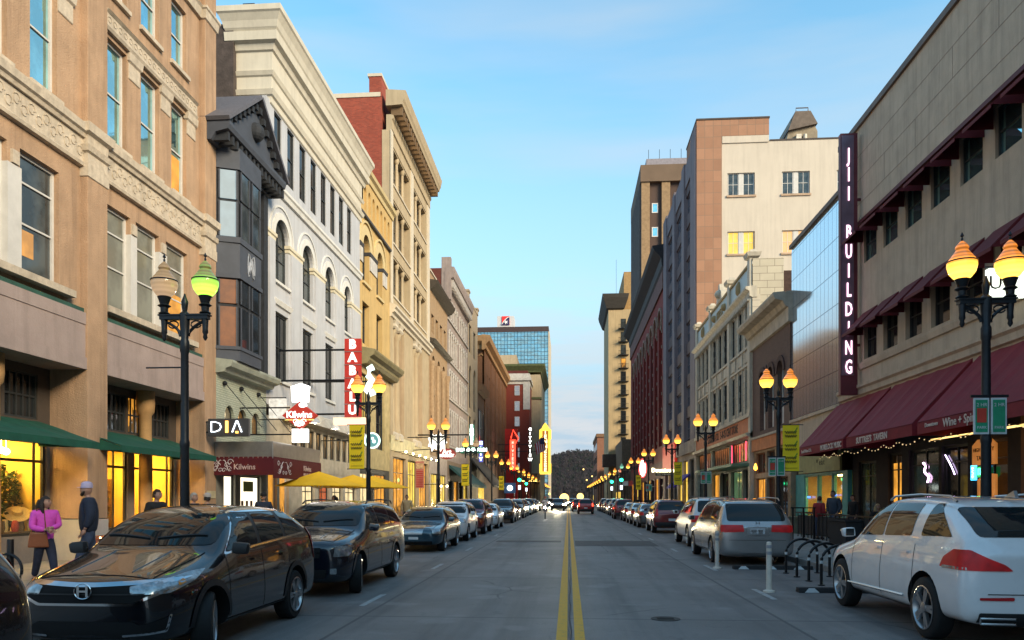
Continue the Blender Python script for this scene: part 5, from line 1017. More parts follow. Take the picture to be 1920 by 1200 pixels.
def mk_body(st, L, W, H, wheels, wr, pm, lev=2):
    """st: (s, zb, w, zm, wb, zbelt, wt, ztop); front at y=-L/2"""
    vs = []; fs = []
    for (s, zb, w_, zm, wb, zbt, wt, zt) in st:
        half = [(0, zb), (.6*w_, zb), (.93*w_, zb+.03), (.985*w_, zb+.16), (w_, zm), (wb, zbt), (wt, zt-.035), (.62*wt, zt), (0, zt+.008)]
        rg = half+[(-x, z) for x, z in half[-2:0:-1]]
        vs.append([(x, s-L/2, z) for x, z in rg])
    n = len(vs[0]); V = [p for r_ in vs for p in r_]
    for j in range(len(vs)-1):
        for i in range(n): fs.append((j*n+i, j*n+(i+1) % n, (j+1)*n+(i+1) % n, (j+1)*n+i))
    h = n//2
    for b in (0, (len(vs)-1)*n):   # caps as quads across
        for k in range(1, h-1): fs.append((b+k, b+k+1, b+n-k-1, b+n-k))
        fs.append((b, b+1, b+n-1)); fs.append((b+h-1, b+h, b+h+1))
    me = bpy.data.meshes.new('body'); me.from_pydata(V, [], fs); bm = bmesh.new(); bm.from_mesh(me); bmesh.ops.recalc_face_normals(bm, faces=bm.faces); bm.to_mesh(me); bm.free()
    o = bpy.data.objects.new('body', me); COL.objects.link(o); md = o.modifiers.new('s', 'SUBSURF'); md.levels = lev; md.render_levels = lev
    m2 = me_from(o); o.modifiers.clear(); o.data = m2
    xs = [v.co.x for v in m2.vertices]; ys = [v.co.y for v in m2.vertices]; zs = [v.co.z for v in m2.vertices]
    sx = W/2/max(xs); y0, y1 = min(ys), max(ys); z0, z1 = min(zs), max(zs); zb0 = min(s[1] for s in st)
    for v in m2.vertices: v.co.x *= sx; v.co.y = -L/2+(v.co.y-y0)/(y1-y0)*L; v.co.z = zb0+(v.co.z-z0)/(z1-z0)*(H-zb0)
    m2.materials.clear(); m2.materials.append(pm); m2.materials.append(c_wh)
    cut = MB()
    for y in wheels:
        for sd in (-1, 1):
            n_ = 28; a = [(y+(wr+.055)*math.cos(2*PI*k/n_), wr+.02+(wr+.055)*math.sin(2*PI*k/n_)) for k in range(n_)]
            x0, x1 = sorted((sd*(W/2-.30), sd*(W/2+.2))); cut.prism(a, 0, x0, x1, 0)
    c = cut.build('cut', [c_wh]); c.data.materials.clear(); c.data.materials.append(pm); c.data.materials.append(c_wh); c.data.polygons.foreach_set('material_index', [1]*len(c.data.polygons))
    bv = BVHTree.FromPolygons([v.co.copy() for v in m2.vertices], [tuple(p.vertices) for p in m2.polygons])
    b = o.modifiers.new('b', 'BOOLEAN'); b.operation = 'DIFFERENCE'; b.object = c; b.solver = 'EXACT'
    m3 = me_from(o); o.modifiers.clear(); o.data = m3; bpy.data.objects.remove(c)
    smooth_me(m3, 38)
    return o, bv
def rp(pts, r=.05, n=3):
    out = []; K = len(pts)
    for i in range(K):
        p = Vector(pts[i]); a = Vector(pts[i-1]); b = Vector(pts[(i+1) % K])
        q = min(r, (a-p).length*.45, (b-p).length*.45)
        if q < .004: out.append(tuple(p)); continue
        A = p+(a-p).normalized()*q; Bq = p+(b-p).normalized()*q
        for k in range(n+1):
            t = k/n; out.append(tuple((A*(1-t)**2+p*2*t*(1-t)+Bq*t*t)))
    return out
DIR = {'x+': (Vector((-1, 0, 0)), Vector((0, 1, 0)), Vector((0, 0, 1))), 'x-': (Vector((1, 0, 0)), Vector((0, 1, 0)), Vector((0, 0, 1))),
       'f': (Vector((0, 1, 0)), Vector((1, 0, 0)), Vector((0, 0, 1))), 'r': (Vector((0, -1, 0)), Vector((1, 0, 0)), Vector((0, 0, 1)))}
for k_, sx_ in (('+', 1), ('-', -1)):
    q_ = Vector((-sx_, 1.0, 0)).normalized(); DIR['fd'+k_] = (q_, Vector((q_.y, -q_.x, 0)), Vector((0, 0, 1)))
    q_ = Vector((-sx_, -1.0, 0)).normalized(); DIR['rd'+k_] = (q_, Vector((-q_.y, q_.x, 0)), Vector((0, 0, 1)))
def decal(bv, poly, d, mat, name, par, off=.006, step=.09, rad=.04, label=None):
    D, U, Vv = DIR[d]
    if d[0] in 'fr' and len(d) == 3:
        cx_ = (CUR['W']/2-.07)*(1 if d[2] == '+' else -1); cy_ = (CUR['L']/2-.13)*(-1 if d[0] == 'f' else 1); sh = U.x*cx_+U.y*cy_; poly = [(p[0]+sh, p[1]) for p in poly]
    pts = rp(poly, rad) if rad else poly
    bm = bmesh.new(); vs = [bm.verts.new((p[0], p[1], 0)) for p in pts]
    try: bm.faces.new(vs)
    except ValueError: bm.free(); return None
    for ax in (0, 1):
        lo = min(p[ax] for p in pts); hi = max(p[ax] for p in pts); x = lo+step
        while x < hi-.01:
            co_ = [0, 0, 0]; co_[ax] = x; no = [0, 0, 0]; no[ax] = 1
            bmesh.ops.bisect_plane(bm, geom=bm.verts[:]+bm.edges[:]+bm.faces[:], plane_co=co_, plane_no=no); x += step
    kill = []
    for v in bm.verts:
        o_ = U*v.co.x+Vv*v.co.y-D*6; hit, nn, *_ = bv.ray_cast(o_, D)
        if hit is None: kill.append(v); continue
        if nn.dot(D) > 0: nn = -nn
        v.co = hit+nn*off
    bmesh.ops.delete(bm, geom=kill, context='VERTS')
    if not bm.faces: bm.free(); return None
    bmesh.ops.triangulate(bm, faces=bm.faces); 
    for f in bm.faces:
        f.normal_update()
        if f.normal.dot(D) > 0: f.normal_flip()
        f.smooth = True
    me = bpy.data.meshes.new(name); bm.to_mesh(me); bm.free(); me.materials.append(mat)
    o = bpy.data.objects.new(name, me); COL.objects.link(o); o.parent = par
    if label: o['label'] = label
    return o
WHC = {}; CUR = {}
def wheel(par, x, y, r, w_, style, turn=0):
    key = (r, w_, style)
    if key not in WHC:
        T = lambda a, b, c: (c, a, b)          # lathe axis -> x
        t = MB(T); t.lathe([(r*.66, -w_/2), (r*.93, -w_/2), (r*.985, -w_*.42), (r, -w_*.3), (r, w_*.3), (r*.985, w_*.42), (r*.93, w_/2), (r*.66, w_/2)], 32, caps=False)
        m = MB(T); m.lathe([(r*.70, w_*.5), (r*.72, w_*.54), (r*.68, w_*.56), (r*.62, w_*.4), (r*.60, -.02), (r*.05, -.02)], 32, m=0, caps=False)
        m.lathe([(r*.64, w_*.18), (r*.64, w_*.2), (r*.01, w_*.2)], 32, m=1, caps=False)
        ns = {5: 5, 6: 6, 7: 7, 10: 5}.get(style, 6)
        for k in range(ns):
            a = 2*PI*k/ns
            for da in ((-.13, .13) if style in (10, 6) else (0,)):
                c, s = math.cos(a+da), math.sin(a+da); hw = r*(.055 if style in (10, 6) else .10)
                p = [(-s*hw*1.2+c*r*.1, c*hw*1.2+s*r*.1), (s*hw*1.2+c*r*.1, -c*hw*1.2+s*r*.1), (s*hw+c*r*.67, -c*hw+s*r*.67), (-s*hw+c*r*.67, c*hw+s*r*.67)]
                m.prism([(q[0], q[1]) for q in p], 2, w_*.32, w_*.5)
        m.lathe([(r*.18, w_*.3), (r*.18, w_*.52), (r*.1, w_*.55), (.001, w_*.55)], 16)
        to = t.build('wheel', c_rub, smooth=True); mo = m.build('rim', [c_al, c_wh], smooth=True)
        WHC[key] = (to.data, mo.data); bpy.data.objects.remove(to); bpy.data.objects.remove(mo)
    o = bpy.data.objects.new('wheel', WHC[key][0]); COL.objects.link(o); o.parent = par; o.location = (x, y, r); o.rotation_euler.z = (0 if x > 0 else PI)+turn
    q = bpy.data.objects.new('rim', WHC[key][1]); COL.objects.link(q); q.parent = o
    return o
def stations(P):
    L, W, H = P['L'], P['W']/2, P['H']; f, rs, re, be = P['f'], P['rs'], P['re'], P['be']; hn, hc, bf, br, zb = P['hn'], P['hc'], P['bf'], P['br'], P.get('zb', .22); wt = P.get('wt', .72)
    S_ = []
    def A(s, zb_, k, zm, kb, zbt, kt, zt): S_.append((s, zb_, W*k, zm, W*kb, zbt, W*kt, zt))
    A(0, zb+.12, .60, .5, .56, hn-.2, .42, hn-.14); A(.05, zb+.06, .76, .52, .72, hn-.14, .6, hn-.07); A(.2, zb+.01, .90, .54, .87, hn-.1, .68, hn-.01)
    A(.5, zb, .985, .58, .95, hn-.04, .72, hn+(hc-hn)*.3); A((f+.5)/2, zb, 1, .62, .955, (hn+bf)/2-.03, .74, hn+(hc-hn)*.7)
    A(f-.12, zb, 1, .64, .955, bf-.04, .76, hc-.01); A(f+.06, zb, 1, .64, .955, bf-.01, .78, hc+.04)
    m_ = (f+rs)/2; A(m_, zb, 1, .64, .955, bf, (wt+.86)/2, (hc+H)/2+.06); A(rs, zb, 1, .65, .955, bf+.01, wt+.03, H-.07); A(rs+.3, zb, 1, .65, .955, bf+.02, wt, H-.015)
    mid = (rs+re)/2; A(mid, zb, 1, .65, .955, (bf+br)/2, wt, H); A(re-.25, zb, 1, .66, .95, br-.01, wt, H-P.get('rd', .03))
    A(re, zb, 1, .67, .95, br, wt-.01, H-P.get('rd', .03)-.035)
    if P.get('sedan'):
        A((re+be)/2, zb, .99, .68, .945, br, .80, (H+P['dk'])/2+.0); A(be, zb, .985, .7, .94, br-.02, .82, P['dk']+.02); A(L-.25, zb+.02, .96, .72, .92, P['dk']-.08, .8, P['dk'])
        A(L-.07, zb+.06, .88, .72, .84, P['dk']-.1, .74, P['dk']-.02); A(L, zb+.14, .76, .68, .72, P['dk']-.2, .62, P['dk']-.14)
    else:
        A(be-.06, zb+.01, .985, .7, .935, br, wt+.1, br+.14); A(be, zb+.02, .97, .7, .92, br-.04, .82, br+.03)
        A(L-.07, zb+.06, .90, .7, .86, br-.12, .78, br-.06); A(L, zb+.14, .78, .66, .74, br-.2, .66, br-.14)
    return S_
def sidewin(P, s0, s1, gap_t=.07, gap_b=.05, n=9, lean0=0, lean1=0):
    """side glass between stations s0..s1 (bottom), following belt and roof line"""
    H, bf, br, f, rs, re, L = P['H'], P['bf'], P['br'], P['f'], P['rs'], P['re'], P['L']; rd = P.get('rd', .03)
    def belt(s): t = max(0, min(1, (s-f)/(re-f))); return bf+(br-bf)*t+gap_b
    def roof(s):
        if s < rs: z = P['hc']+.06+(H-.07-P['hc']-.06)*((s-f)/(rs-f))
        elif s < re-.25: z = H-.03
        else: z = H-rd-.03-(s-re+.25)*((H-br)/(max(.2, P['be']-re)+.25))*.9
        return z-gap_t
    a = [(s0+(s1-s0)*k/n, belt(s0+(s1-s0)*k/n)) for k in range(n+1)]
    t0, t1 = s0+lean0, s1+lean1
    b = [(t1+(t0-t1)*k/n, max(belt(t1+(t0-t1)*k/n)+.02, roof(t1+(t0-t1)*k/n))) for k in range(n+1)]
    return [(y-L/2, z) for y, z in a+b]
def car(name, P, pm, label, loc, rz, group=None, detail=2, style=6, turn=0, trim=False):
    root = empty(name, (0, 0, 0), label, 'car', group); CUR.update(P)
    L, W, H = P['L'], P['W'], P['H']; wr = P.get('wr', .34); wy = (P['wf']-L/2, P['wf']+P['wb']-L/2)
    bd, bv = mk_body(stations(P), L, W, H, wy, wr, pm, 3 if detail > 1 else 2); bd.parent = root
    st_ = .07 if detail > 1 else .12
    Hh = H
    for sd in ('x+', 'x-'):
        if trim == 'black':
            g_ = P['glass']; decal(bv, sidewin(P, g_[0][0]-.08, g_[-1][1]+.06, .03, .015, 22, g_[0][2]-.02, g_[-1][3]-.02), sd, c_ch, 'window_trim', bd, .002, st_, .05); decal(bv, sidewin(P, g_[0][0]-.03, g_[-1][1]+.02, .055, .04, 22, g_[0][2], g_[-1][3]), sd, c_tr, 'pillar_panel', bd, .004, st_, .05)
        for (a, b, l0, l1) in P['glass']: decal(bv, sidewin(P, a, b, lean0=l0, lean1=l1), sd, c_glass, 'side_window', bd, .006, st_, .05)
    # windscreen and rear glass
    hw = W/2*P.get('wt', .72)
    decal(bv, [(-W/2*.80, P['hc']+.07), (W/2*.80, P['hc']+.07), (hw*.97, H-.10), (-hw*.97, H-.10)], 'f', c_glass, 'windscreen', bd, .006, st_, .08)
    dk = P.get('dk', P['br'])
    rb_ = (P['dk']+.06) if P.get('sedan') else P['br']+P.get('rgb', .05); rt_ = H-P.get('rd', .03)-P.get('rgt', .10)
    decal(bv, [(-W/2*.76, rb_), (W/2*.76, rb_), (hw*.93, rt_), (-hw*.93, rt_)], 'r', c_glass, 'rear_window', bd, .006, st_, .08)
    for sd in (-1, 1):
        for y in wy: wheel(root, sd*(W/2-.12), y, wr, .22, style, turn if y < 0 else 0)
        # mirror
        m = MB(); m.prism([(-.12, -.075), (.10, -.085), (.13, .06), (-.10, .085)], 1, -.07, .07) if sd > 0 else m.prism([(.12, -.075), (-.10, -.085), (-.13, .06), (.10, .085)], 1, -.07, .07); mo = m.build('wing_mirror', pm if trim != 'black' else c_tr, smooth=True, bevel=.045); mo.parent = root; mo.scale = (.85, .85, .9)
        mo.location = (sd*(W/2+.09), P['f']+.28-L/2, P['bf']+.10)
        m = MB(); m.tube([(0, 0, 0), (-sd*.12, 0, -.03)], .03, 6); ar = m.build('mirror_arm', c_tr); ar.parent = mo
        m = MB(); m.box(-.07, .07, .1, .115, -.06, .06); q = m.build('mirror_glass', c_glass); q.parent = mo; q.location = (0, -.02, 0)
        # door handles
        for s in P.get('dh', ()):
            hz_ = P['bf']-.10
            decal(bv, [(s-L/2, hz_), (s+.2-L/2, hz_), (s+.2-L/2, hz_+.035), (s-L/2, hz_+.035)], 'x+' if sd > 0 else 'x-', pm if detail > 1 else c_tr, 'door_handle', bd, .03, .1, .01)
    # door seams as thin dark lines
    if detail > 1:
        for s in P.get('seams', ()):
            for sd in ('x+', 'x-'): decal(bv, [(s-L/2, .36), (s+.014-L/2, .36), (s+.014-L/2, P['bf']+.03), (s-L/2, P['bf']+.03)], sd, c_wh, 'door_seam', bd, .002, .05, 0)
    if detail > 1:
        def top(pts, nm, mt, r_=.007, lift=.002):
            out = []
            for x, s in pts:
                h_, *_ = bv.ray_cast(Vector((x, s-L/2, 4)), Vector((0, 0, -1)))
                if h_ is not None: out.append((h_.x, h_.y, h_.z+lift))
            if len(out) > 2: q_ = MB().tube(out, r_, 4).build(nm, mt); q_.parent = bd
        for sd in (-1, 1):
            top([(sd*W/2*(.66+.10*k/9), .22+(P['f']-.22)*k/9) for k in range(10)], 'bonnet_seam', c_wh)
            top([(sd*W/2*.36, .30+(P['f']-.35)*k/9) for k in range(10)], 'bonnet_crease', pm, .014, -.006)
            top([(sd*(.05+.07*k), P['f']+.16+.012*k) for k in range(9)], 'wiper', c_tr, .011, .02)
        top([(W/2*.66*(k/6-1), .19) for k in range(13)], 'bonnet_seam', c_wh, .006)
    for sd in ('x+', 'x-'):   # sill
        decal(bv, [(wy[0]+wr+.06, .2), (wy[1]-wr-.06, .2), (wy[1]-wr-.06, .34), (wy[0]+wr+.06, .34)], sd, c_tr, 'sill_trim', bd, .008, .12, .01)
        if trim:
            for y in wy:
                ar = [(y+(wr+.12)*math.cos(t), wr+.02+(wr+.12)*math.sin(t)) for t in [PI*k/16 for k in range(17)]]+[(y+(wr+.05)*math.cos(t), wr+.02+(wr+.05)*math.sin(t)) for t in [PI-PI*k/16 for k in range(17)]]
                decal(bv, ar, sd, c_tr if trim == 'black' else pm, 'wheel_arch_trim', bd, .012, .08, 0)
    for nm, poly, d, mat in P.get('decals', ()):
        decal(bv, poly, d, mat, nm, bd, .012 if nm not in ('grille', 'lower_grille') else .006, .05 if detail > 1 else .1, .02)
    for nm, fn, mat in P.get('extra', ()):
        m = MB(); fn(m, P); o = m.build(nm, mat, smooth=True); o.parent = root
    if 'text' in P:
        for st, size, pos, side, mat in P['text']:
            o = text('plate_lettering', st, size, pos, side, mat, None, .004); o.parent = bd
    root.location = loc; root.rotation_euler.z = rz
    return root
def rails(m, P):
    L = P['L']
    for sd in (-1, 1):
        x = sd*P['W']/2*P.get('wt', .72)*.92; y0, y1 = P['rs']+.15-L/2, P['re']-L/2; z = P['H']
        m.tube([(x, y0, z-.06), (x, y0+.15, z-.005), (x, (y0+y1)/2, z+.02), (x, y1-.15, z-.005), (x, y1, z-.07)], .016, 6)
def sym(nm, poly, d, mat): return [(nm, poly, d, mat), (nm, [(-x, z) for x, z in poly], d, mat)]
def symd(nm, poly, k, mat):
    """poly in diagonal frame given for the + side; mirrored for - side"""
    return [(nm, poly, k+'+', mat), (nm, [(-x, z) for x, z in poly], k+'-', mat)]
def aero(W, x, y): return x
CRV = dict(L=4.53, W=1.83, H=1.655, f=1.15, rs=2.0, re=3.95, be=4.42, hn=.965, hc=1.13, bf=1.06, br=1.20, wf=.93, wb=2.62, wr=.35, zb=.23, wt=.75, rd=.05,
  glass=[(1.42, 2.32, .58, .02), (2.42, 3.22, .02, -.02), (3.32, 4.02, 0, -.35)], dh=(2.05, 3.0), seams=(1.35, 2.37, 3.3),
  decals=[('grille', [(-.52, .69), (.52, .69), (.68, .80), (.70, .885), (-.70, .885), (-.68, .80)], 'f', c_wh), ('grille_bar', [(-.80, .875), (-.10, .845), (.10, .845), (.80, .875), (.84, .915), (.10, .885), (-.10, .885), (-.84, .915)], 'f', c_ch), ('grille_bar', [(-.80, .80), (-.50, .66), (.50, .66), (.80, .80), (.80, .825), (.48, .685), (-.48, .685), (-.80, .825)], 'f', c_ch),
          ('grille_slat', [(-.6, .77), (.6, .77), (.62, .785), (-.62, .785)], 'f', c_tr), ('lower_grille', [(-.46, .33), (.46, .33), (.58, .46), (.5, .50), (-.5, .50), (-.58, .46)], 'f', c_wh), ('bumper_skirt', [(-.62, .25), (.62, .25), (.56, .30), (-.56, .30)], 'f', c_al)]
  + symd('head_lamp', [(-.34, .775), (.0, .77), (.34, .87), (.52, .97), (.30, .955), (-.05, .90), (-.34, .85)], 'fd', c_lens) + symd('amber_lamp', [(.12, .83), (.22, .86), (.20, .90), (.12, .88)], 'fd', c_amb)
  + symd('fog_lamp_recess', [(-.40, .37), (-.02, .40), (.02, .55), (-.36, .44)], 'fd', c_wh) + symd('fog_chrome', [(-.40, .35), (-.02, .385), (.03, .56), (.0, .56), (-.04, .405), (-.40, .37)], 'fd', c_ch)
  + symd('tail_lamp', [(-.18, .82), (.06, .82), (.10, 1.3), (-.02, 1.3)], 'rd', c_red),
  extra=[('badge', lambda m, P: (m.box(-.058, -.034, -2.30, -2.285, .755, .865), m.box(.034, .058, -2.30, -2.285, .755, .865), m.box(-.034, .034, -2.299, -2.286, .80, .82), m.tube([(.088*math.cos(t), -2.29, .81+.078*math.sin(t)) for t in [PI*k/10 for k in range(21)]], .007, 6)), c_ch)])
JRN = dict(L=4.89, W=1.84, H=1.70, f=1.2, rs=2.05, re=4.45, be=4.78, hn=1.03, hc=1.15, bf=1.09, br=1.16, wf=.92, wb=2.89, wr=.36, zb=.22, wt=.77, rd=.04,
  glass=[(1.5, 2.42, .5, .02), (2.54, 3.45, .02, 0), (3.57, 4.45, 0, -.28)], dh=(2.15, 3.25), seams=(1.42, 2.48, 3.5),
  decals=[('grille', [(-.42, .70), (.42, .70), (.44, .88), (-.44, .88)], 'f', c_wh), ('grille_bar', [(-.44, .785), (.44, .785), (.44, .80), (-.44, .80)], 'f', c_ch), ('lower_grille', [(-.5, .34), (.5, .34), (.55, .5), (-.55, .5)], 'f', c_wh)]
  + symd('head_lamp', [(-.20, .72), (.12, .72), (.24, .80), (.22, .90), (-.16, .90)], 'fd', c_lens) + sym('fog_lamp', [(.60, .42), (.70, .42), (.70, .52), (.60, .52)], 'f', c_lens) + sym('tail_lamp', [(.5, .9), (.82, .9), (.82, 1.08), (.5, 1.08)], 'r', c_red),
  extra=[('roof_rail', rails, c_tr), ('windscreen_sticker', lambda m, P: m.box(.1, .3, P['f']+.78-P['L']/2, P['f']+.79-P['L']/2, 1.555, 1.60), c_plate)])
VLV = dict(L=4.71, W=1.80, H=1.47, f=1.3, rs=2.1, re=4.3, be=4.62, hn=.80, hc=.94, bf=.93, br=.98, wf=.90, wb=2.76, wr=.32, zb=.2, wt=.70, rd=.03,
  glass=[(1.6, 2.45, .45, .02), (2.55, 3.4, .02, 0), (3.5, 4.35, 0, -.2)], dh=(2.2, 3.2), seams=(1.5, 2.5),
  decals=[('grille', [(-.28, .58), (.28, .58), (.32, .74), (-.32, .74)], 'f', c_al), ('number_plate', [(-.16, .42), (.16, .42), (.16, .50), (-.16, .50)], 'f', c_plate), ('grille_slash', [(-.26, .60), (-.22, .60), (.26, .72), (.22, .72)], 'f', c_ch), ('lower_grille', [(-.6, .26), (.6, .26), (.6, .36), (-.6, .36)], 'f', c_wh)]
  + symd('head_lamp', [(-.22, .60), (.12, .60), (.16, .73), (-.2, .74)], 'fd', c_lens) + sym('tail_lamp', [(.6, .7), (.8, .7), (.74, 1.25), (.66, 1.25)], 'r', c_red))
SOUL = dict(L=4.12, W=1.80, H=1.62, f=1.05, rs=1.75, re=3.85, be=4.02, hn=.95, hc=1.06, bf=1.03, br=1.12, wf=.85, wb=2.56, wr=.33, zb=.2, wt=.76, rd=.03,
  glass=[(1.35, 2.1, .38, .02), (2.2, 3.0, .02, 0), (3.1, 3.7, 0, -.1)], dh=(1.9, 2.8), seams=(),
  decals=[('grille', [(-.30, .74), (.30, .74), (.34, .82), (-.34, .82)], 'f', c_wh), ('lower_grille', [(-.42, .28), (.42, .28), (.56, .55), (-.56, .55)], 'f', c_wh)] + symd('head_lamp', [(-.16, .78), (.16, .76), (.20, .92), (-.10, .93)], 'fd', c_lens) + sym('tail_lamp', [(.62, .8), (.80, .8), (.74, 1.3), (.64, 1.3)], 'r', c_red))
SED = dict(L=4.72, W=1.80, H=1.45, f=1.25, rs=2.1, re=3.35, be=3.98, hn=.78, hc=.95, bf=.93, br=.97, dk=1.06, sedan=True, wf=.93, wb=2.72, wr=.32, zb=.19, wt=.68, rd=.03,
  glass=[(1.58, 2.45, .5, .02), (2.55, 3.55, .02, -.28)], dh=(2.2, 3.2), seams=(),
  decals=[('grille', [(-.35, .52), (.35, .52), (.4, .68), (-.4, .68)], 'f', c_wh), ('number_plate', [(-.16, .74), (.16, .74), (.16, .84), (-.16, .84)], 'r', c_plate)] + symd('head_lamp', [(-.22, .58), (.14, .58), (.2, .72), (-.18, .72)], 'fd', c_lens) + symd('tail_lamp', [(-.24, .74), (.16, .76), (.16, .92), (-.22, .93)], 'rd', c_redglow))
JEEP = dict(L=4.82, W=1.92, H=1.74, f=1.3, rs=2.05, re=4.35, be=4.72, hn=1.02, hc=1.14, bf=1.10, br=1.18, wf=.9, wb=2.9, wr=.38, zb=.26, wt=.72, rd=.04,
  glass=[(1.6, 2.45, .42, .02), (2.56, 3.45, .02, 0), (3.56, 4.35, 0, -.25)], dh=(2.15, 3.2), seams=(),
  decals=[('grille', [(-.42, .78), (.42, .78), (.42, .93), (-.42, .93)], 'f', c_wh)]+[('grille_slot', [(-.40+.125*k, .78), (-.335+.125*k, .78), (-.335+.125*k, .93), (-.40+.125*k, .93)], 'f', c_al) for k in range(7)]+[('lower_grille', [(-.5, .36), (.5, .36), (.55, .5), (-.55, .5)], 'f', c_wh)] + symd('head_lamp', [(-.20, .80), (.12, .80), (.16, .93), (-.18, .93)], 'fd', c_lens) + symd('tail_lamp', [(-.2, .95), (.12, .95), (.12, 1.15), (-.2, 1.15)], 'rd', c_redglow))
MRC = dict(L=4.82, W=1.94, H=1.78, f=1.25, rs=2.05, re=4.1, be=4.68, hn=1.0, hc=1.14, bf=1.13, br=1.24, wf=.90, wb=2.915, wr=.385, zb=.28, wt=.77, rd=.05, rgb=.06, rgt=.09,
  glass=[(1.48, 2.45, .58, .02), (2.5, 3.35, .02, 0), (3.62, 4.40, .02, -.26)], dh=(2.2, 3.15), seams=(1.4, 2.48, 3.5),
  decals=[('bumper_reflector', [(.42, .60), (.78, .60), (.78, .63), (.42, .64)], 'r', c_red), ('bumper_reflector', [(-.42, .60), (-.78, .60), (-.78, .63), (-.42, .64)], 'r', c_red), ('lower_bumper', [(-.78, .30), (.78, .30), (.78, .46), (-.78, .46)], 'r', c_tr), ('number_plate', [(-.2, .84), (.2, .84), (.2, .98), (-.2, .98)], 'r', c_plate), ('tailgate_seam', [(-.70, .665), (.70, .665), (.70, .675), (-.70, .675)], 'r', c_wh), ('hatch_handle', [(-.3, 1.02), (.3, 1.02), (.3, 1.06), (-.3, 1.06)], 'r', c_ch)]
  + symd('tail_lamp', [(-.42, .93), (-.36, 1.0), (-.06, 1.16), (.14, 1.16), (.30, 1.06), (.36, .94), (.0, .93)], 'rd', c_redglow) + symd('lamp_clear_strip', [(-.04, .93), (.33, .93), (.31, .965), (-.04, .965)], 'rd', c_lens) + symd('head_lamp', [(-.22, .74), (.16, .74), (.22, .94), (-.18, .94)], 'fd', c_lens) ,
  extra=[('door_strip', lambda m, P: [m.tube([(s_*.972, -1.15+.25*k, .44+.004*k) for k in range(9)], .014, 5) for s_ in (-1, 1)], c_ch), ('roof_rail', rails, c_al), ('exhaust', lambda m, P: (m.tube([(-.78, 2.40, .34), (-.42, 2.43, .34), (-.42, 2.43, .40), (-.78, 2.40, .40), (-.78, 2.40, .34)], .014, 6), m.tube([(.78, 2.40, .34), (.42, 2.43, .34), (.42, 2.43, .40), (.78, 2.40, .40), (.78, 2.40, .34)], .014, 6)), c_ch),
   ('aerial', lambda m, P: m.prism([(1.45, 1.76), (1.7, 1.76), (1.66, 1.84)], 0, -.02, .02), c_al)])
ODY = dict(L=5.13, W=1.97, H=1.75, f=1.05, rs=2.0, re=4.55, be=4.98, hn=.92, hc=1.08, bf=1.06, br=1.13, wf=.95, wb=3.0, wr=.34, zb=.2, wt=.77, rd=.06, rgb=.02, rgt=.09,
  glass=[(1.35, 2.35, .62, .02), (2.45, 3.5, .02, 0), (3.6, 4.62, 0, -.26)], dh=(2.1, 2.7), seams=(1.3, 2.4, 3.55),
  decals=[('number_plate', [(-.19, .83), (.19, .83), (.19, .97), (-.19, .97)], 'r', c_plate), ('plate_recess', [(-.28, .79), (.28, .79), (.26, 1.0), (-.26, 1.0)], 'r', c_al), ('hatch_seam', [(-.72, .66), (.72, .66), (.72, .668), (-.72, .668)], 'r', c_wh)]
  + sym('tail_lamp', [(.34, .88), (.85, .86), (.86, 1.05), (.36, 1.05)], 'r', c_redglow) + symd('tail_lamp', [(-.32, .90), (-.02, .87), (.02, 1.05), (-.3, 1.05)], 'rd', c_redglow) + symd('head_lamp', [(-.22, .70), (.16, .70), (.2, .86), (-.18, .88)], 'fd', c_lens),
  extra=[('roof_rail', rails, c_al), ('rear_badge', lambda m, P: (m.box(-.05, -.03, 2.565, 2.57, 1.07, 1.14), m.box(.03, .05, 2.565, 2.57, 1.07, 1.14), m.box(-.03, .03, 2.565, 2.57, 1.098, 1.112)), c_ch)],
  text=[('K27-4MC', .085, (0, 2.575, .90), 'B', c_tr)])
BIG = dict(JEEP); BIG.update(L=4.85, W=1.92, H=1.80, bf=1.12, br=1.2, decals=[('number_plate', [(-.18, .84), (.18, .84), (.18, .98), (-.18, .98)], 'r', c_plate)]+symd('tail_lamp', [(-.24, .90), (.10, .90), (.10, 1.14), (-.24, 1.14)], 'rd', c_redglow)+symd('head_lamp', [(-.20, .80), (.12, .80), (.16, .93), (-.18, .93)], 'fd', c_lens), extra=[('roof_rail', rails, c_tr)])
ESC = dict(JEEP); ESC.update(L=4.43, W=1.80, H=1.70, f=1.1, rs=1.75, re=4.05, be=4.36, wf=.85, wb=2.62, wr=.34, bf=1.05, br=1.1, glass=[(1.4, 2.15, .38, .02), (2.25, 3.05, .02, 0), (3.15, 4.0, 0, -.2)], dh=(), decals=[('number_plate', [(-.17, .62), (.17, .62), (.17, .74), (-.17, .74)], 'r', c_plate), ('lower_bumper', [(-.82, .3), (.82, .3), (.82, .56), (-.82, .56)], 'r', c_tr)]+sym('tail_lamp', [(.68, .85), (.82, .85), (.76, 1.2), (.68, 1.2)], 'r', c_redglow)+symd('head_lamp', [(-.20, .72), (.12, .72), (.16, .88), (-.18, .88)], 'fd', c_lens), extra=[])
k_blk = paint('paint_black', (.003, .0045, .008), .2); k_blu = paint('paint_dark_blue', (.004, .007, .016), .2); k_wht = paint('paint_white', (.70, .69, .70), 0, .3); k_red = paint('paint_dark_red', (.16, .008, .010)); k_sil = paint('paint_silver', (.36, .35, .35), .6); k_gry = paint('paint_grey', (.10, .105, .11), .5)
k_bei = paint('paint_champagne', (.28, .25, .21), .5); k_nav = paint('paint_teal_blue', (.02, .06, .09), .5); k_vred = paint('paint_bright_red', (.30, .012, .015))
GLF = 'cars parked along the left kerb'; GRT = 'cars parked along the right kerb'
XL = -4.92; XR = 5.2
car('parked_car', CRV, k_blk, 'glossy black compact SUV with a chrome grille bar, nearest whole car at the left kerb', (-4.88, 7.42+2.265, 0), 0, GLF, 2, 6, .36, 'black')
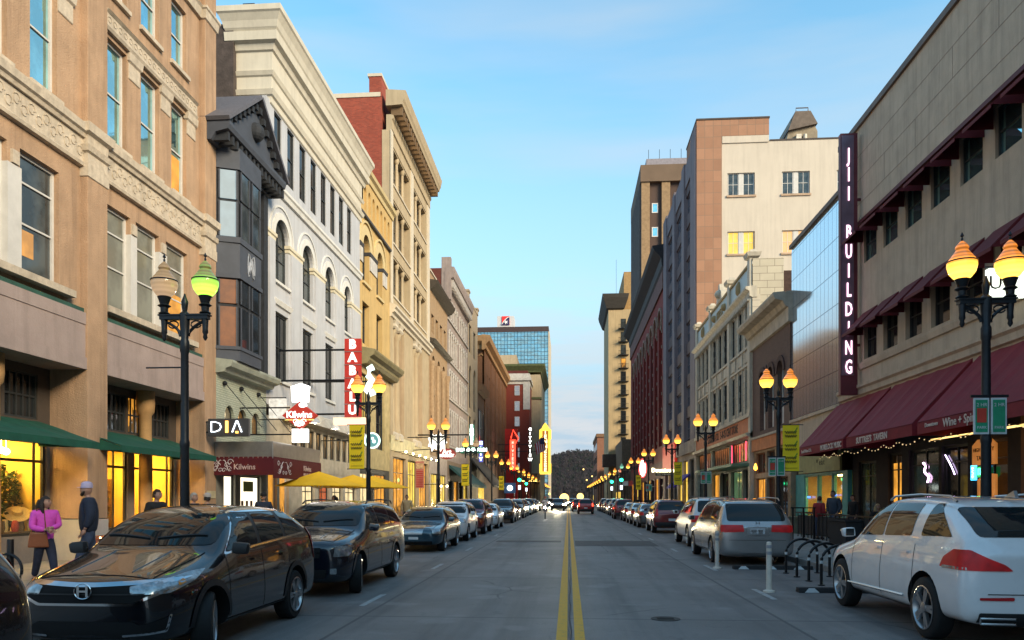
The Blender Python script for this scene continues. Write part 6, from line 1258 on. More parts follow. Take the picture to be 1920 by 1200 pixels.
car('parked_car', JRN, k_blu, 'dark blue black crossover with roof rails, second whole car at the left kerb', (-4.75, 13.1+2.445, 0), 0, GLF, 2, 5, .26, True)
car('parked_car', VLV, k_nav, 'dark estate car with a slashed square grille, after the empty space at the left kerb', (-4.98, 24.4+2.355, 0), 0, GLF, 2, 5)
car('parked_car', SOUL, k_wht, 'boxy white small car parked between the dark estate and the dark red SUV', (-4.98, 30.5+2.06, 0), 0, GLF, 1, 5)
car('parked_car', JEEP, k_red, 'dark red SUV parked at the left kerb behind the boxy white car', (-5.0, 36.6+2.4, 0), 0, GLF, 1, 5)
wsd = car('parked_car', SED, k_wht, 'low white sedan parked at the left kerb behind the dark red SUV', (-4.9, 43.2+2.36, 0), 0, GLF, 1, 5)
bj = car('parked_car', JEEP, k_blu, 'dark blue SUV with a slotted grille parked at the left kerb beyond the white sedan', (-4.8, 53.0+2.4, 0), 0, GLF, 1, 5)
CRW = dict(SOUL); CRW.update(L=4.1)
nl = car('parked_car', CRW, k_blk, 'dark car cut off by the bottom left corner of the picture', (-4.86, 3.5, 0), 0, GLF, 2, 5)
car('parked_car', MRC, k_wht, 'large white SUV with silver roof rails, nearest car at the right kerb', (5.38, 8.95+2.41, 0), PI, GRT, 2, 10)
car('parked_car', ODY, k_sil, 'silver minivan seen from behind with a number plate, parked beyond the bicycle racks', (4.86, 20.2+2.565, 0), PI, GRT, 2, 6)
car('parked_car', BIG, k_wht, 'tall white SUV parked just beyond the silver minivan', (5.25, 27.3+2.4, 0), PI, GRT, 2, 6)
esc = car('parked_car', ESC, k_red, 'dark red small SUV with a grey lower bumper, third beyond the bicycle racks', (5.1, 38.4+2.2, 0), PI, GRT, 1, 5)
sd = car('parked_car', SED, k_gry, 'grey sedan parked directly beyond the dark red SUV at the right kerb', (5.0, 45.4+2.36, 0), PI, GRT, 1, 5)
# more cars down both kerbs, sharing meshes with recoloured bodies
def recol(o, m):
    for ch in o.children_recursive:
        if ch.name.split('.')[0] in ('body', 'wing_mirror', 'door_handle') and ch.type == 'MESH':
            ch.data = ch.data.copy(); ch.data.materials[0] = m
random.seed(11)
src = {'sed': sd, 'jeep': bj, 'esc': esc}
cols = {'black': k_blk, 'silver': k_sil, 'white': k_wht, 'dark red': k_red, 'grey': k_gry, 'champagne': k_bei, 'teal': k_nav, 'navy': k_blu}
def more(kind, col, x, y, rz, label, group):
    o = dup(src[kind], (x, y, 0), rz, label, group); bpy.context.view_layer.update(); recol(o, cols[col]); return o
RS = [('sed', 'silver', 'silver sedan, second of the low sedans beyond the dark red SUV'), ('sed', 'champagne', 'pale champagne sedan, third of the low sedans on the right'), ('esc', 'dark red', 'red SUV far down the right kerb behind the low sedans'),
      ('sed', 'white', 'white sedan beyond the second red SUV on the right'), ('jeep', 'silver', 'silver SUV far down the right kerb'), ('sed', 'black', 'black sedan far down the right kerb'), ('esc', 'champagne', 'champagne SUV far down the right kerb'), ('sed', 'grey', 'grey sedan far down the right kerb past the champagne SUV'), ('jeep', 'black', 'black SUV near the traffic light on the right'), ('sed', 'silver', 'silver sedan last but one before the right traffic light')]
for i, (k, c, lb) in enumerate(RS): more(k, c, 5.0-(.35 if i == 2 else 0), 53.6+i*6.2, PI, lb, GRT)
LS = [('sed', 'black', 'black sedan behind the slotted grille SUV on the left'), ('esc', 'silver', 'silver SUV in the distance at the left kerb'), ('esc', 'dark red', 'red SUV in the distance at the left kerb'), ('sed', 'white', 'white sedan far down the left kerb'), ('jeep', 'navy', 'navy SUV far down the left kerb'), ('sed', 'grey', 'grey sedan far down the left kerb'), ('esc', 'silver', 'pale SUV almost at the far crossing on the left'), ('sed', 'champagne', 'champagne sedan at the far left crossing')]
for i, (k, c, lb) in enumerate(LS): more(k, c, -4.8+(.1 if i % 2 else 0), 61.5+i*6.3, 0, lb, GLF)
def lamps_on(o, front, mat):
    for ch in o.children_recursive:
        if ch.name.split('.')[0] == ('head_lamp' if front else 'tail_lamp'): ch.data = ch.data.copy(); ch.data.materials[0] = mat
MV = 'cars driving on the street'
a = more('esc', 'dark red', 1.88, 86.3, PI, 'red hatchback driving away with its brake lights on', MV); recol(a, k_vred); lamps_on(a, False, c_redlit)
a = more('esc', 'dark red', 1.3, 101, PI, 'second red car driving away, half hidden ahead of the red hatchback', MV); recol(a, k_vred); lamps_on(a, False, c_redlit)
a = more('jeep', 'black', -1.5, 108, 0, 'dark SUV driving towards the viewer with white headlights on', MV); lamps_on(a, True, c_headlit)
a = more('sed', 'silver', -1.2, 142, 0, 'distant oncoming car whose headlights glare at the middle of the street', MV); lamps_on(a, True, EM('glare_lamp', (1, .82, .45), 260))
a = more('sed', 'grey', 1.6, 150, PI, 'distant car driving away with tail lights on, far down the lane', MV); lamps_on(a, False, c_redlit)
a = more('jeep', 'white', -4.0, 175, 0, 'white SUV crossing far away on the left with bright headlights', MV); lamps_on(a, True, EM('glare_lamp', (1, .82, .45), 200))
a = more('sed', 'white', 4.2, 190, 0, 'far car with yellow headlights at the right side of the distant crossing', MV); lamps_on(a, True, EM('glare_lamp', (1, .82, .45), 260))

for x, y, e in ((-1.5, 105.2, 5000), (-1.2, 131, 16000), (-3.2, 150, 16000)):   # the lit headlights of the oncoming cars
    l_ = bpy.data.lights.new('headlight_beam', 'SPOT'); l_.energy = e; l_.color = (1, .85, .55); l_.spot_size = R(70); l_.spot_blend = 1; l_.shadow_soft_size = .2
    q = bpy.data.objects.new('headlight_beam', l_); COL.objects.link(q); q.location = (x, y, .8); q.rotation_euler = (R(87), 0, PI)

gl_m = EM('glare_lamp', (1, .82, .45), 260)  # extra oncoming cars added to boost the headlight glare down the street
for i, (k, c, x, y, lb) in enumerate((('esc', 'white', -1.3, 126, 'oncoming white SUV with glaring headlights in the far middle of the street'), ('jeep', 'grey', -3.0, 155, 'grey oncoming SUV with glaring headlights near the far left kerb'), ('esc', 'silver', -1.0, 164, 'oncoming silver SUV behind the glaring white SUV'), ('jeep', 'black', .9, 176, 'black SUV turning with bright headlights at the distant crossing'))):
    a = more(k, c, x, y, 0, lb, MV); lamps_on(a, True, gl_m)
# ================================================================ STREET LAMPS
lamp_iron = M('lamp_iron', (.018, .022, .028), .4, .4, .2, 8, .1)
def globe_mat(name, lo, hi, s0, s1):
    m, t, p = nodes(name); sp = t.nodes.new('ShaderNodeSeparateXYZ'); c = t.nodes.new('ShaderNodeTexCoord'); t.links.new(c.outputs['Object'], sp.inputs[0])
    z = sp.outputs[2]; wv = t.nodes.new('ShaderNodeMath'); wv.operation = 'SINE'; ms = t.nodes.new('ShaderNodeMath'); ms.operation = 'MULTIPLY'; ms.inputs[1].default_value = 90; t.links.new(z, ms.inputs[0]); t.links.new(ms.outputs[0], wv.inputs[0])
    f = rng(t, z, .12, .34); t.links.new(mixc(t, f, lo, hi), p.inputs['Emission Color'])
    ss = t.nodes.new('ShaderNodeMath'); ss.operation = 'MULTIPLY_ADD'; t.links.new(wv.outputs[0], ss.inputs[0]); ss.inputs[1].default_value = s0*.12; t.links.new(rng(t, z, .12, .36, s0, s1), ss.inputs[2]); t.links.new(ss.outputs[0], p.inputs['Emission Strength'])
    p.inputs['Base Color'].default_value = (.26, .17, .08, 1); p.inputs['Roughness'].default_value = .15; return m
gA = globe_mat('lamp_glow_amber', (1, .54, .07), (.9, .24, .01), 1.5, .38); gG = globe_mat('lamp_glow_green', (.38, 1, .06), (.06, .34, .03), 1.15, .2)
gO = globe_mat('lamp_unlit_beige_glow', (.5, .33, .2), (.5, .32, .18), .45, .12); gT = globe_mat('lamp_glow_teal', (.3, .9, .6), (.1, .5, .4), .5, .2); gP = globe_mat('lamp_glow_pink', (1, .35, .2), (.7, .2, .12), .6, .2)  # the unlit globe gets its pale beige tone from a weak emission
def make_lamp():
    root = empty('street_lamp', (0, 0, 0), 'x', 'street lamp', 'double globe street lamps')
    mb = MB(); mb.lathe([(.23, .15), (.23, .28), (.2, .32), (.17, .5), (.14, .62), (.15, .68), (.12, .78), (.085, .95)], 16); mb.build('base', lamp_iron, root, smooth=True)
    mb = MB(); mb.lathe([(.085, .95), (.075, 2.6), (.085, 2.64), (.085, 2.70), (.072, 2.74), (.066, 4.2), (.08, 4.25), (.08, 4.4), (.06, 4.45), (.085, 4.7), (.085, 4.88), (.04, 4.92), (.055, 5.02), (.06, 5.08), (.03, 5.16), (.012, 5.22)], 16, flute=.05); mb.build('post', lamp_iron, root, smooth=True)
    mb = MB(); mb.box(-.42, .42, -.06, .06, 4.78, 4.84); mb.box(-.44, .44, -.075, .075, 4.84, 4.865)
    for s in (-1, 1):
        mb.tube([(s*(.07+.30*t), 0, 4.50+.27*t**.5) for t in [k/8 for k in range(9)]], .026, 6)
        mb.tube([(s*(.2+.09*math.cos(a)), 0, 4.70+.06*math.sin(a)) for a in [k*.55 for k in range(12)]], .014, 5)
        mb.lathe([(.012, 4.42), (.04, 4.47), (.03, 4.52), (.05, 4.56), (.045, 4.62), (.055, 4.78)], 10, (s*.36, 0))
    mb.build('cross_arm', lamp_iron, root, smooth=True)
    for s in (-1, 1):
        mb = MB(); mb.lathe([(.06, 4.86), (.1, 4.89), (.06, 4.92), (.065, 4.99), (.11, 5.02), (.07, 5.05), (.10, 5.14), (.115, 5.17), (.10, 5.18)], 14, (s*.36, 0)); h = mb.build('holder', lamp_iron, root, smooth=True)
        mb = MB(); mb.lathe([(.08, 0), (.13, .03), (.19, .11), (.218, .21), (.215, .27), (.20, .30), (.17, .34), (.12, .41), (.085, .46), (.10, .49), (.085, .53), (.05, .57), (.02, .60)], 20); g = mb.build('globe', gA, root, smooth=True); g.location = (s*.36, 0, 5.17)
        MB().lathe([(.222, .265), (.226, .275), (.222, .285)], 20).build('collar', lamp_iron, g, smooth=True, world=False); mb = MB(); mb.lathe([(.012, .59), (.02, .63), (.008, .66), (.03, .68), (.004, .74)], 8); c = mb.build('finial', lamp_iron, g, smooth=True, world=False)
    return root
proto = make_lamp()
LY = [12.6, 24.6, 38.1, 50.9, 64.9, 78.6]+[78.6+13.4*k for k in range(1, 14)]; RY = [12.5, 24.4, 37.1, 49.0, 63.2, 76.4]+[76.4+13.2*k for k in range(1, 14)]
nth = ['nearest', 'second', 'third', 'fourth', 'fifth', 'sixth', 'seventh', 'eighth', 'ninth', 'tenth', 'eleventh', 'twelfth', 'thirteenth', 'fourteenth', 'fifteenth', 'sixteenth', 'seventeenth', 'eighteenth', 'nineteenth']
first = True; later = []; SPEC = {('left', 0): (gO, gG), ('left', 3): (gA, gO), ('right', 6): (gT, gA), ('right', 7): (gA, gP)}
for side, ys, x in (('left', LY, -6.5), ('right', RY, 6.5)):
    for i, y in enumerate(ys):
        lb = f'black double globe street lamp, {nth[i]} in the row along the {side} pavement'
        if side == 'left' and i == 0: lb = 'black street lamp with one unlit globe and one green globe, nearest on the left pavement'
        if first: o = proto; o.location = (x, y, 0); first = False
        else: o = dup(proto, (x, y, 0))
        o['label'] = lb
        if (side, i) in SPEC: later.append((o, SPEC[(side, i)]))
for o, gm_ in later:
    gs = [c for c in bpy.data.objects if c.parent == o and c.name.startswith('globe')]; gs.sort(key=lambda c: c.location.x)
    for g_, m_ in zip(gs, gm_): g_.data = g_.data.copy(); g_.data.materials[0] = m_
# banners on lamp posts
m_ban = M('banner_yellow', (.88, .64, .015), .7, 0, .06, 2, .05); m_bink = M('banner_ink', (.16, .12, .02), .7); m_bgr = M('banner_green', (.12, .28, .03), .7)
def make_banner():
    r_ = empty('street_banner', (0, 0, 0), 'x', 'banner', 'yellow banners on the lamp posts')
    mb = MB(); rr = []
    for k in range(13): rr.append((.012*math.sin(k*.9), 1.42-k*1.42/12))
    vs = []; fs = []
    for yy, z in rr: vs += [(-.62, yy, z-.71), (-.12, yy*.7, z-.71)]
    n0 = len(vs); vs += [(a, b+.006, c) for a, b, c in vs]
    for k in range(12): fs += [(2*k, 2*k+1, 2*k+3, 2*k+2), (n0+2*k, n0+2*k+2, n0+2*k+3, n0+2*k+1), (2*k, 2*k+2, n0+2*k+2, n0+2*k), (2*k+1, n0+2*k+1, n0+2*k+3, 2*k+3)]
    mb.add(vs, fs); c = mb.build('cloth', m_ban, r_, smooth=True)
    mb = MB()
    for z in (.43, .02, -.36):
        for k in range(2):
            zz = z+.06-k*.12; mb.tube([(-.56+.36*t, -.018, zz+.035*math.sin(t*34+k)+.012*math.sin(t*77)) for t in [q/40 for q in range(41)]], .012, 4)
    mb.tube([(-.57, -.018, -.62), (-.18, -.018, -.62)], .006, 4); mb.build('script_lettering', m_bink, c)
    mb = MB()
    for z in (.43, .02, -.36):
        for k in range(5): mb.add([(-.28+.02*k-.03, -.02, z+.03+.03*k), (-.28+.02*k+.03, -.02, z+.05+.03*k), (-.24+.012*k, -.02, z+.10+.03*k)], [(0, 1, 2)])
    mb.build('leaf_mark', m_bgr, c)
    mb = MB()
    for z in (.72, -.72): mb.tube([(-.66, 0, z), (0, 0, z)], .013, 6); mb.ball((-.67, 0, z), .02, 6)
    mb.build('arm', lamp_iron, r_); return r_
bp = make_banner(); used = False
for i, (side, x, y, z) in enumerate((('left', -6.5, 24.55, 3.42), ('left', -6.5, 50.85, 3.3), ('left', -6.5, 78.5, 3.3), ('right', 7.24, 24.35, 3.30), ('right', 7.24, 48.95, 3.3), ('right', 7.24, 76.3, 3.3))):
    o = bp if not used else dup(bp); used = True; o.location = (x, y-.0, z)
    o['label'] = f"yellow banner with three rows of script, {['nearest', 'middle', 'farthest'][i % 3]} of those on the {side} pavement lamps"
# bare banner arm on the nearest left lamp
ba = empty('banner_arm', (-6.5, 12.6, 3.97), 'thin empty metal banner arm sticking out of the nearest left lamp post', 'bracket'); MB().tube([(-6.52, 12.6, 3.97), (-7.18, 12.6, 3.97)], .014, 6).build('rod', lamp_iron, ba)
# parking signs on posts
m_sg = M('sign_green', (.02, .26, .13), .5); m_sw = M('sign_white', (.55, .57, .58), .5); m_sr = M('sign_red', (.55, .05, .03), .5)
def make_ps():
    r_ = empty('parking_sign', (0, 0, 0), 'x', 'sign', 'parking signs on the right lamp posts'); 
    for x in (-.13, .13):
        p_ = MB().box(x-.115, x+.115, -.02, 0, -.28, .28).build('plate', m_sw, r_); MB().box(x-.09, x+.09, -.026, -.021, -.25, .25).build('green_field', m_sg, p_)
        q = MB(); 
        if x < 0: q.box(x-.07, x+.07, -.032, -.027, -.10, .12); q.build('red_field', m_sr, p_)
        text('lettering', '2 HR', .075, (x, -.034, .17), 'F', m_sw, p_, .003); text('lettering', 'PARK', .06, (x, -.034, -.18), 'F', m_sw, p_, .003)
    MB().box(-.28, .28, -.01, .02, .29, .33).build('strap', m_black, r_); return r_
ps = make_ps(); o = ps; o.location = (6.5, 12.40, 3.02); o['label'] = 'pair of green and red parking plates on the nearest right lamp post'
o = dup(ps, (6.42, 24.3, 2.72)); o['label'] = 'pair of green and red parking plates on the second right lamp post'
o = dup(ps, (6.5, 37.0, 2.72)); o['label'] = 'small green parking plates on the third right lamp post'
o = dup(ps, (6.5, 62.9, 2.6)); o['label'] = 'small green parking plates on the fifth right lamp post'
# ================================================================ SIGNS OF THE LEFT SIDE
def at(px, py, Y):
    cx, cz = (px-960)/1440, (934-py)/1440; c, s = math.cos(YAW), math.sin(YAW); k = Y/(cx*s+c); return Vector(((cx*c-s)*k, Y, 1.75+cz*k))
m_silver = M('brushed_metal', (.40, .38, .36), .35, .8, .15, 3, .1)
# DIA box sign
ds = empty('box_sign', (-11.3, 25.6, 4.0), 'dark box sign with illuminated letters DIA on a bracket beside the bay window building', 'sign')
q0 = at(390, 785, 25.2); q1 = at(466, 818, 25.2); MB().box(q0.x, q1.x, 25.2, 25.35, q1.z, q0.z).build('cabinet', M('charcoal_cabinet', (.05, .05, .055), .5), ds)
glow_w = EM('letter_white', (.85, .93, 1), 4); glow_o = EM('letter_orange', (1, .45, .08), 4)
zc = (q0.z+q1.z)/2; xw = q1.x-q0.x; text('letter', 'D', .56, (q0.x+xw*.2, 25.18, zc), 'F', glow_w, ds, .02, 1.15, -.012); text('letter', 'I', .56, (q0.x+xw*.47, 25.18, zc), 'F', glow_o, ds, .02, 1.3, .01); text('letter', 'Λ', .56, (q0.x+xw*.72, 25.18, zc), 'F', glow_w, ds, .02, 1.1, -.008)
MB().box(q0.x+xw*.69, q0.x+xw*.75, 25.16, 25.2, zc-.2, zc-.13).build('orange_dot', glow_o, ds); part(ds, 'bracket', None, m_black, lambda m: (m.tube([(-12.28, 25.27, zc+.2), (q0.x, 25.27, zc+.2)], .025, 6), m.tube([(-12.28, 25.27, zc-.15), (q0.x, 25.27, zc-.15)], .025, 6)))
# Kilwins marquee (metal band plus maroon valance)
kw = empty('maroon_canopy', (-11.5, 28.5, 3), 'metal topped canopy with a maroon scalloped valance and white scrolls over the chocolate shop', 'canopy')
plan = [(-12.3, 26.15), (-10.55, 26.15), (-10.2, 26.5), (-9.9, 29.1), (-10.0, 34.0), (-12.3, 34.0)]
xa, xb, ya, yb = -12.29, -10.2, 25.9, 31.0
MB().box(xa, xb, ya, yb, 3.12, 3.72).build('metal_band', m_silver, kw, bevel=.02)
mar = M('maroon_valance', (.085, .006, .012), .7, 0, .12, 3, .05)
mb = MB(); MB_ = MB()
mb.box(xa, xb+.03, ya-.03, ya, 2.55, 3.12); mb.box(xb, xb+.03, ya, yb, 2.45, 3.12)
for k in range(12): u = xa+(xb-xa)*(k+.5)/12; mb.prism([(u-.085, 3.12), (u+.085, 3.12), (u+.05, 3.19), (u-.05, 3.19)], 1, ya-.03, ya-.005)
for k in range(29): u = ya+(yb-ya)*(k+.5)/29; mb.prism([(u-.085, 3.12), (u+.085, 3.12), (u+.05, 3.19), (u-.05, 3.19)], 0, xb+.005, xb+.03)
mb.build('valance', mar, kw); sw = M('scroll_white', (.55, .50, .52), .6)
def scroll(T, cx, cz, s, h=1, flip=1):
    mb = MB(T)
    for sx_ in (-1, 1):
        mb.tube([(cx+sx_*s*(.1+.9*t), 0, cz+h*(.28-.55*t+.12*math.sin(t*7))) for t in [k/14 for k in range(15)]], .014, 4)
        for (ox, oz, rr) in ((.9, .2, .12), (.5, .05, .1), (.2, -.2, .09), (.75, -.12, .09)):
            mb.tube([(cx+sx_*s*ox+rr*(1-t/9)*math.cos(t*sx_), 0, cz+h*oz+rr*(1-t/9)*math.sin(t)) for t in [k*.6 for k in range(12)]], .013, 4)
    return mb
TFk = lambda a, b, c: (a, ya-.04-b, c); TLk = lambda a, b, c: (xb+.04+b, a, c)
scroll(TFk, -12.0, 2.86, .32, .7).build('scrollwork', sw, kw); scroll(TLk, 26.9, 2.80, .65, .8).build('scrollwork', sw, kw)
text('lettering', 'Kilwins', .27, (-11.2, ya-.04, 2.83), 'F', M('kilwins_letters', (.55, .42, .40), .6), kw, .01, 1, .003); text('lettering', 'Kilwins', .3, (xb+.04, 29.3, 2.88), 'L', MT['kilwins_letters'], kw, .01, 1, .003); text('lettering', '(865)-951-2189', .14, (xb+.04, 29.3, 2.66), 'L', MT['kilwins_letters'], kw, .01)
# Kilwins diamond with lit pot
kd = empty('diamond_sign', (-10.6, 27.9, 5), 'red diamond sign with white lettering below a glowing white pot, above the maroon canopy', 'sign')
cxk, czk, yk = -9.98, 4.83, 28.0
wsg = EM('white_neon_box', (1, .98, .94), 3); rdia = EM('diamond_red', (.6, .04, .02), .55, base=(.2, .015, .01))
mb = MB(TF(yk)); mb.prism([(cxk-.66, czk), (cxk, czk-.52), (cxk+.66, czk), (cxk, czk+.52)], 1, -.1, .1); mb.build('diamond', rdia, kd)
mb = MB(TF(yk)); mb.prism([(cxk-.29, czk+.50), (cxk+.29, czk+.50), (cxk+.34, czk+1.1), (cxk+.05, czk+1.2), (cxk-.34, czk+1.08)], 1, -.12, .08); mb.ball((cxk+.12, .06, czk+.38), .16, 8, sz=.6); mb.build('glowing_pot', wsg, kd)
mb = MB(TF(yk)); mb.box(cxk-.3, cxk+.3, -.08, .06, czk-1.0, czk-.50); mb.build('glowing_panel', wsg, kd)
wl = EM('white_letter_glow', (1, .95, .9), 2.4); text('lettering', 'Kilwins', .34, (cxk, yk-.12, czk+.02), 'F', wl, kd, .02, 1, .006); text('lettering', 'CHOCOLATES  FUDGE  ICE CREAM', .07, (cxk, yk-.12, czk-.17), 'F', EM('yellow_letter_glow', (1, .8, .2), 1.6), kd, .01, 1, .002)
o = scroll(lambda a, b, c: (a, yk-.12-b, c), cxk, czk-.30, .16, .3).build('scrollwork', wl, kd)
part(kd, 'bracket', None, m_black, lambda m: (m.tube([(-12.3, yk, czk+.3), (cxk-.4, yk, czk+.3)], .03, 6), m.tube([(-12.3, yk, czk-.7), (cxk-.2, yk, czk-.7)], .03, 6)))
# white glowing cupcake box sign
wb2 = empty('glowing_box_sign', (-11.2, 29.8, 4.9), 'white glowing box sign on a metal bracket behind the red diamond sign', 'sign')
p0 = at(505, 748, 29.8); p1 = at(536, 784, 29.8)
MB().box(p0.x, p1.x, 29.75, 29.9, p1.z, p0.z).build('panel', EM('white_panel_glow', (1, .94, .80), 1.0, .45, 6), wb2); part(wb2, 'bracket', None, m_black, lambda m: (m.tube([(-12.3, 29.83, p0.z+.05), (p1.x, 29.83, p0.z+.05)], .02, 6), m.tube([(-12.3, 29.83, p1.z-.05), (p1.x, 29.83, p1.z-.05)], .02, 6)))
# gooseneck lamps over the fascia
gn = EM('gooseneck_glow', (1, .85, .6), 80)
gl0 = None
for i, y in enumerate((33.6, 36.6, 39.4, 42.2)):
    if gl0 is None:
        gl0 = empty('gooseneck_lamp', (0, 0, 0), 'x', 'wall lamp', 'gooseneck lamps over the pale fascia'); mb = MB(); mb.tube([(0, 0, .4), (.3, 0, .62), (.62, 0, .55), (.75, 0, .3)], .02, 6); mb.build('arm', m_white, gl0, smooth=True)
        MB().lathe([(.02, .34), (.1, .3), (.24, .14), (.25, .1), (.23, .12), (.05, .28)], 16, (.78, 0)).build('shade', m_white, gl0, smooth=True); MB().ball((.78, 0, .15), .07, 8).build('bulb', gn, gl0, smooth=True); o = gl0
    else: o = dup(gl0)
    o.location = (-12.1, y, 5.0); o['label'] = f"white gooseneck wall lamp on the pale sloped fascia, {['first', 'second', 'third', 'fourth'][i]} from the red diamond sign"
# BABALU vertical sign
Yb = 31.8; pa = at(646, 635, Yb); pb = at(676, 780, Yb)
bb_ = empty('vertical_sign', ((pa.x+pb.x)/2, Yb, pb.z), 'tall red vertical sign with white letters BABALU held by three black arms', 'sign')
MB().box(pa.x, pb.x, Yb, Yb+.2, pb.z-.1, pa.z).build('cabinet', EM('babalu_red', (.5, .03, .015), .5, base=(.3, .02, .015)), bb_)
hgt = (pa.z-pb.z+.05)/6; bw = EM('letter_cream_glow', (1, .93, .8), 2.4)
for i, ch in enumerate('BABALU'): text('letter', ch, hgt*.95, ((pa.x+pb.x)/2, Yb-.02, pa.z-hgt*(i+.5)+.02), 'F', bw, bb_, .03, 1, .022); MB().box(pa.x-.02, pb.x+.02, Yb-.03, Yb+.21, pa.z-hgt*(i+1)-.012, pa.z-hgt*(i+1)+.012).build('divider', m_silver, bb_)
for zz in (pa.z-.45, (pa.z+pb.z)/2-.1, pb.z+.1): MB().tube([(-12.3, Yb+.1, zz), (pa.x, Yb+.1, zz)], .045, 6).build('arm', m_black, bb_)
p2 = at(625, 783, Yb); p3 = at(684, 796, Yb); MB().box(p2.x, p3.x, Yb, Yb+.2, p3.z, p2.z).build('lit_base_bar', EM('bar_glow', (1, .55, .32), 2.2), bb_)
# white neon squiggle and round teal sign
ng = EM('neon_white_green', (.75, 1, .88), 2.2); Yn = 36
sq = empty('neon_sign', tuple(at(696, 715, Yn)), 'white glowing figure shaped neon sign between the globes of the second left lamp', 'sign'); mb = MB(); pts = [(700, 688), (692, 692), (691, 705), (697, 712), (692, 722), (688, 732), (694, 738), (702, 734)]; mb.tube([tuple(at(a, b, Yn)) for a, b in pts], .16, 8); mb.build('tube', ng, sq, smooth=True); part(sq, 'bracket', None, m_black, lambda m: m.tube([(-12.3, Yn, at(696, 715, Yn).z), tuple(at(696, 715, Yn))], .04, 6))
Yt = 37.5; c_ = at(698, 826, Yt); ts = empty('round_sign', tuple(c_), 'round teal sign with a glowing white rim on the yellow building', 'sign')
mb = MB(TF(Yt)); ring(mb, c_.x, c_.z, .33, .40, -.06, .08, n=24, a1=2*PI); mb.build('rim', ng, ts)
mb = MB(TF(Yt)); mb.prism([(c_.x+.33*math.cos(k*PI/12), c_.z+.33*math.sin(k*PI/12)) for k in range(24)], 1, -.05, .04); mb.build('disc', EM('teal_disc', (.05, .35, .38), .8), ts)
mb = MB(TF(Yt)); mb.ball((c_.x+.03, .06, c_.z+.1), .07, 6); mb.ball((c_.x+.1, .06, c_.z-.05), .09, 6); mb.build('white_dots', ng, ts); part(ts, 'bracket', None, m_black, lambda m: m.tube([(-12.3, Yt, c_.z), (c_.x, Yt, c_.z)], .03, 6))
# patio umbrellas
um = M('umbrella_yellow', (.95, .52, .01), .8, 0, .08, 2, .05); ume = um
def make_umb():
    r_ = empty('patio_umbrella', (0, 0, 0), 'x', 'umbrella', 'yellow patio umbrellas')
    n = 8; vs = [(0, 0, 2.78)]; R_ = 1.75
    for k in range(n*2):
        a = PI*k/n; q = R_ if k % 2 == 0 else R_*.94; vs.append((q*.5*math.cos(a), q*.5*math.sin(a), 2.52-(0 if k % 2 else .01))); 
    for k in range(n*2):
        a = PI*k/n; q = R_ if k % 2 == 0 else R_*.93; vs.append((q*math.cos(a), q*math.sin(a), 2.22))
    N2 = n*2; fs = [(0, 1+k, 1+(k+1) % N2) for k in range(N2)]+[(1+k, 1+N2+k, 1+N2+(k+1) % N2, 1+(k+1) % N2) for k in range(N2)]
    lo = len(vs); vs += [(x, y, z-.012) for x, y, z in vs]; fs += [tuple(lo+i for i in reversed(f)) for f in fs]+[(1+N2+k, 1+N2+(k+1) % N2, lo+1+N2+(k+1) % N2, lo+1+N2+k) for k in range(N2)]
    mb = MB(); mb.add(vs, fs); mb.build('canopy', um, r_); MB().lathe([(.25, .15), (.25, .2), (.03, .22), (.022, 2.75)], 10).build('pole', m_white, r_)
    mb = MB(); [mb.tube([(0, 0, 2.1), (R_*.6*math.cos(PI*k/4), R_*.6*math.sin(PI*k/4), 2.42)], .01, 4) for k in range(8)]; mb.build('ribs', m_white, r_); return r_
u0 = make_umb()
for i, (x, y, s, lb) in enumerate(((-9.6, 29.0, .95, 'nearest yellow patio umbrella, largest in view'), (-9.4, 33.0, .95, 'middle yellow patio umbrella, mostly behind the nearest one'), (-9.0, 34.8, .95, 'farthest yellow patio umbrella, ending behind the second left lamp post'))):
    o = u0 if i == 0 else dup(u0); o.location = (x, y, 0); o.scale = (s*1.05, s*1.05, 1.0); o['label'] = lb
# marquee style lit sign, Art Market sign
Ya = 60; c_ = at(838, 851, Ya); am = empty('oval_sign', tuple(c_), 'oval red sign with glowing letters Art Market behind the third left lamp post', 'sign')
mb = MB(TF(Ya)); mb.prism([(c_.x+.72*math.cos(k*PI/12), c_.z+.42*math.sin(k*PI/12)) for k in range(24)], 1, -.1, .05); mb.build('oval', EM('oval_red', (.45, .03, .02), .3, base=(.15, .02, .02)), am)
text('lettering', 'Art', .5, (c_.x, Ya-.08, c_.z+.14), 'F', bw, am, .02, 1, .02); text('lettering', 'MARKET', .3, (c_.x, Ya-.08, c_.z-.15), 'F', bw, am, .02, 1, .02); part(am, 'bracket', None, m_black, lambda m: m.tube([(-12.3, Ya, c_.z+.3), (c_.x, Ya, c_.z+.45)], .04, 6))
bsx = empty('glowing_star_sign', tuple(at(822, 830, 58)), 'blown out white starburst sign hanging behind the third left lamp post', 'sign')
for px in (812, 828):
    c_ = at(px, 829, 58); mb = MB(TF(58)); mb.prism([(c_.x+(.62 if k % 2 == 0 else .4)*.7*math.cos(k*PI/7), c_.z+(.75 if k % 2 == 0 else .5)*math.sin(k*PI/7)) for k in range(14)], 1, -.08, .05); mb.build('burst', EM('burst_white', (1, .96, .8), 2), bsx)
part(bsx, 'bracket', None, m_black, lambda m: m.tube([(-12.3, 58.1, 6.4), (-9, 58.1, 6.4)], .04, 6))
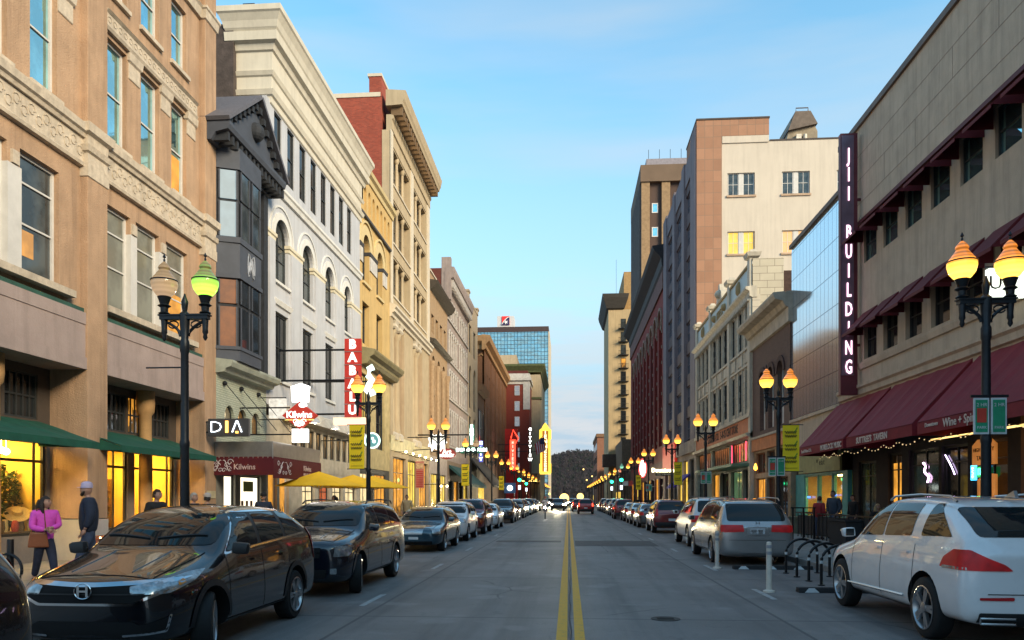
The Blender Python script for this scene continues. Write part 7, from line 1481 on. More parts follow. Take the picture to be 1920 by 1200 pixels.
# red poster panel on the tall cream building
c_ = at(787, 890, 57); pst = empty('wall_banner', tuple(c_), 'narrow red and pink printed banner hanging in front of the tall cream building', 'banner')
MB().box(c_.x-.32, c_.x+.32, 57, 57.04, c_.z-1.0, c_.z+1.0).build('cloth', M('poster_pink', (.42, .16, .13), .7), pst); MB().box(c_.x-.28, c_.x+.28, 56.97, 57, c_.z+.45, c_.z+.85).build('picture', M('poster_print', (.5, .35, .2), .7, 0, .6, 9), pst)
mb = MB(); [mb.box(c_.x-.25, c_.x+.25, 56.97, 57, c_.z-.9+k*.16, c_.z-.84+k*.16) for k in range(8)]; mb.build('text_lines', M('poster_red', (.4, .03, .03), .7), pst)
# distant vertical signs
def vsign(px0, px1, py0, py1, Y, st, face, letm, label, name='vertical_sign', frame=None, size=None, th=.3):
    a = at(px0, py0, Y); b = at(px1, py1, Y); r_ = empty(name, ((a.x+b.x)/2, Y, b.z), label, 'sign'); MB().box(a.x, b.x, Y, Y+th, b.z, a.z).build('cabinet', face, r_)
    if st:
        n = len(st); h = (a.z-b.z)/n
        for i, ch in enumerate(st):
            if ch != ' ': text('letter', ch, min(h*1.15, (b.x-a.x)*1.15), ((a.x+b.x)/2, Y-.05, a.z-h*(i+.5)), 'F', letm, r_, .04, 1, .03)
    if frame:
        mb = MB(); t = .16; mb.box(a.x-t, a.x+t, Y-.1, Y, b.z, a.z); mb.box(b.x-t, b.x+t, Y-.1, Y, b.z, a.z); mb.box(a.x-t, b.x+t, Y-.1, Y, b.z-t, b.z+t); mb.box(a.x-t, b.x+t, Y-.1, Y, a.z-t, a.z+t); mb.build('neon_frame', frame, r_)
    MB().tube([(-12.3 if a.x < 0 else 12, Y+.1, (a.z+b.z)/2), (a.x, Y+.1, (a.z+b.z)/2)], .06, 5).build('arm', m_black, r_); return r_, a, b
grs = M('sign_deep_green', (.01, .12, .08), .5); wgl = EM('letter_white_green', (.8, 1, .9), 5); bls = EM('sign_blue', (.02, .06, .6), 1.0)
r_, a, b = vsign(880, 889, 796, 834, 62, 'SHOES', grs, wgl, 'green vertical sign with glowing white letters above the fourth left lamp'); 
a2 = at(864, 838, 62); b2 = at(905, 850, 62); MB().box(a2.x, b2.x, 61.9, 62.2, b2.z, a2.z).build('cross_panel', grs, r_); text('letter', 'DOWNTOWN', .38, ((a2.x+b2.x)/2, 61.85, (a2.z+b2.z)/2), 'F', wgl, r_, .03, 1, .02)
vsign(898, 905, 826, 866, 68, 'CITY', bls, EM('letter_blue_white', (.7, .85, 1), 4), 'small blue vertical sign beside the green shoe sign'); 
rn = EM('neon_red', (1, .05, .02), 3); ron = EM('letter_red_white', (1, .5, .35), 2.2)
r_, a, b = vsign(958, 965, 826, 880, 128, 'RIVIERA', EM('red_sign_face', (.6, .02, .01), .3, base=(.3, .02, .02)), ron, 'red neon vertical sign with an arrow top in front of the red wall', frame=rn)
mb = MB(); p = at(958, 822, 127.8); q = at(972, 822, 127.8); s_ = at(962, 806, 127.8); mb.tube([tuple(p), tuple(s_), tuple(q), tuple(at(966, 832, 127.8))], .13, 5); mb.build('neon_arrow', rn, r_)
vsign(991, 997, 801, 866, 133, 'CITYVIEW', M('sign_dark', (.05, .045, .03), .5), EM('letter_white_hot', (1, 1, .95), 6), 'slim vertical sign with white glowing letters left of the theatre sign')
am_ = EM('neon_amber', (1, .60, .06), 2.0); r_, a, b = vsign(1015, 1030, 806, 886, 130, 'TENNESSEE', EM('theatre_face', (.8, .26, .02), .4, base=(.3, .15, .03)), EM('letter_hot_yellow', (1, .85, .45), 2.6), 'huge glowing yellow vertical TENNESSEE theatre sign in the centre left distance', frame=am_)
mb = MB(TF(129.9)); cxm = (a.x+b.x)/2; hw_ = (b.x-a.x)/2
mb.prism([(cxm-hw_*1.1, a.z), (cxm+hw_*1.1, a.z), (cxm+hw_*.5, a.z+.8), (cxm, a.z+1.2), (cxm-hw_*.5, a.z+.8)], 1, 0, .2); mb.build('glowing_crown', am_, r_)
mb = MB(TF(129.9)); [mb.box(cxm+s*hw_*1.35-.09, cxm+s*hw_*1.35+.09, 0, .15, z0, z1) for s in (-1, 1) for z0, z1 in ((b.z-.1, b.z+1.5), (a.z-1.6, a.z))]; mb.box(cxm-hw_*1.35, cxm+hw_*1.35, 0, .15, b.z-.3, b.z-.12); mb.build('outer_neon', am_, r_)
# flag
fl = empty('national_flag', tuple(at(1003, 845, 128)), 'striped red and white flag with a blue corner hanging beside the theatre sign', 'flag'); a = at(1003, 830, 127.5); 
for k in range(9):
    mb = MB(); x0 = a.x+.17*k; mb.add([(x0, 127.5, a.z+.12*k-.2), (x0+.17, 127.5, a.z+.12*k-.08), (x0+.45, 127.5, a.z-1.9+.08*k), (x0+.28, 127.5, a.z-2.05+.08*k), (x0, 127.53, a.z+.12*k-.2), (x0+.17, 127.53, a.z+.12*k-.08), (x0+.45, 127.53, a.z-1.9+.08*k), (x0+.28, 127.53, a.z-2.05+.08*k)], [(0, 1, 2, 3), (7, 6, 5, 4), (0, 4, 5, 1), (2, 6, 7, 3)]); mb.build('stripe', M('flag_red', (.5, .03, .04), .8) if k % 2 == 0 else M('flag_white', (.6, .55, .58), .8), fl)
MB().box(a.x+.85, a.x+1.6, 127.44, 127.5, a.z-.25, a.z+.8).build('canton', M('flag_blue', (.03, .04, .12), .8), fl); MB().tube([(a.x+1.5, 127.6, a.z+1.3), (a.x-.1, 127.6, a.z-.4)], .04, 5).build('pole', m_black, fl)
# round white lit sign, glowing oval on right, shop sign right
c_ = at(956, 915, 66); rs_ = empty('round_sign', tuple(c_), 'round glowing white sign low on a blue board beyond the left lamps', 'sign'); MB().box(c_.x-.5, c_.x+.5, 66.05, 66.15, c_.z-.45, c_.z+.45).build('board', M('board_blue', (.03, .08, .2), .6), rs_); mb = MB(TF(66)); mb.prism([(c_.x+.24*math.cos(k*PI/10), c_.z+.24*math.sin(k*PI/10)) for k in range(20)], 1, 0, .04); mb.build('disc', EM('disc_white', (.9, 1, .9), 4), rs_)
c_ = at(1205, 878, 92); ov = empty('oval_sign', tuple(c_), 'upright oval sign glowing white and red on the right side of the street', 'sign'); mb = MB(TF(92)); mb.prism([(c_.x+.33*math.cos(k*PI/10), c_.z+.95*math.sin(k*PI/10)) for k in range(20)], 1, 0, .1); mb.build('face', EM('oval_white', (1, .95, .9), 5), ov); mb = MB(TF(92)); ring(mb, 0, 0, 1, 1, 0, 0, n=1); mb = MB(TF(92.1)); mb.prism([(c_.x+.5*math.cos(k*PI/10), c_.z+1.15*math.sin(k*PI/10)) for k in range(20)], 1, 0, .05); mb.build('red_rim', EM('oval_red_glow', (1, .05, .05), 2.5), ov)
c_ = at(1241, 883, 72); sb2 = empty('shop_sign', tuple(c_), 'glowing cream script shop sign over the yellow lit shop beyond the third right lamp', 'sign'); MB().box(c_.x-.6, c_.x+1.0, 72, 72.1, c_.z-.45, c_.z-.2).build('board', M('sign_dark', (.05, .045, .03)), sb2); text('lettering', 'Downtown', .5, (c_.x+.1, 71.9, c_.z+.05), 'F', EM('script_glow', (1, .9, .5), 5), sb2, .03, .9, .03); text('lettering', 'GRILL & BREWERY', .16, (c_.x+.2, 71.97, c_.z-.33), 'F', m_sw, sb2, .01)
pa_ = empty('purple_awning', (11, 80, 2.8), 'small purple awning at the foot of the tall pier building', 'awning'); mb = MB(FRt.T); mb.prism([(0, 4.2), (1.6, 2.9), (1.6, 2.75), (0, 4.0)], 0, 77, 83); mb.build('canvas', M('purple_canvas', (.07, .03, .30), .7), pa_)
rk = empty('red_lit_sign', (11.5, 90, 5), 'red glowing wall panel at the foot of the tall pier building', 'sign'); MB().box(11.7, 11.95, 86, 97, 5.0, 8.0).build('panel', EM('red_panel_glow', (.75, .03, .01), .45, base=(.3, .03, .02)), rk)
# ================================================================ TRAFFIC LIGHTS
tg = EM('green_signal', (.02, 1, .38), 9); tred = M('dark_signal_lens', (.05, .02, .01), .4)
def make_tl():
    r_ = empty('traffic_light', (0, 0, 0), 'x', 'traffic light', 'green traffic lights at the crossing'); MB().lathe([(.1, -.6), (.07, .5), (.06, 3.4)], 10).build('pole', m_black, r_)
    h = MB().box(-.24, .24, -.12, .1, 2.85, 3.98).build('signal_head', m_black, r_)
    for i, m in enumerate((tred, tred, tg)): MB(TF(-.12)).prism([(.2*math.cos(k*PI/8), 3.73-.31*i+.2*math.sin(k*PI/8)) for k in range(16)], 1, 0, .03).build('lens', m, h)
    MB().box(-.14, .14, -.1, .02, 2.0, 2.5).build('walk_signal', EM('walk_white', (.8, .9, 1), 2.5), r_); return r_
t0 = make_tl()
for i, (px, Y, lb) in enumerate(((974, 88, 'green traffic light on the left pavement, nearer of the left pair'), (987, 112, 'smaller green traffic light beyond the first on the left pavement'), (1147, 100, 'green traffic light on the right pavement, left of the right hand pair'), (1165, 88, 'green traffic light on the right pavement, brighter of the right hand pair'))):
    o = t0 if i == 0 else dup(t0); p = at(px, 900, Y); o.location = (p.x, Y, p.z-3.1); o['label'] = lb
    o.location.z = max(0, min(.75, o.location.z))
nl_ = empty('street_sign', tuple(at(1176, 905, 86)), 'white and red regulatory signs beside the right green traffic light', 'sign'); p = at(1176, 908, 86); MB().box(p.x-.5, p.x+.1, 86, 86.04, p.z-.15, p.z+.35).build('white_plate', m_sw, nl_); MB().box(p.x+.15, p.x+.6, 86, 86.04, p.z-.2, p.z+.4).build('red_plate', M('plate_red', (.5, .06, .05), .6), nl_); MB().lathe([(.04, .15), (.04, p.z)], 8, (p.x, 86.1)).build('pole', m_black, nl_)
# ================================================================ RACKS, BOLLARDS, BIN, RAILINGS
bkp = M('rack_black', (.012, .012, .014), .35, .3, .1, 9, .03); rubp = M('rubber_black', (.02, .02, .022), .85); 
def make_hoop():
    r_ = empty('bicycle_rack', (0, 0, 0), 'x', 'bicycle rack', 'bicycle hoops between the two white posts and the white SUV'); w2 = .38
    pts = [(-w2, 0, .02), (-w2, 0, .45)]+[(-w2*math.cos(a), 0, .47+w2*.86*math.sin(a)) for a in [PI*k/14 for k in range(15)]]+[(w2, 0, .45), (w2, 0, .02)]
    MB().tube(pts, .030, 10).build('hoop', bkp, r_, smooth=True)
    for s in (-1, 1): MB().lathe([(.033, .44), (.033, .50)], 10, (s*w2, 0)).build('reflective_band', m_sw, r_); MB().lathe([(.07, .0), (.07, .02), (.034, .025)], 10, (s*w2, 0)).build('foot_plate', bkp, r_)
    return r_
h0 = make_hoop()
for i, y in enumerate((15.0, 15.85, 16.65, 17.5, 18.35)):
    o = h0 if i == 0 else dup(h0); o.location = (5.42, y, 0); o.rotation_euler.z = R(10); o['label'] = f"black hoop bicycle rack with white bands, {['nearest', 'second nearest', 'middle', 'second farthest', 'farthest'][i]} of five by the right kerb"
def make_ws():
    r_ = empty('wheel_stop', (0, 0, 0), 'x', 'wheel stop', 'rubber wheel stops at the ends of the bicycle racks'); mb = MB(); mb.prism([(-.12, 0), (.12, 0), (.09, .09), (-.09, .09)], 0, -.95, .95); o = mb.build('rubber_block', rubp, r_, bevel=.01)
    for x in (-.72, -.06, .6): MB().add([(x-.13, -.135, .008), (x+.13, -.135, .008), (x+.05, -.108, .085), (x-.05, -.108, .085), (x-.13, -.125, .008), (x+.13, -.125, .008), (x+.05, -.09, .085), (x-.05, -.09, .085)], [(0, 1, 2, 3), (7, 6, 5, 4), (0, 3, 7, 4), (1, 5, 6, 2), (2, 6, 7, 3)]).build('white_mark', m_sw, r_)
    return r_
w0 = make_ws(); w0.location = (5.2, 14.65, 0); w0['label'] = 'black rubber wheel stop with white marks in front of the nearest bicycle hoop'; o = dup(w0, (5.0, 19.3, 0)); o['label'] = 'black rubber wheel stop with white marks behind the silver minivan'
def make_bol():
    r_ = empty('flexible_post', (0, 0, 0), 'x', 'bollard', 'white flexible posts by the bicycle racks'); MB().lathe([(.11, .0), (.11, .03), (.055, .05), (.05, .88), (.045, .93), (.02, .94)], 14).build('tube', M('post_white', (.66, .58, .50), .6), r_, smooth=True)
    for z in (.70, .82): MB().lathe([(.056, z), (.056, z+.06)], 14).build('reflective_band', M('band_grey', (.30, .30, .33), .4), r_)
    return r_
b0 = make_bol(); b0.location = (3.72, 14.6, 0); b0['label'] = 'white flexible road post, the nearer one, left of the bicycle racks'; o = dup(b0, (3.68, 19.4, 0)); o['label'] = 'white flexible road post, the farther one, close behind the silver minivan'
br_ = empty('ring_rack', (-9.75, 12.9, .15), 'black post with a ring for bicycles at the left edge of the pavement', 'bicycle rack'); MB().lathe([(.055, .15), (.055, 1.02), (.05, 1.04)], 12, (-9.62, 12.6)).build('post', bkp, br_, smooth=True); MB().tube([(-9.62+.27*math.cos(a), 12.52, .52+.27*math.sin(a)) for a in [PI*k/12 for k in range(25)]], .025, 8).build('ring', bkp, br_, smooth=True)
rl = empty('patio_railing', (10, 31, .15), 'black metal patio railing in front of the tavern', 'railing'); mb = MB(); mb.box(9.6, 9.64, 23.5, 33.5, 1.12, 1.17); mb.box(9.6, 11.5, 33.46, 33.5, 1.12, 1.17); [mb.box(9.6, 9.63, 23.6+.45*k, 23.63+.45*k, .15, 1.12) for k in range(22)]; mb.build('rails', bkp, rl); MB().box(9.62, 9.66, 24, 33, .3, 1.05).build('mesh_panel', M('panel_black', (.015, .015, .018), .8), rl)
rl2 = empty('black_railing_frame', (9.7, 30.5, .15), 'open black railing frame standing beside the man in the red jacket', 'railing'); mb = MB(); [mb.box(x, x+.06, 30.5, 30.56, .15, 1.35) for x in (8.65, 9.05, 9.45)]; mb.box(8.6, 9.55, 30.5, 30.56, 1.35, 1.4); mb.build('frame', bkp, rl2)
tb_ = empty('planter_box', (9.8, 27, .15), 'large black planter box on the right pavement behind the white SUV', 'planter'); MB().rings((9.1, 10.3, 26, 27.6), [(.0, .15), (.0, .95), (.04, .97), (.04, 1.03), (-.03, 1.03), (-.03, .95)]).build('box', M('panel_black', (.015, .015, .018)), tb_)
tv = empty('planter_trough', (10.9, 34.2, .15), 'dark green trough standing below the yellow lit shop window', 'planter'); MB().rings((10.2, 11.6, 33.9, 37), [(.0, .15), (.0, .8), (.05, .82), (.05, .9), (-.05, .9)]).build('trough', M('trough_green', (.03, .06, .05), .7), tv)
pl = empty('brick_planter', (-10.5, 18.9, .15), 'red brick planter with small warm lights by the tan pier', 'planter'); MB().box(-12.2, -9.9, 18.6, 19.6, .15, .78).build('box', BR('planter_brick', (.25, .06, .03), (.2, .05, .03), (.15, .1, .08), 'X', .22, .075, .01), pl)
mb = MB(); rj = random.Random(1); [mb.ball((-9.86+.03*rj.random(), 18.6+k*.1, .5+.3*rj.random()), .022, 5) for k in range(9)]; [mb.ball((-12+k*.22, 18.56, .75+.08*rj.random()), .022, 5) for k in range(10)]; mb.build('bulbs', EM('bulb_bright', (1, .75, .3), 12), pl)
# patio furniture hints and wall sconces
sc0 = empty('wall_sconce', (-11.6, 63.5, 2.9), 'pair of warm glowing wall lamps near the foot of the tall cream building', 'wall lamp'); mb = MB(); mb.ball((-10.6, 63.5, 2.75), .11, 8); mb.ball((-10.1, 63.5, 2.75), .11, 8); mb.build('globes', EM('sconce_glow', (1, .72, .35), 7), sc0, smooth=True); MB().tube([(-12.3, 63.5, 2.9), (-10.1, 63.5, 2.9)], .03, 5).build('arm', m_black, sc0)
for i, (px, py, Y, s, lb) in enumerate(((1088, 931, 230, 1.7, 'left of the far glaring lights at the end of the street'), (1100, 900, 260, .45, 'small warm far light below the hill'), (1094, 880, 420, .7, 'orange far street light against the dark hill'), (1128, 895, 210, .5, 'pale far lamp at the right end of the street'), (1030, 926, 240, .6, 'warm far light at the left end of the street'), (1110, 893, 330, .5, 'second warm far light below the hill'), (1058, 934, 235, 2.4, 'brightest of the far lights at the end of the street'))):
    p = at(px, py, Y); o = empty('far_light', tuple(p), lb, 'light', 'far lights at the end of the street'); MB().ball(tuple(p), s*.6, 8).build('glow', EM('far_light_amber', (1, .62, .16), 3.2), o, smooth=True); MB().lathe([(.06, 0), (.06, p.z)], 6, (p.x, p.y+.2)).build('pole', m_black, o)  # the two largest balls are oversized to imitate the bloom of the far glare
hs = empty('far_house', tuple(at(1075, 900, 480)), 'pale small house low on the dark hill', 'house'); p = at(1062, 885, 640); p.z = hz(p.x, 640)+5; MB().box(p.x-5, p.x+5, 640, 650, p.z-6, p.z).build('wall', M('far_house_wall', (.3, .3, .32), .9), hs); MB(TF(640)).prism([(p.x-5.5, p.z), (p.x+5.5, p.z), (p.x, p.z+3)], 1, -10.5, .5).build('roof', M('far_roof', (.12, .1, .1), .9), hs)
# ================================================================ PEOPLE
def skin(chains, name, mat, parent, lev=1, root=0):
    """chains: list of lists of ((x,y,z), r) or int index to reuse a vertex"""
    bm = bmesh.new(); sk = bm.verts.layers.skin.verify(); V = []
    for ch in chains:
        prev = None
        for e in ch:
            if isinstance(e, int): v = V[e]
            else:
                v = bm.verts.new(e[0]); r_ = e[1]; v[sk].radius = (r_, r_) if not isinstance(r_, tuple) else r_; V.append(v)
            if prev is not None: bm.edges.new((prev, v))
            prev = v
    V[root][sk].use_root = True
    me = bpy.data.meshes.new(name); bm.to_mesh(me); bm.free(); o = bpy.data.objects.new(name, me); COL.objects.link(o)
    md = o.modifiers.new('k', 'SKIN'); md.use_smooth_shade = True; s = o.modifiers.new('s', 'SUBSURF'); s.levels = lev; s.render_levels = lev
    m2 = me_from(o); o.modifiers.clear(); o.data = m2; m2.materials.clear(); m2.materials.append(mat); m2.polygons.foreach_set('use_smooth', [True]*len(m2.polygons)); o.parent = parent
    return o
def head_mb(c, yaw, hs=1.0):
    """head with brow, nose, lips, chin and ears facing +yaw (0 = -Y)"""
    mb = MB(); n, k_ = 18, 14; vs = []; fs = []
    for j in range(k_+1):
        t = PI*j/k_; z = -math.cos(t)
        for i in range(n):
            a = 2*PI*i/n; x = math.sin(a)*math.sin(t)*.076; y = -math.cos(a)*math.sin(t)*.095; zz = z*.122
            f = max(0, math.cos(a))
            if z < 0: x *= 1-.32*(-z)**1.5; y = y*(1-.12*(-z))-.012*f*(-z)
            if f > .93 and -.28 < z < .12: y -= .022*(1-abs(z+.12)*4)
            if f > .8 and .1 < z < .25: y -= .006
            if f > .85 and -.5 < z < -.4: y -= .007
            if f > .6 and .0 < z < .12 and abs(x) > .02: y += .008
            if abs(math.sin(a)) > .97 and -.25 < z < .15: x *= 1.14
            vs.append((x*hs, y*hs, zz*hs))
    cs, sn = math.cos(yaw), math.sin(yaw)
    vs = [(c[0]+x*cs-y*sn, c[1]+x*sn+y*cs, c[2]+z) for x, y, z in vs]
    for j in range(k_):
        for i in range(n): fs.append((j*n+i, j*n+(i+1) % n, (j+1)*n+(i+1) % n, (j+1)*n+i))
    mb.add(vs, fs)
    def q(x, y, z): return (c[0]+(x*cs-y*sn)*hs, c[1]+(x*sn+y*cs)*hs, c[2]+z*hs)
    for sx_ in (-1, 1): mb.ball(q(sx_*.03, -.082, .012), .0125*hs, 6, 1); mb.tube([q(sx_*.048, -.082, .04), q(sx_*.015, -.094, .043)], .004*hs, 4, 1)
    mb.tube([q(-.024, -.088, -.062), q(0, -.098, -.06), q(.024, -.088, -.062)], .006*hs, 4, 2); return mb
LIP = M('lips', (.25, .07, .06), .5); SKN = M('skin', (.34, .20, .15), .55, 0, .08, 6, .02); JEAN = M('blue_jeans', (.035, .055, .11), .85, 0, .3, 10, .3); DJEAN = M('dark_jeans', (.018, .022, .045), .85, 0, .3, 10, .3)
SHOE = M('dark_shoes', (.03, .025, .025), .6); HB = M('hair_dark', (.018, .012, .01), .6, 0, .4, 30, .5, 60); HBL = M('hair_blond', (.35, .24, .12), .6, 0, .3, 30, .5, 60)
def person(label, loc, rz, h=1.75, top=None, legs=None, pose='stand', head=0, hair=HB, hat=None, long=False, group=None, beard=False, stride=.0, arms='down', bulk=1.0):
    root = empty('person', (0, 0, 0), label, 'person', group); k = h/1.75
    def P(x, y, z): return (x*k, y*k, z*k)
    st = stride
    hip = .92; legL = [P(.09, 0, hip-.06), P(.10, -st*.5, .50+.01), P(.10, -st if st else .01, .09)]; legR = [P(-.09, 0, hip-.06), P(-.10, st*.35, .50), P(-.10, st*1.05 if st else -.02, .10+(.05 if st else 0))]
    if pose == 'sit': legL = [P(.09, -.05, hip-.06), P(.1, -.45, hip-.05), P(.1, -.45, .45)]; legR = [P(-.09, -.05, hip-.06), P(-.1, -.45, hip-.05), P(-.1, -.45, .45)]
    sh = 1.43
    if arms == 'cross': aL = [P(.19, 0, sh), P(.25, -.03, 1.17), P(.04, -.20, 1.14)]; aR = [P(-.19, 0, sh), P(-.25, -.03, 1.15), P(-.04, -.22, 1.10)]
    elif arms == 'pocket': aL = [P(.20, 0, sh), P(.29, .05, 1.16), P(.21, -.06, .95)]; aR = [P(-.20, 0, sh), P(-.29, .05, 1.16), P(-.21, -.06, .95)]
    elif arms == 'point': aL = [P(.2, 0, sh), P(.26, -.1, 1.2), P(.2, -.36, 1.25)]; aR = [P(-.2, 0, sh), P(-.27, .02, 1.16), P(-.25, -.05, .9)]
    else: aL = [P(.20, 0, sh), P(.26, .03, 1.16), P(.24, -.07, .92)]; aR = [P(-.20, 0, sh), P(-.26, .03, 1.16), P(-.24, -.07, .92)]
    R_ = lambda v: v*k
    ch = [[(P(0, 0, hip), R_(.12)), (P(0, .01, 1.08), R_(.105)), (P(0, .01, 1.28), R_(.125)), (P(0, .005, 1.42), R_(.085)), (P(0, -.005, 1.50), R_(.05)), (P(0, -.015, 1.58), R_(.048))]]
    ch.append([3, (aL[0], R_(.055)), (aL[1], R_(.042)), (aL[2], R_(.028))]); ch.append([3, (aR[0], R_(.055)), (aR[1], R_(.042)), (aR[2], R_(.028))])
    ch.append([0, (legL[0], R_(.085)), (legL[1], R_(.058)), (legL[2], R_(.04)), (tuple(Vector(legL[2])+Vector(P(0, -.13, -.05))), R_(.03))]); ch.append([0, (legR[0], R_(.085)), (legR[1], R_(.058)), (legR[2], R_(.04)), (tuple(Vector(legR[2])+Vector(P(0, -.13, -.05))), R_(.03))])
    body = skin(ch, 'body', SKN, root)
    # head and hands belong to the same mesh
    bm = bmesh.new(); bm.from_mesh(body.data); hc = P(0, -.03, 1.645)
    hm = head_mb(hc, head, k)
    mb = MB()
    for a, e in ((aL, 1), (aR, -1)):
        w_ = Vector(a[2]); d = (w_-Vector(a[1])).normalized(); sd = d.cross(Vector((0, 1, 0))).normalized() if abs(d.y) < .9 else Vector((1, 0, 0)); up = Vector((0, -1, 0)) if abs(d.y) < .9 else Vector((0, 0, 1))
        mb.tube([tuple(w_), tuple(w_+d*.04*k), tuple(w_+d*.09*k)], [.026*k, .036*k, .034*k], 8)
        for f in range(4):
            o_ = sd*((f-1.5)*.018*k); l = (.075, .085, .08, .06)[f]*k; mb.tube([tuple(w_+d*.085*k+o_), tuple(w_+d*(.085*k+l*.55)+o_+up*.008), tuple(w_+d*(.085*k+l)+o_+up*.03*k)], [.0095*k, .009*k, .006*k], 6)
        mb.tube([tuple(w_+d*.03*k+sd*e*.03*k), tuple(w_+d*.07*k+sd*e*.055*k+up*.01), tuple(w_+d*.10*k+sd*e*.05*k+up*.02)], [.012*k, .010*k, .007*k], 6)
    for m_ in (hm, mb):
        q = m_.build('q', [SKN, HB, LIP]); bm.from_mesh(q.data); bpy.data.objects.remove(q)
    body.data.materials.append(HB); body.data.materials.append(LIP)
    bmesh.ops.recalc_face_normals(bm, faces=bm.faces); bm.to_mesh(body.data); bm.free(); body.data.polygons.foreach_set('use_smooth', [True]*len(body.data.polygons))
    # garments
    g = 1.0
    W_ = .19*bulk; tp = [[(P(0, 0, .80), (R_(W_), R_(.14))), (P(0, .0, 1.04), (R_(W_*.92), R_(.135*bulk))), (P(0, .01, 1.24), (R_(W_*1.05), R_(.14*bulk))), (P(0, .01, 1.40), (R_(W_*.9), R_(.11))), (P(0, -.0, 1.49), R_(.065))]]
    tp.append([3, (aL[0], R_(.085*bulk)), (aL[1], R_(.072*bulk)), (tuple(Vector(aL[1]).lerp(Vector(aL[2]), .88)), R_(.054))]); tp.append([3, (aR[0], R_(.085*bulk)), (aR[1], R_(.072*bulk)), (tuple(Vector(aR[1]).lerp(Vector(aR[2]), .88)), R_(.054))])
    skin(tp, 'top', top, root)
    lg = [[(P(0, 0, 1.02), (R_(.15), R_(.115))), (P(0, 0, .87), (R_(.155), R_(.125)))]]
    for l_ in (legL, legR): lg.append([1, (tuple(Vector(l_[0])+Vector(P(0, 0, -.06))), R_(.112)), (l_[1], R_(.082)), (tuple(Vector(l_[1]).lerp(Vector(l_[2]), .95)), R_(.066))])
    skin(lg, 'trousers', legs, root)
    for l_ in (legL, legR):
        f = Vector(l_[2]); skin([[(tuple(f+Vector(P(0, .05, -.04))), R_(.042)), (tuple(f+Vector(P(0, -.04, -.045))), R_(.045)), (tuple(f+Vector(P(0, -.15, -.055))), R_(.035))]], 'shoe', SHOE, root)
    # hair / hat
    cs, sn = math.cos(head), math.sin(head)
    def HP(x, y, z): return (hc[0]+(x*cs-y*sn)*k, hc[1]+(x*sn+y*cs)*k, hc[2]+z*k)
    if hair:
        mb = MB(lambda x, y, z: HP(x, y, z)); n = 16; vs = []; fs = []
        for j in range(8):
            t = PI*.5*j/7*1.25
            for i in range(n):
                a = 2*PI*i/n; fr = math.cos(a); rr = math.sin(min(t, PI*.5)); z = .132*math.cos(t) if t < PI/2 else -.06*(t-PI/2)/(.39)*(1 if fr < .2 else 0)
                if fr > .35 and z < .065: z = .065
                jit = 1+.04*math.sin(i*5.1+j*3.3); vs.append((math.sin(a)*rr*.086*jit, -math.cos(a)*rr*.105*jit+.006, z))
        for j in range(7):
            for i in range(n): fs.append((j*n+i, j*n+(i+1) % n, (j+1)*n+(i+1) % n, (j+1)*n+i))
        mb.add(vs, fs); 
        if long: mb.tube([(0, .06, .03), (0, .10, -.08), (.01, .09, -.2), (.02, .06, -.29)], [.085, .095, .085, .04], 10); mb.tube([(.07, .02, .02), (.085, .02, -.1), (.08, .0, -.22)], [.04, .045, .02], 8); mb.tube([(-.07, .02, .02), (-.085, .02, -.1), (-.08, .0, -.22)], [.04, .045, .02], 8)
        mb.build('hair', hair, root, smooth=True, world=False)
    if beard:
        mb = MB(lambda x, y, z: HP(x, y, z)); mb.tube([(-.066, -.01, -.02), (-.052, -.05, -.07), (0, -.075, -.092), (.052, -.05, -.07), (.066, -.01, -.02)], [.014, .026, .034, .026, .014], 8); mb.build('beard', HB, root, smooth=True, world=False)
    if hat:
        hm_, brim = hat; mb = MB(lambda x, y, z: HP(x, y, z)); mb.lathe([(.098, .03), (.102, .07), (.09, .12), (.05, .145), (.005, .152)], 16, (0, .005))
        if brim: mb.prism([(.075*math.sin(a)*1.0, -.075-.085*math.cos(a)) for a in [-1.5+k_*.3 for k_ in range(11)]], 2, .035, .045)
        mb.build('cap', hm_, root, smooth=True, world=False)
    root.location = loc; root.rotation_euler.z = rz; return root
MAG = M('magenta_blouse', (.60, .07, .46), .8, 0, .15, 8, .2); NAV = M('navy_jacket', (.014, .022, .045), .85, 0, .2, 8, .2); BLKJ = M('black_jacket', (.012, .012, .014), .85, 0, .2, 8, .2); LAV = M('lavender_cap', (.42, .38, .55), .7)
REDJ = M('red_jacket', (.25, .02, .025), .85, 0, .15, 8, .2); BLUJ = M('slate_jacket', (.035, .05, .075), .85, 0, .15, 8, .2); GRYC = M('grey_cap', (.35, .33, .32), .8); TANT = M('tan_top', (.35, .27, .16), .85); LJN = M('pale_jeans', (.10, .16, .26), .85, 0, .25, 9, .3)
w_ = person('dark haired woman in a magenta blouse with folded arms on the left pavement', (-9.6, 13.45, .15), R(55), 1.62, MAG, DJEAN, head=R(40), long=True, stride=.26, arms='cross')
bag = empty('shoulder_bag', (-9.85, 13.3, .9), 'brown leather shoulder bag hanging at the hip of the woman in magenta', 'bag'); mb = MB(); mb.prism([(-.17, -.18), (.17, -.18), (.13, .10), (-.13, .10)], 1, -.05, .05); o = mb.build('pouch', M('brown_leather', (.18, .055, .02), .5), bag, bevel=.03, world=False); MB().tube([(-.11, 0, .09), (-.02, .02, .52), (.08, .03, .56), (.12, 0, .09)], .012, 6).build('strap', MT['brown_leather'], bag, world=False); bag.rotation_euler.z = R(35)
p = at(96, 1000, 12.9); q = at(72, 1008, 13.3); bag.location = (q.x, 13.3, q.z)
person('bearded man in a navy jacket and pale lavender cap beside the woman in magenta', (-9.35, 14.35, .15), R(-55), 1.88, NAV, JEAN, head=R(-15), hair=None, hat=(LAV, True), beard=True, stride=.24, bulk=1.3)
def pat(px, py, Y, h): q = at(px, py, Y); return (q.x, Y, q.z-h)
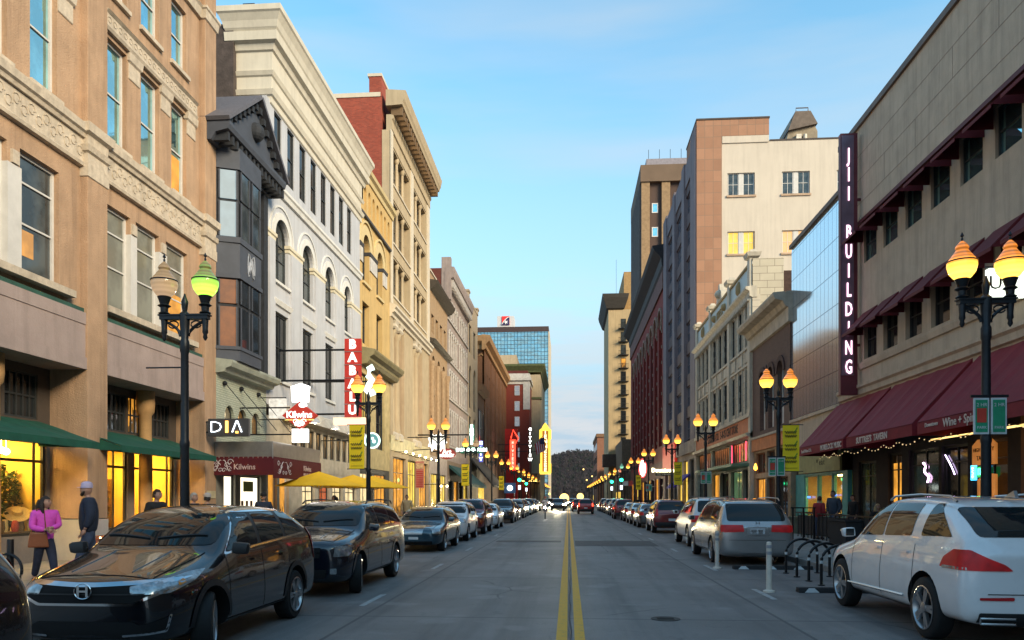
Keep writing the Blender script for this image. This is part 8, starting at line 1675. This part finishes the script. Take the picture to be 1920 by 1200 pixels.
person('dark haired man in a black jacket in profile, left of the nearest lamp post', (at(293, 900, 16.5).x, 16.5, .15), R(75), 1.78, BLKJ, DJEAN, head=R(10), group='people behind the parked cars on the left')
person('grey haired man half hidden behind the nearest left lamp post', (at(362, 900, 18.5).x, 18.5, .15), R(80), 1.72, BLKJ, DJEAN, hair=M('hair_grey', (.3, .29, .28), .7, 0, .3, 30, .4), group='people behind the parked cars on the left')
person('person in a pale grey cap and dark jacket right of the nearest left lamp', (at(388, 900, 19.5).x, 19.5, .15), R(180), 1.70, BLKJ, DJEAN, hat=(GRYC, False), group='people behind the parked cars on the left')
person('young man in a dark cap and hooded jacket in front of the chocolate shop', (at(494, 900, 24.5).x, 24.5, .15), R(20), 1.74, NAV, DJEAN, hat=(BLKJ, True), group='people behind the parked cars on the left')
person('long haired person standing under the yellow umbrellas', (at(628, 900, 31).x, 31, .15), R(-60), 1.7, TANT, DJEAN, group='people on the patio', long=True)
for i, (px, Y, lb) in enumerate(((648, 33, 'left seated patio guest with dark hair under the umbrellas'), (658, 34.5, 'right seated patio guest with dark hair under the umbrellas'))): person(lb, (at(px, 900, Y).x, Y, -.28), R(0), 1.7, BLKJ, DJEAN, pose='sit', group='people on the patio')
person('man in a tan top with backpack straps walking past the tall cream building', (at(763, 900, 38.5).x, 38.5, .15), R(10), 1.75, TANT, DJEAN, stride=.15)
person('person in a red jacket and jeans on the right pavement', (at(1536, 900, 30.6).x, 30.6, .15), R(120), 1.66, REDJ, JEAN)
person('man in a slate blue jacket and pale jeans facing the person in red', (at(1563, 900, 30.9).x, 30.9, .15), R(-60), 1.88, BLUJ, LJN, arms='pocket', bulk=1.1)
person('person in a black jacket with an orange collar behind the patio railing', (at(1600, 900, 31.6).x, 31.6, .15), R(-70), 1.72, BLKJ, DJEAN, group='people at the tavern patio')
person('blond haired person just above the bonnet of the white SUV', (at(1645, 900, 27.5).x, 27.5, -.12), R(10), 1.66, BLKJ, DJEAN, hair=HBL, long=True, group='people at the tavern patio')
for i, (px, Y, lb) in enumerate(((1197, 70, 'left of two dark figures beyond the parked cars on the right pavement'), (1214, 66, 'right of two dark figures beyond the parked cars on the right pavement'))): person(lb, (at(px, 900, Y).x, Y, .15), R(0), 1.72, BLKJ, DJEAN, group='distant figures on the right pavement')
# cyclist
cy = person('cyclist with a glaring white front light riding towards the viewer', (-1.95, 64.6, .12), 0, 1.74, GRYC, DJEAN, pose='sit', arms='point', hat=(M('helmet_red', (.4, .06, .05), .4), False), hair=None)
bc = empty('bicycle', (-1.95, 64.2, 0), 'bicycle with a bright headlight under the cyclist in the left lane', 'bicycle')
for y in (-.52, .52): MB(lambda a, b, c: (c, a, b)).lathe([(.31, -.02), (.34, -.02), (.34, .02), (.31, .02), (.31, -.02)], 24).build('wheel', c_rub, bc, world=False).location = (0, y, .34)
mb = MB(); mb.tube([(0, -.52, .34), (0, -.42, .9), (0, .1, .85), (0, .52, .34), (0, .05, .3), (0, -.42, .8)], .018, 6); mb.tube([(0, .1, .85), (0, .05, .3)], .016, 6); mb.tube([(-.26, -.45, .98), (.26, -.45, .98)], .015, 6); mb.build('frame', m_black, bc, world=False)
MB().ball((0, -.56, .98), .075, 8).build('headlight', EM('bike_light', (1, 1, .95), 120), bc, smooth=True, world=False)
# ================================================================ split parts that hold several separate pieces
def split_parts(names):
    for o in list(bpy.data.objects):
        if o.type != 'MESH' or o.parent is None or o.name.split('.')[0] not in names or o.get('kind'): continue
        me = o.data; n = len(me.vertices); par = list(range(n))
        def find(a):
            while par[a] != a: par[a] = par[par[a]]; a = par[a]
            return a
        for e in me.edges:
            a, b = find(e.vertices[0]), find(e.vertices[1])
            if a != b: par[a] = b
        comp = {}
        for i in range(n): comp.setdefault(find(i), []).append(i)
        cl = []
        for vs in comp.values():
            lo = [min(me.vertices[i].co[k] for i in vs)-.015 for k in range(3)]; hi = [max(me.vertices[i].co[k] for i in vs)+.015 for k in range(3)]; cl.append([lo, hi, set(vs)])
        ch = True
        while ch:
            ch = False; out = []
            for c in cl:
                for d in out:
                    if all(c[0][k] <= d[1][k] and d[0][k] <= c[1][k] for k in range(3)):
                        d[0] = [min(x, y) for x, y in zip(c[0], d[0])]; d[1] = [max(x, y) for x, y in zip(c[1], d[1])]; d[2] |= c[2]; ch = True; break
                else: out.append(c)
            cl = out
        if not 2 <= len(cl) <= 100: continue
        for c in cl[1:]:
            keep = c[2]; bm = bmesh.new(); bm.from_mesh(me); bm.verts.ensure_lookup_table(); bmesh.ops.delete(bm, geom=[v for v in bm.verts if v.index not in keep], context='VERTS')
            m2 = bpy.data.meshes.new(me.name); bm.to_mesh(m2); bm.free(); [m2.materials.append(m) for m in me.materials]
            q = bpy.data.objects.new(o.name.split('.')[0], m2); COL.objects.link(q); q.parent = o.parent; q.location = o.location
        keep = cl[0][2]; bm = bmesh.new(); bm.from_mesh(me); bm.verts.ensure_lookup_table(); bmesh.ops.delete(bm, geom=[v for v in bm.verts if v.index not in keep], context='VERTS'); m2 = bpy.data.meshes.new(me.name); bm.to_mesh(m2); bm.free(); [m2.materials.append(m) for m in me.materials]; o.data = m2
split_parts({'pier', 'pier_plinth', 'spandrel_panel', 'green_strip', 'capital', 'giant_column', 'colonnette', 'sill', 'bracket', 'pilaster', 'impost', 'pier_block', 'archivolt', 'hood_mould', 'column', 'end_pilaster', 'recess_wall', 'parapet_panel', 'wreath',
  'rib', 'side_rib', 'roof_rail', 'exhaust', 'lit_window', 'blind_panel', 'lit_room', 'door_glass', 'half_column', 'rear_wall', 'open_sign', 'moulding', 'ornament_band', 'parapet_coping', 'display_bottles', 'pale_trim', 'tile_facing', 'transom_wall', 'window_row', 'dark_string_course', 'globes', 'white_dots', 'string_course', 'fascia_moulding', 'band_frame', 'brick_side_wall', 'coping', 'parapet', 'red_neon_strip', 'duct', 'scrollwork', 'pediment_dentils', 'pendant_lamp', 'window_mullion', 'door_strip', 'lamp_bracket', 'fascia_lamp'})
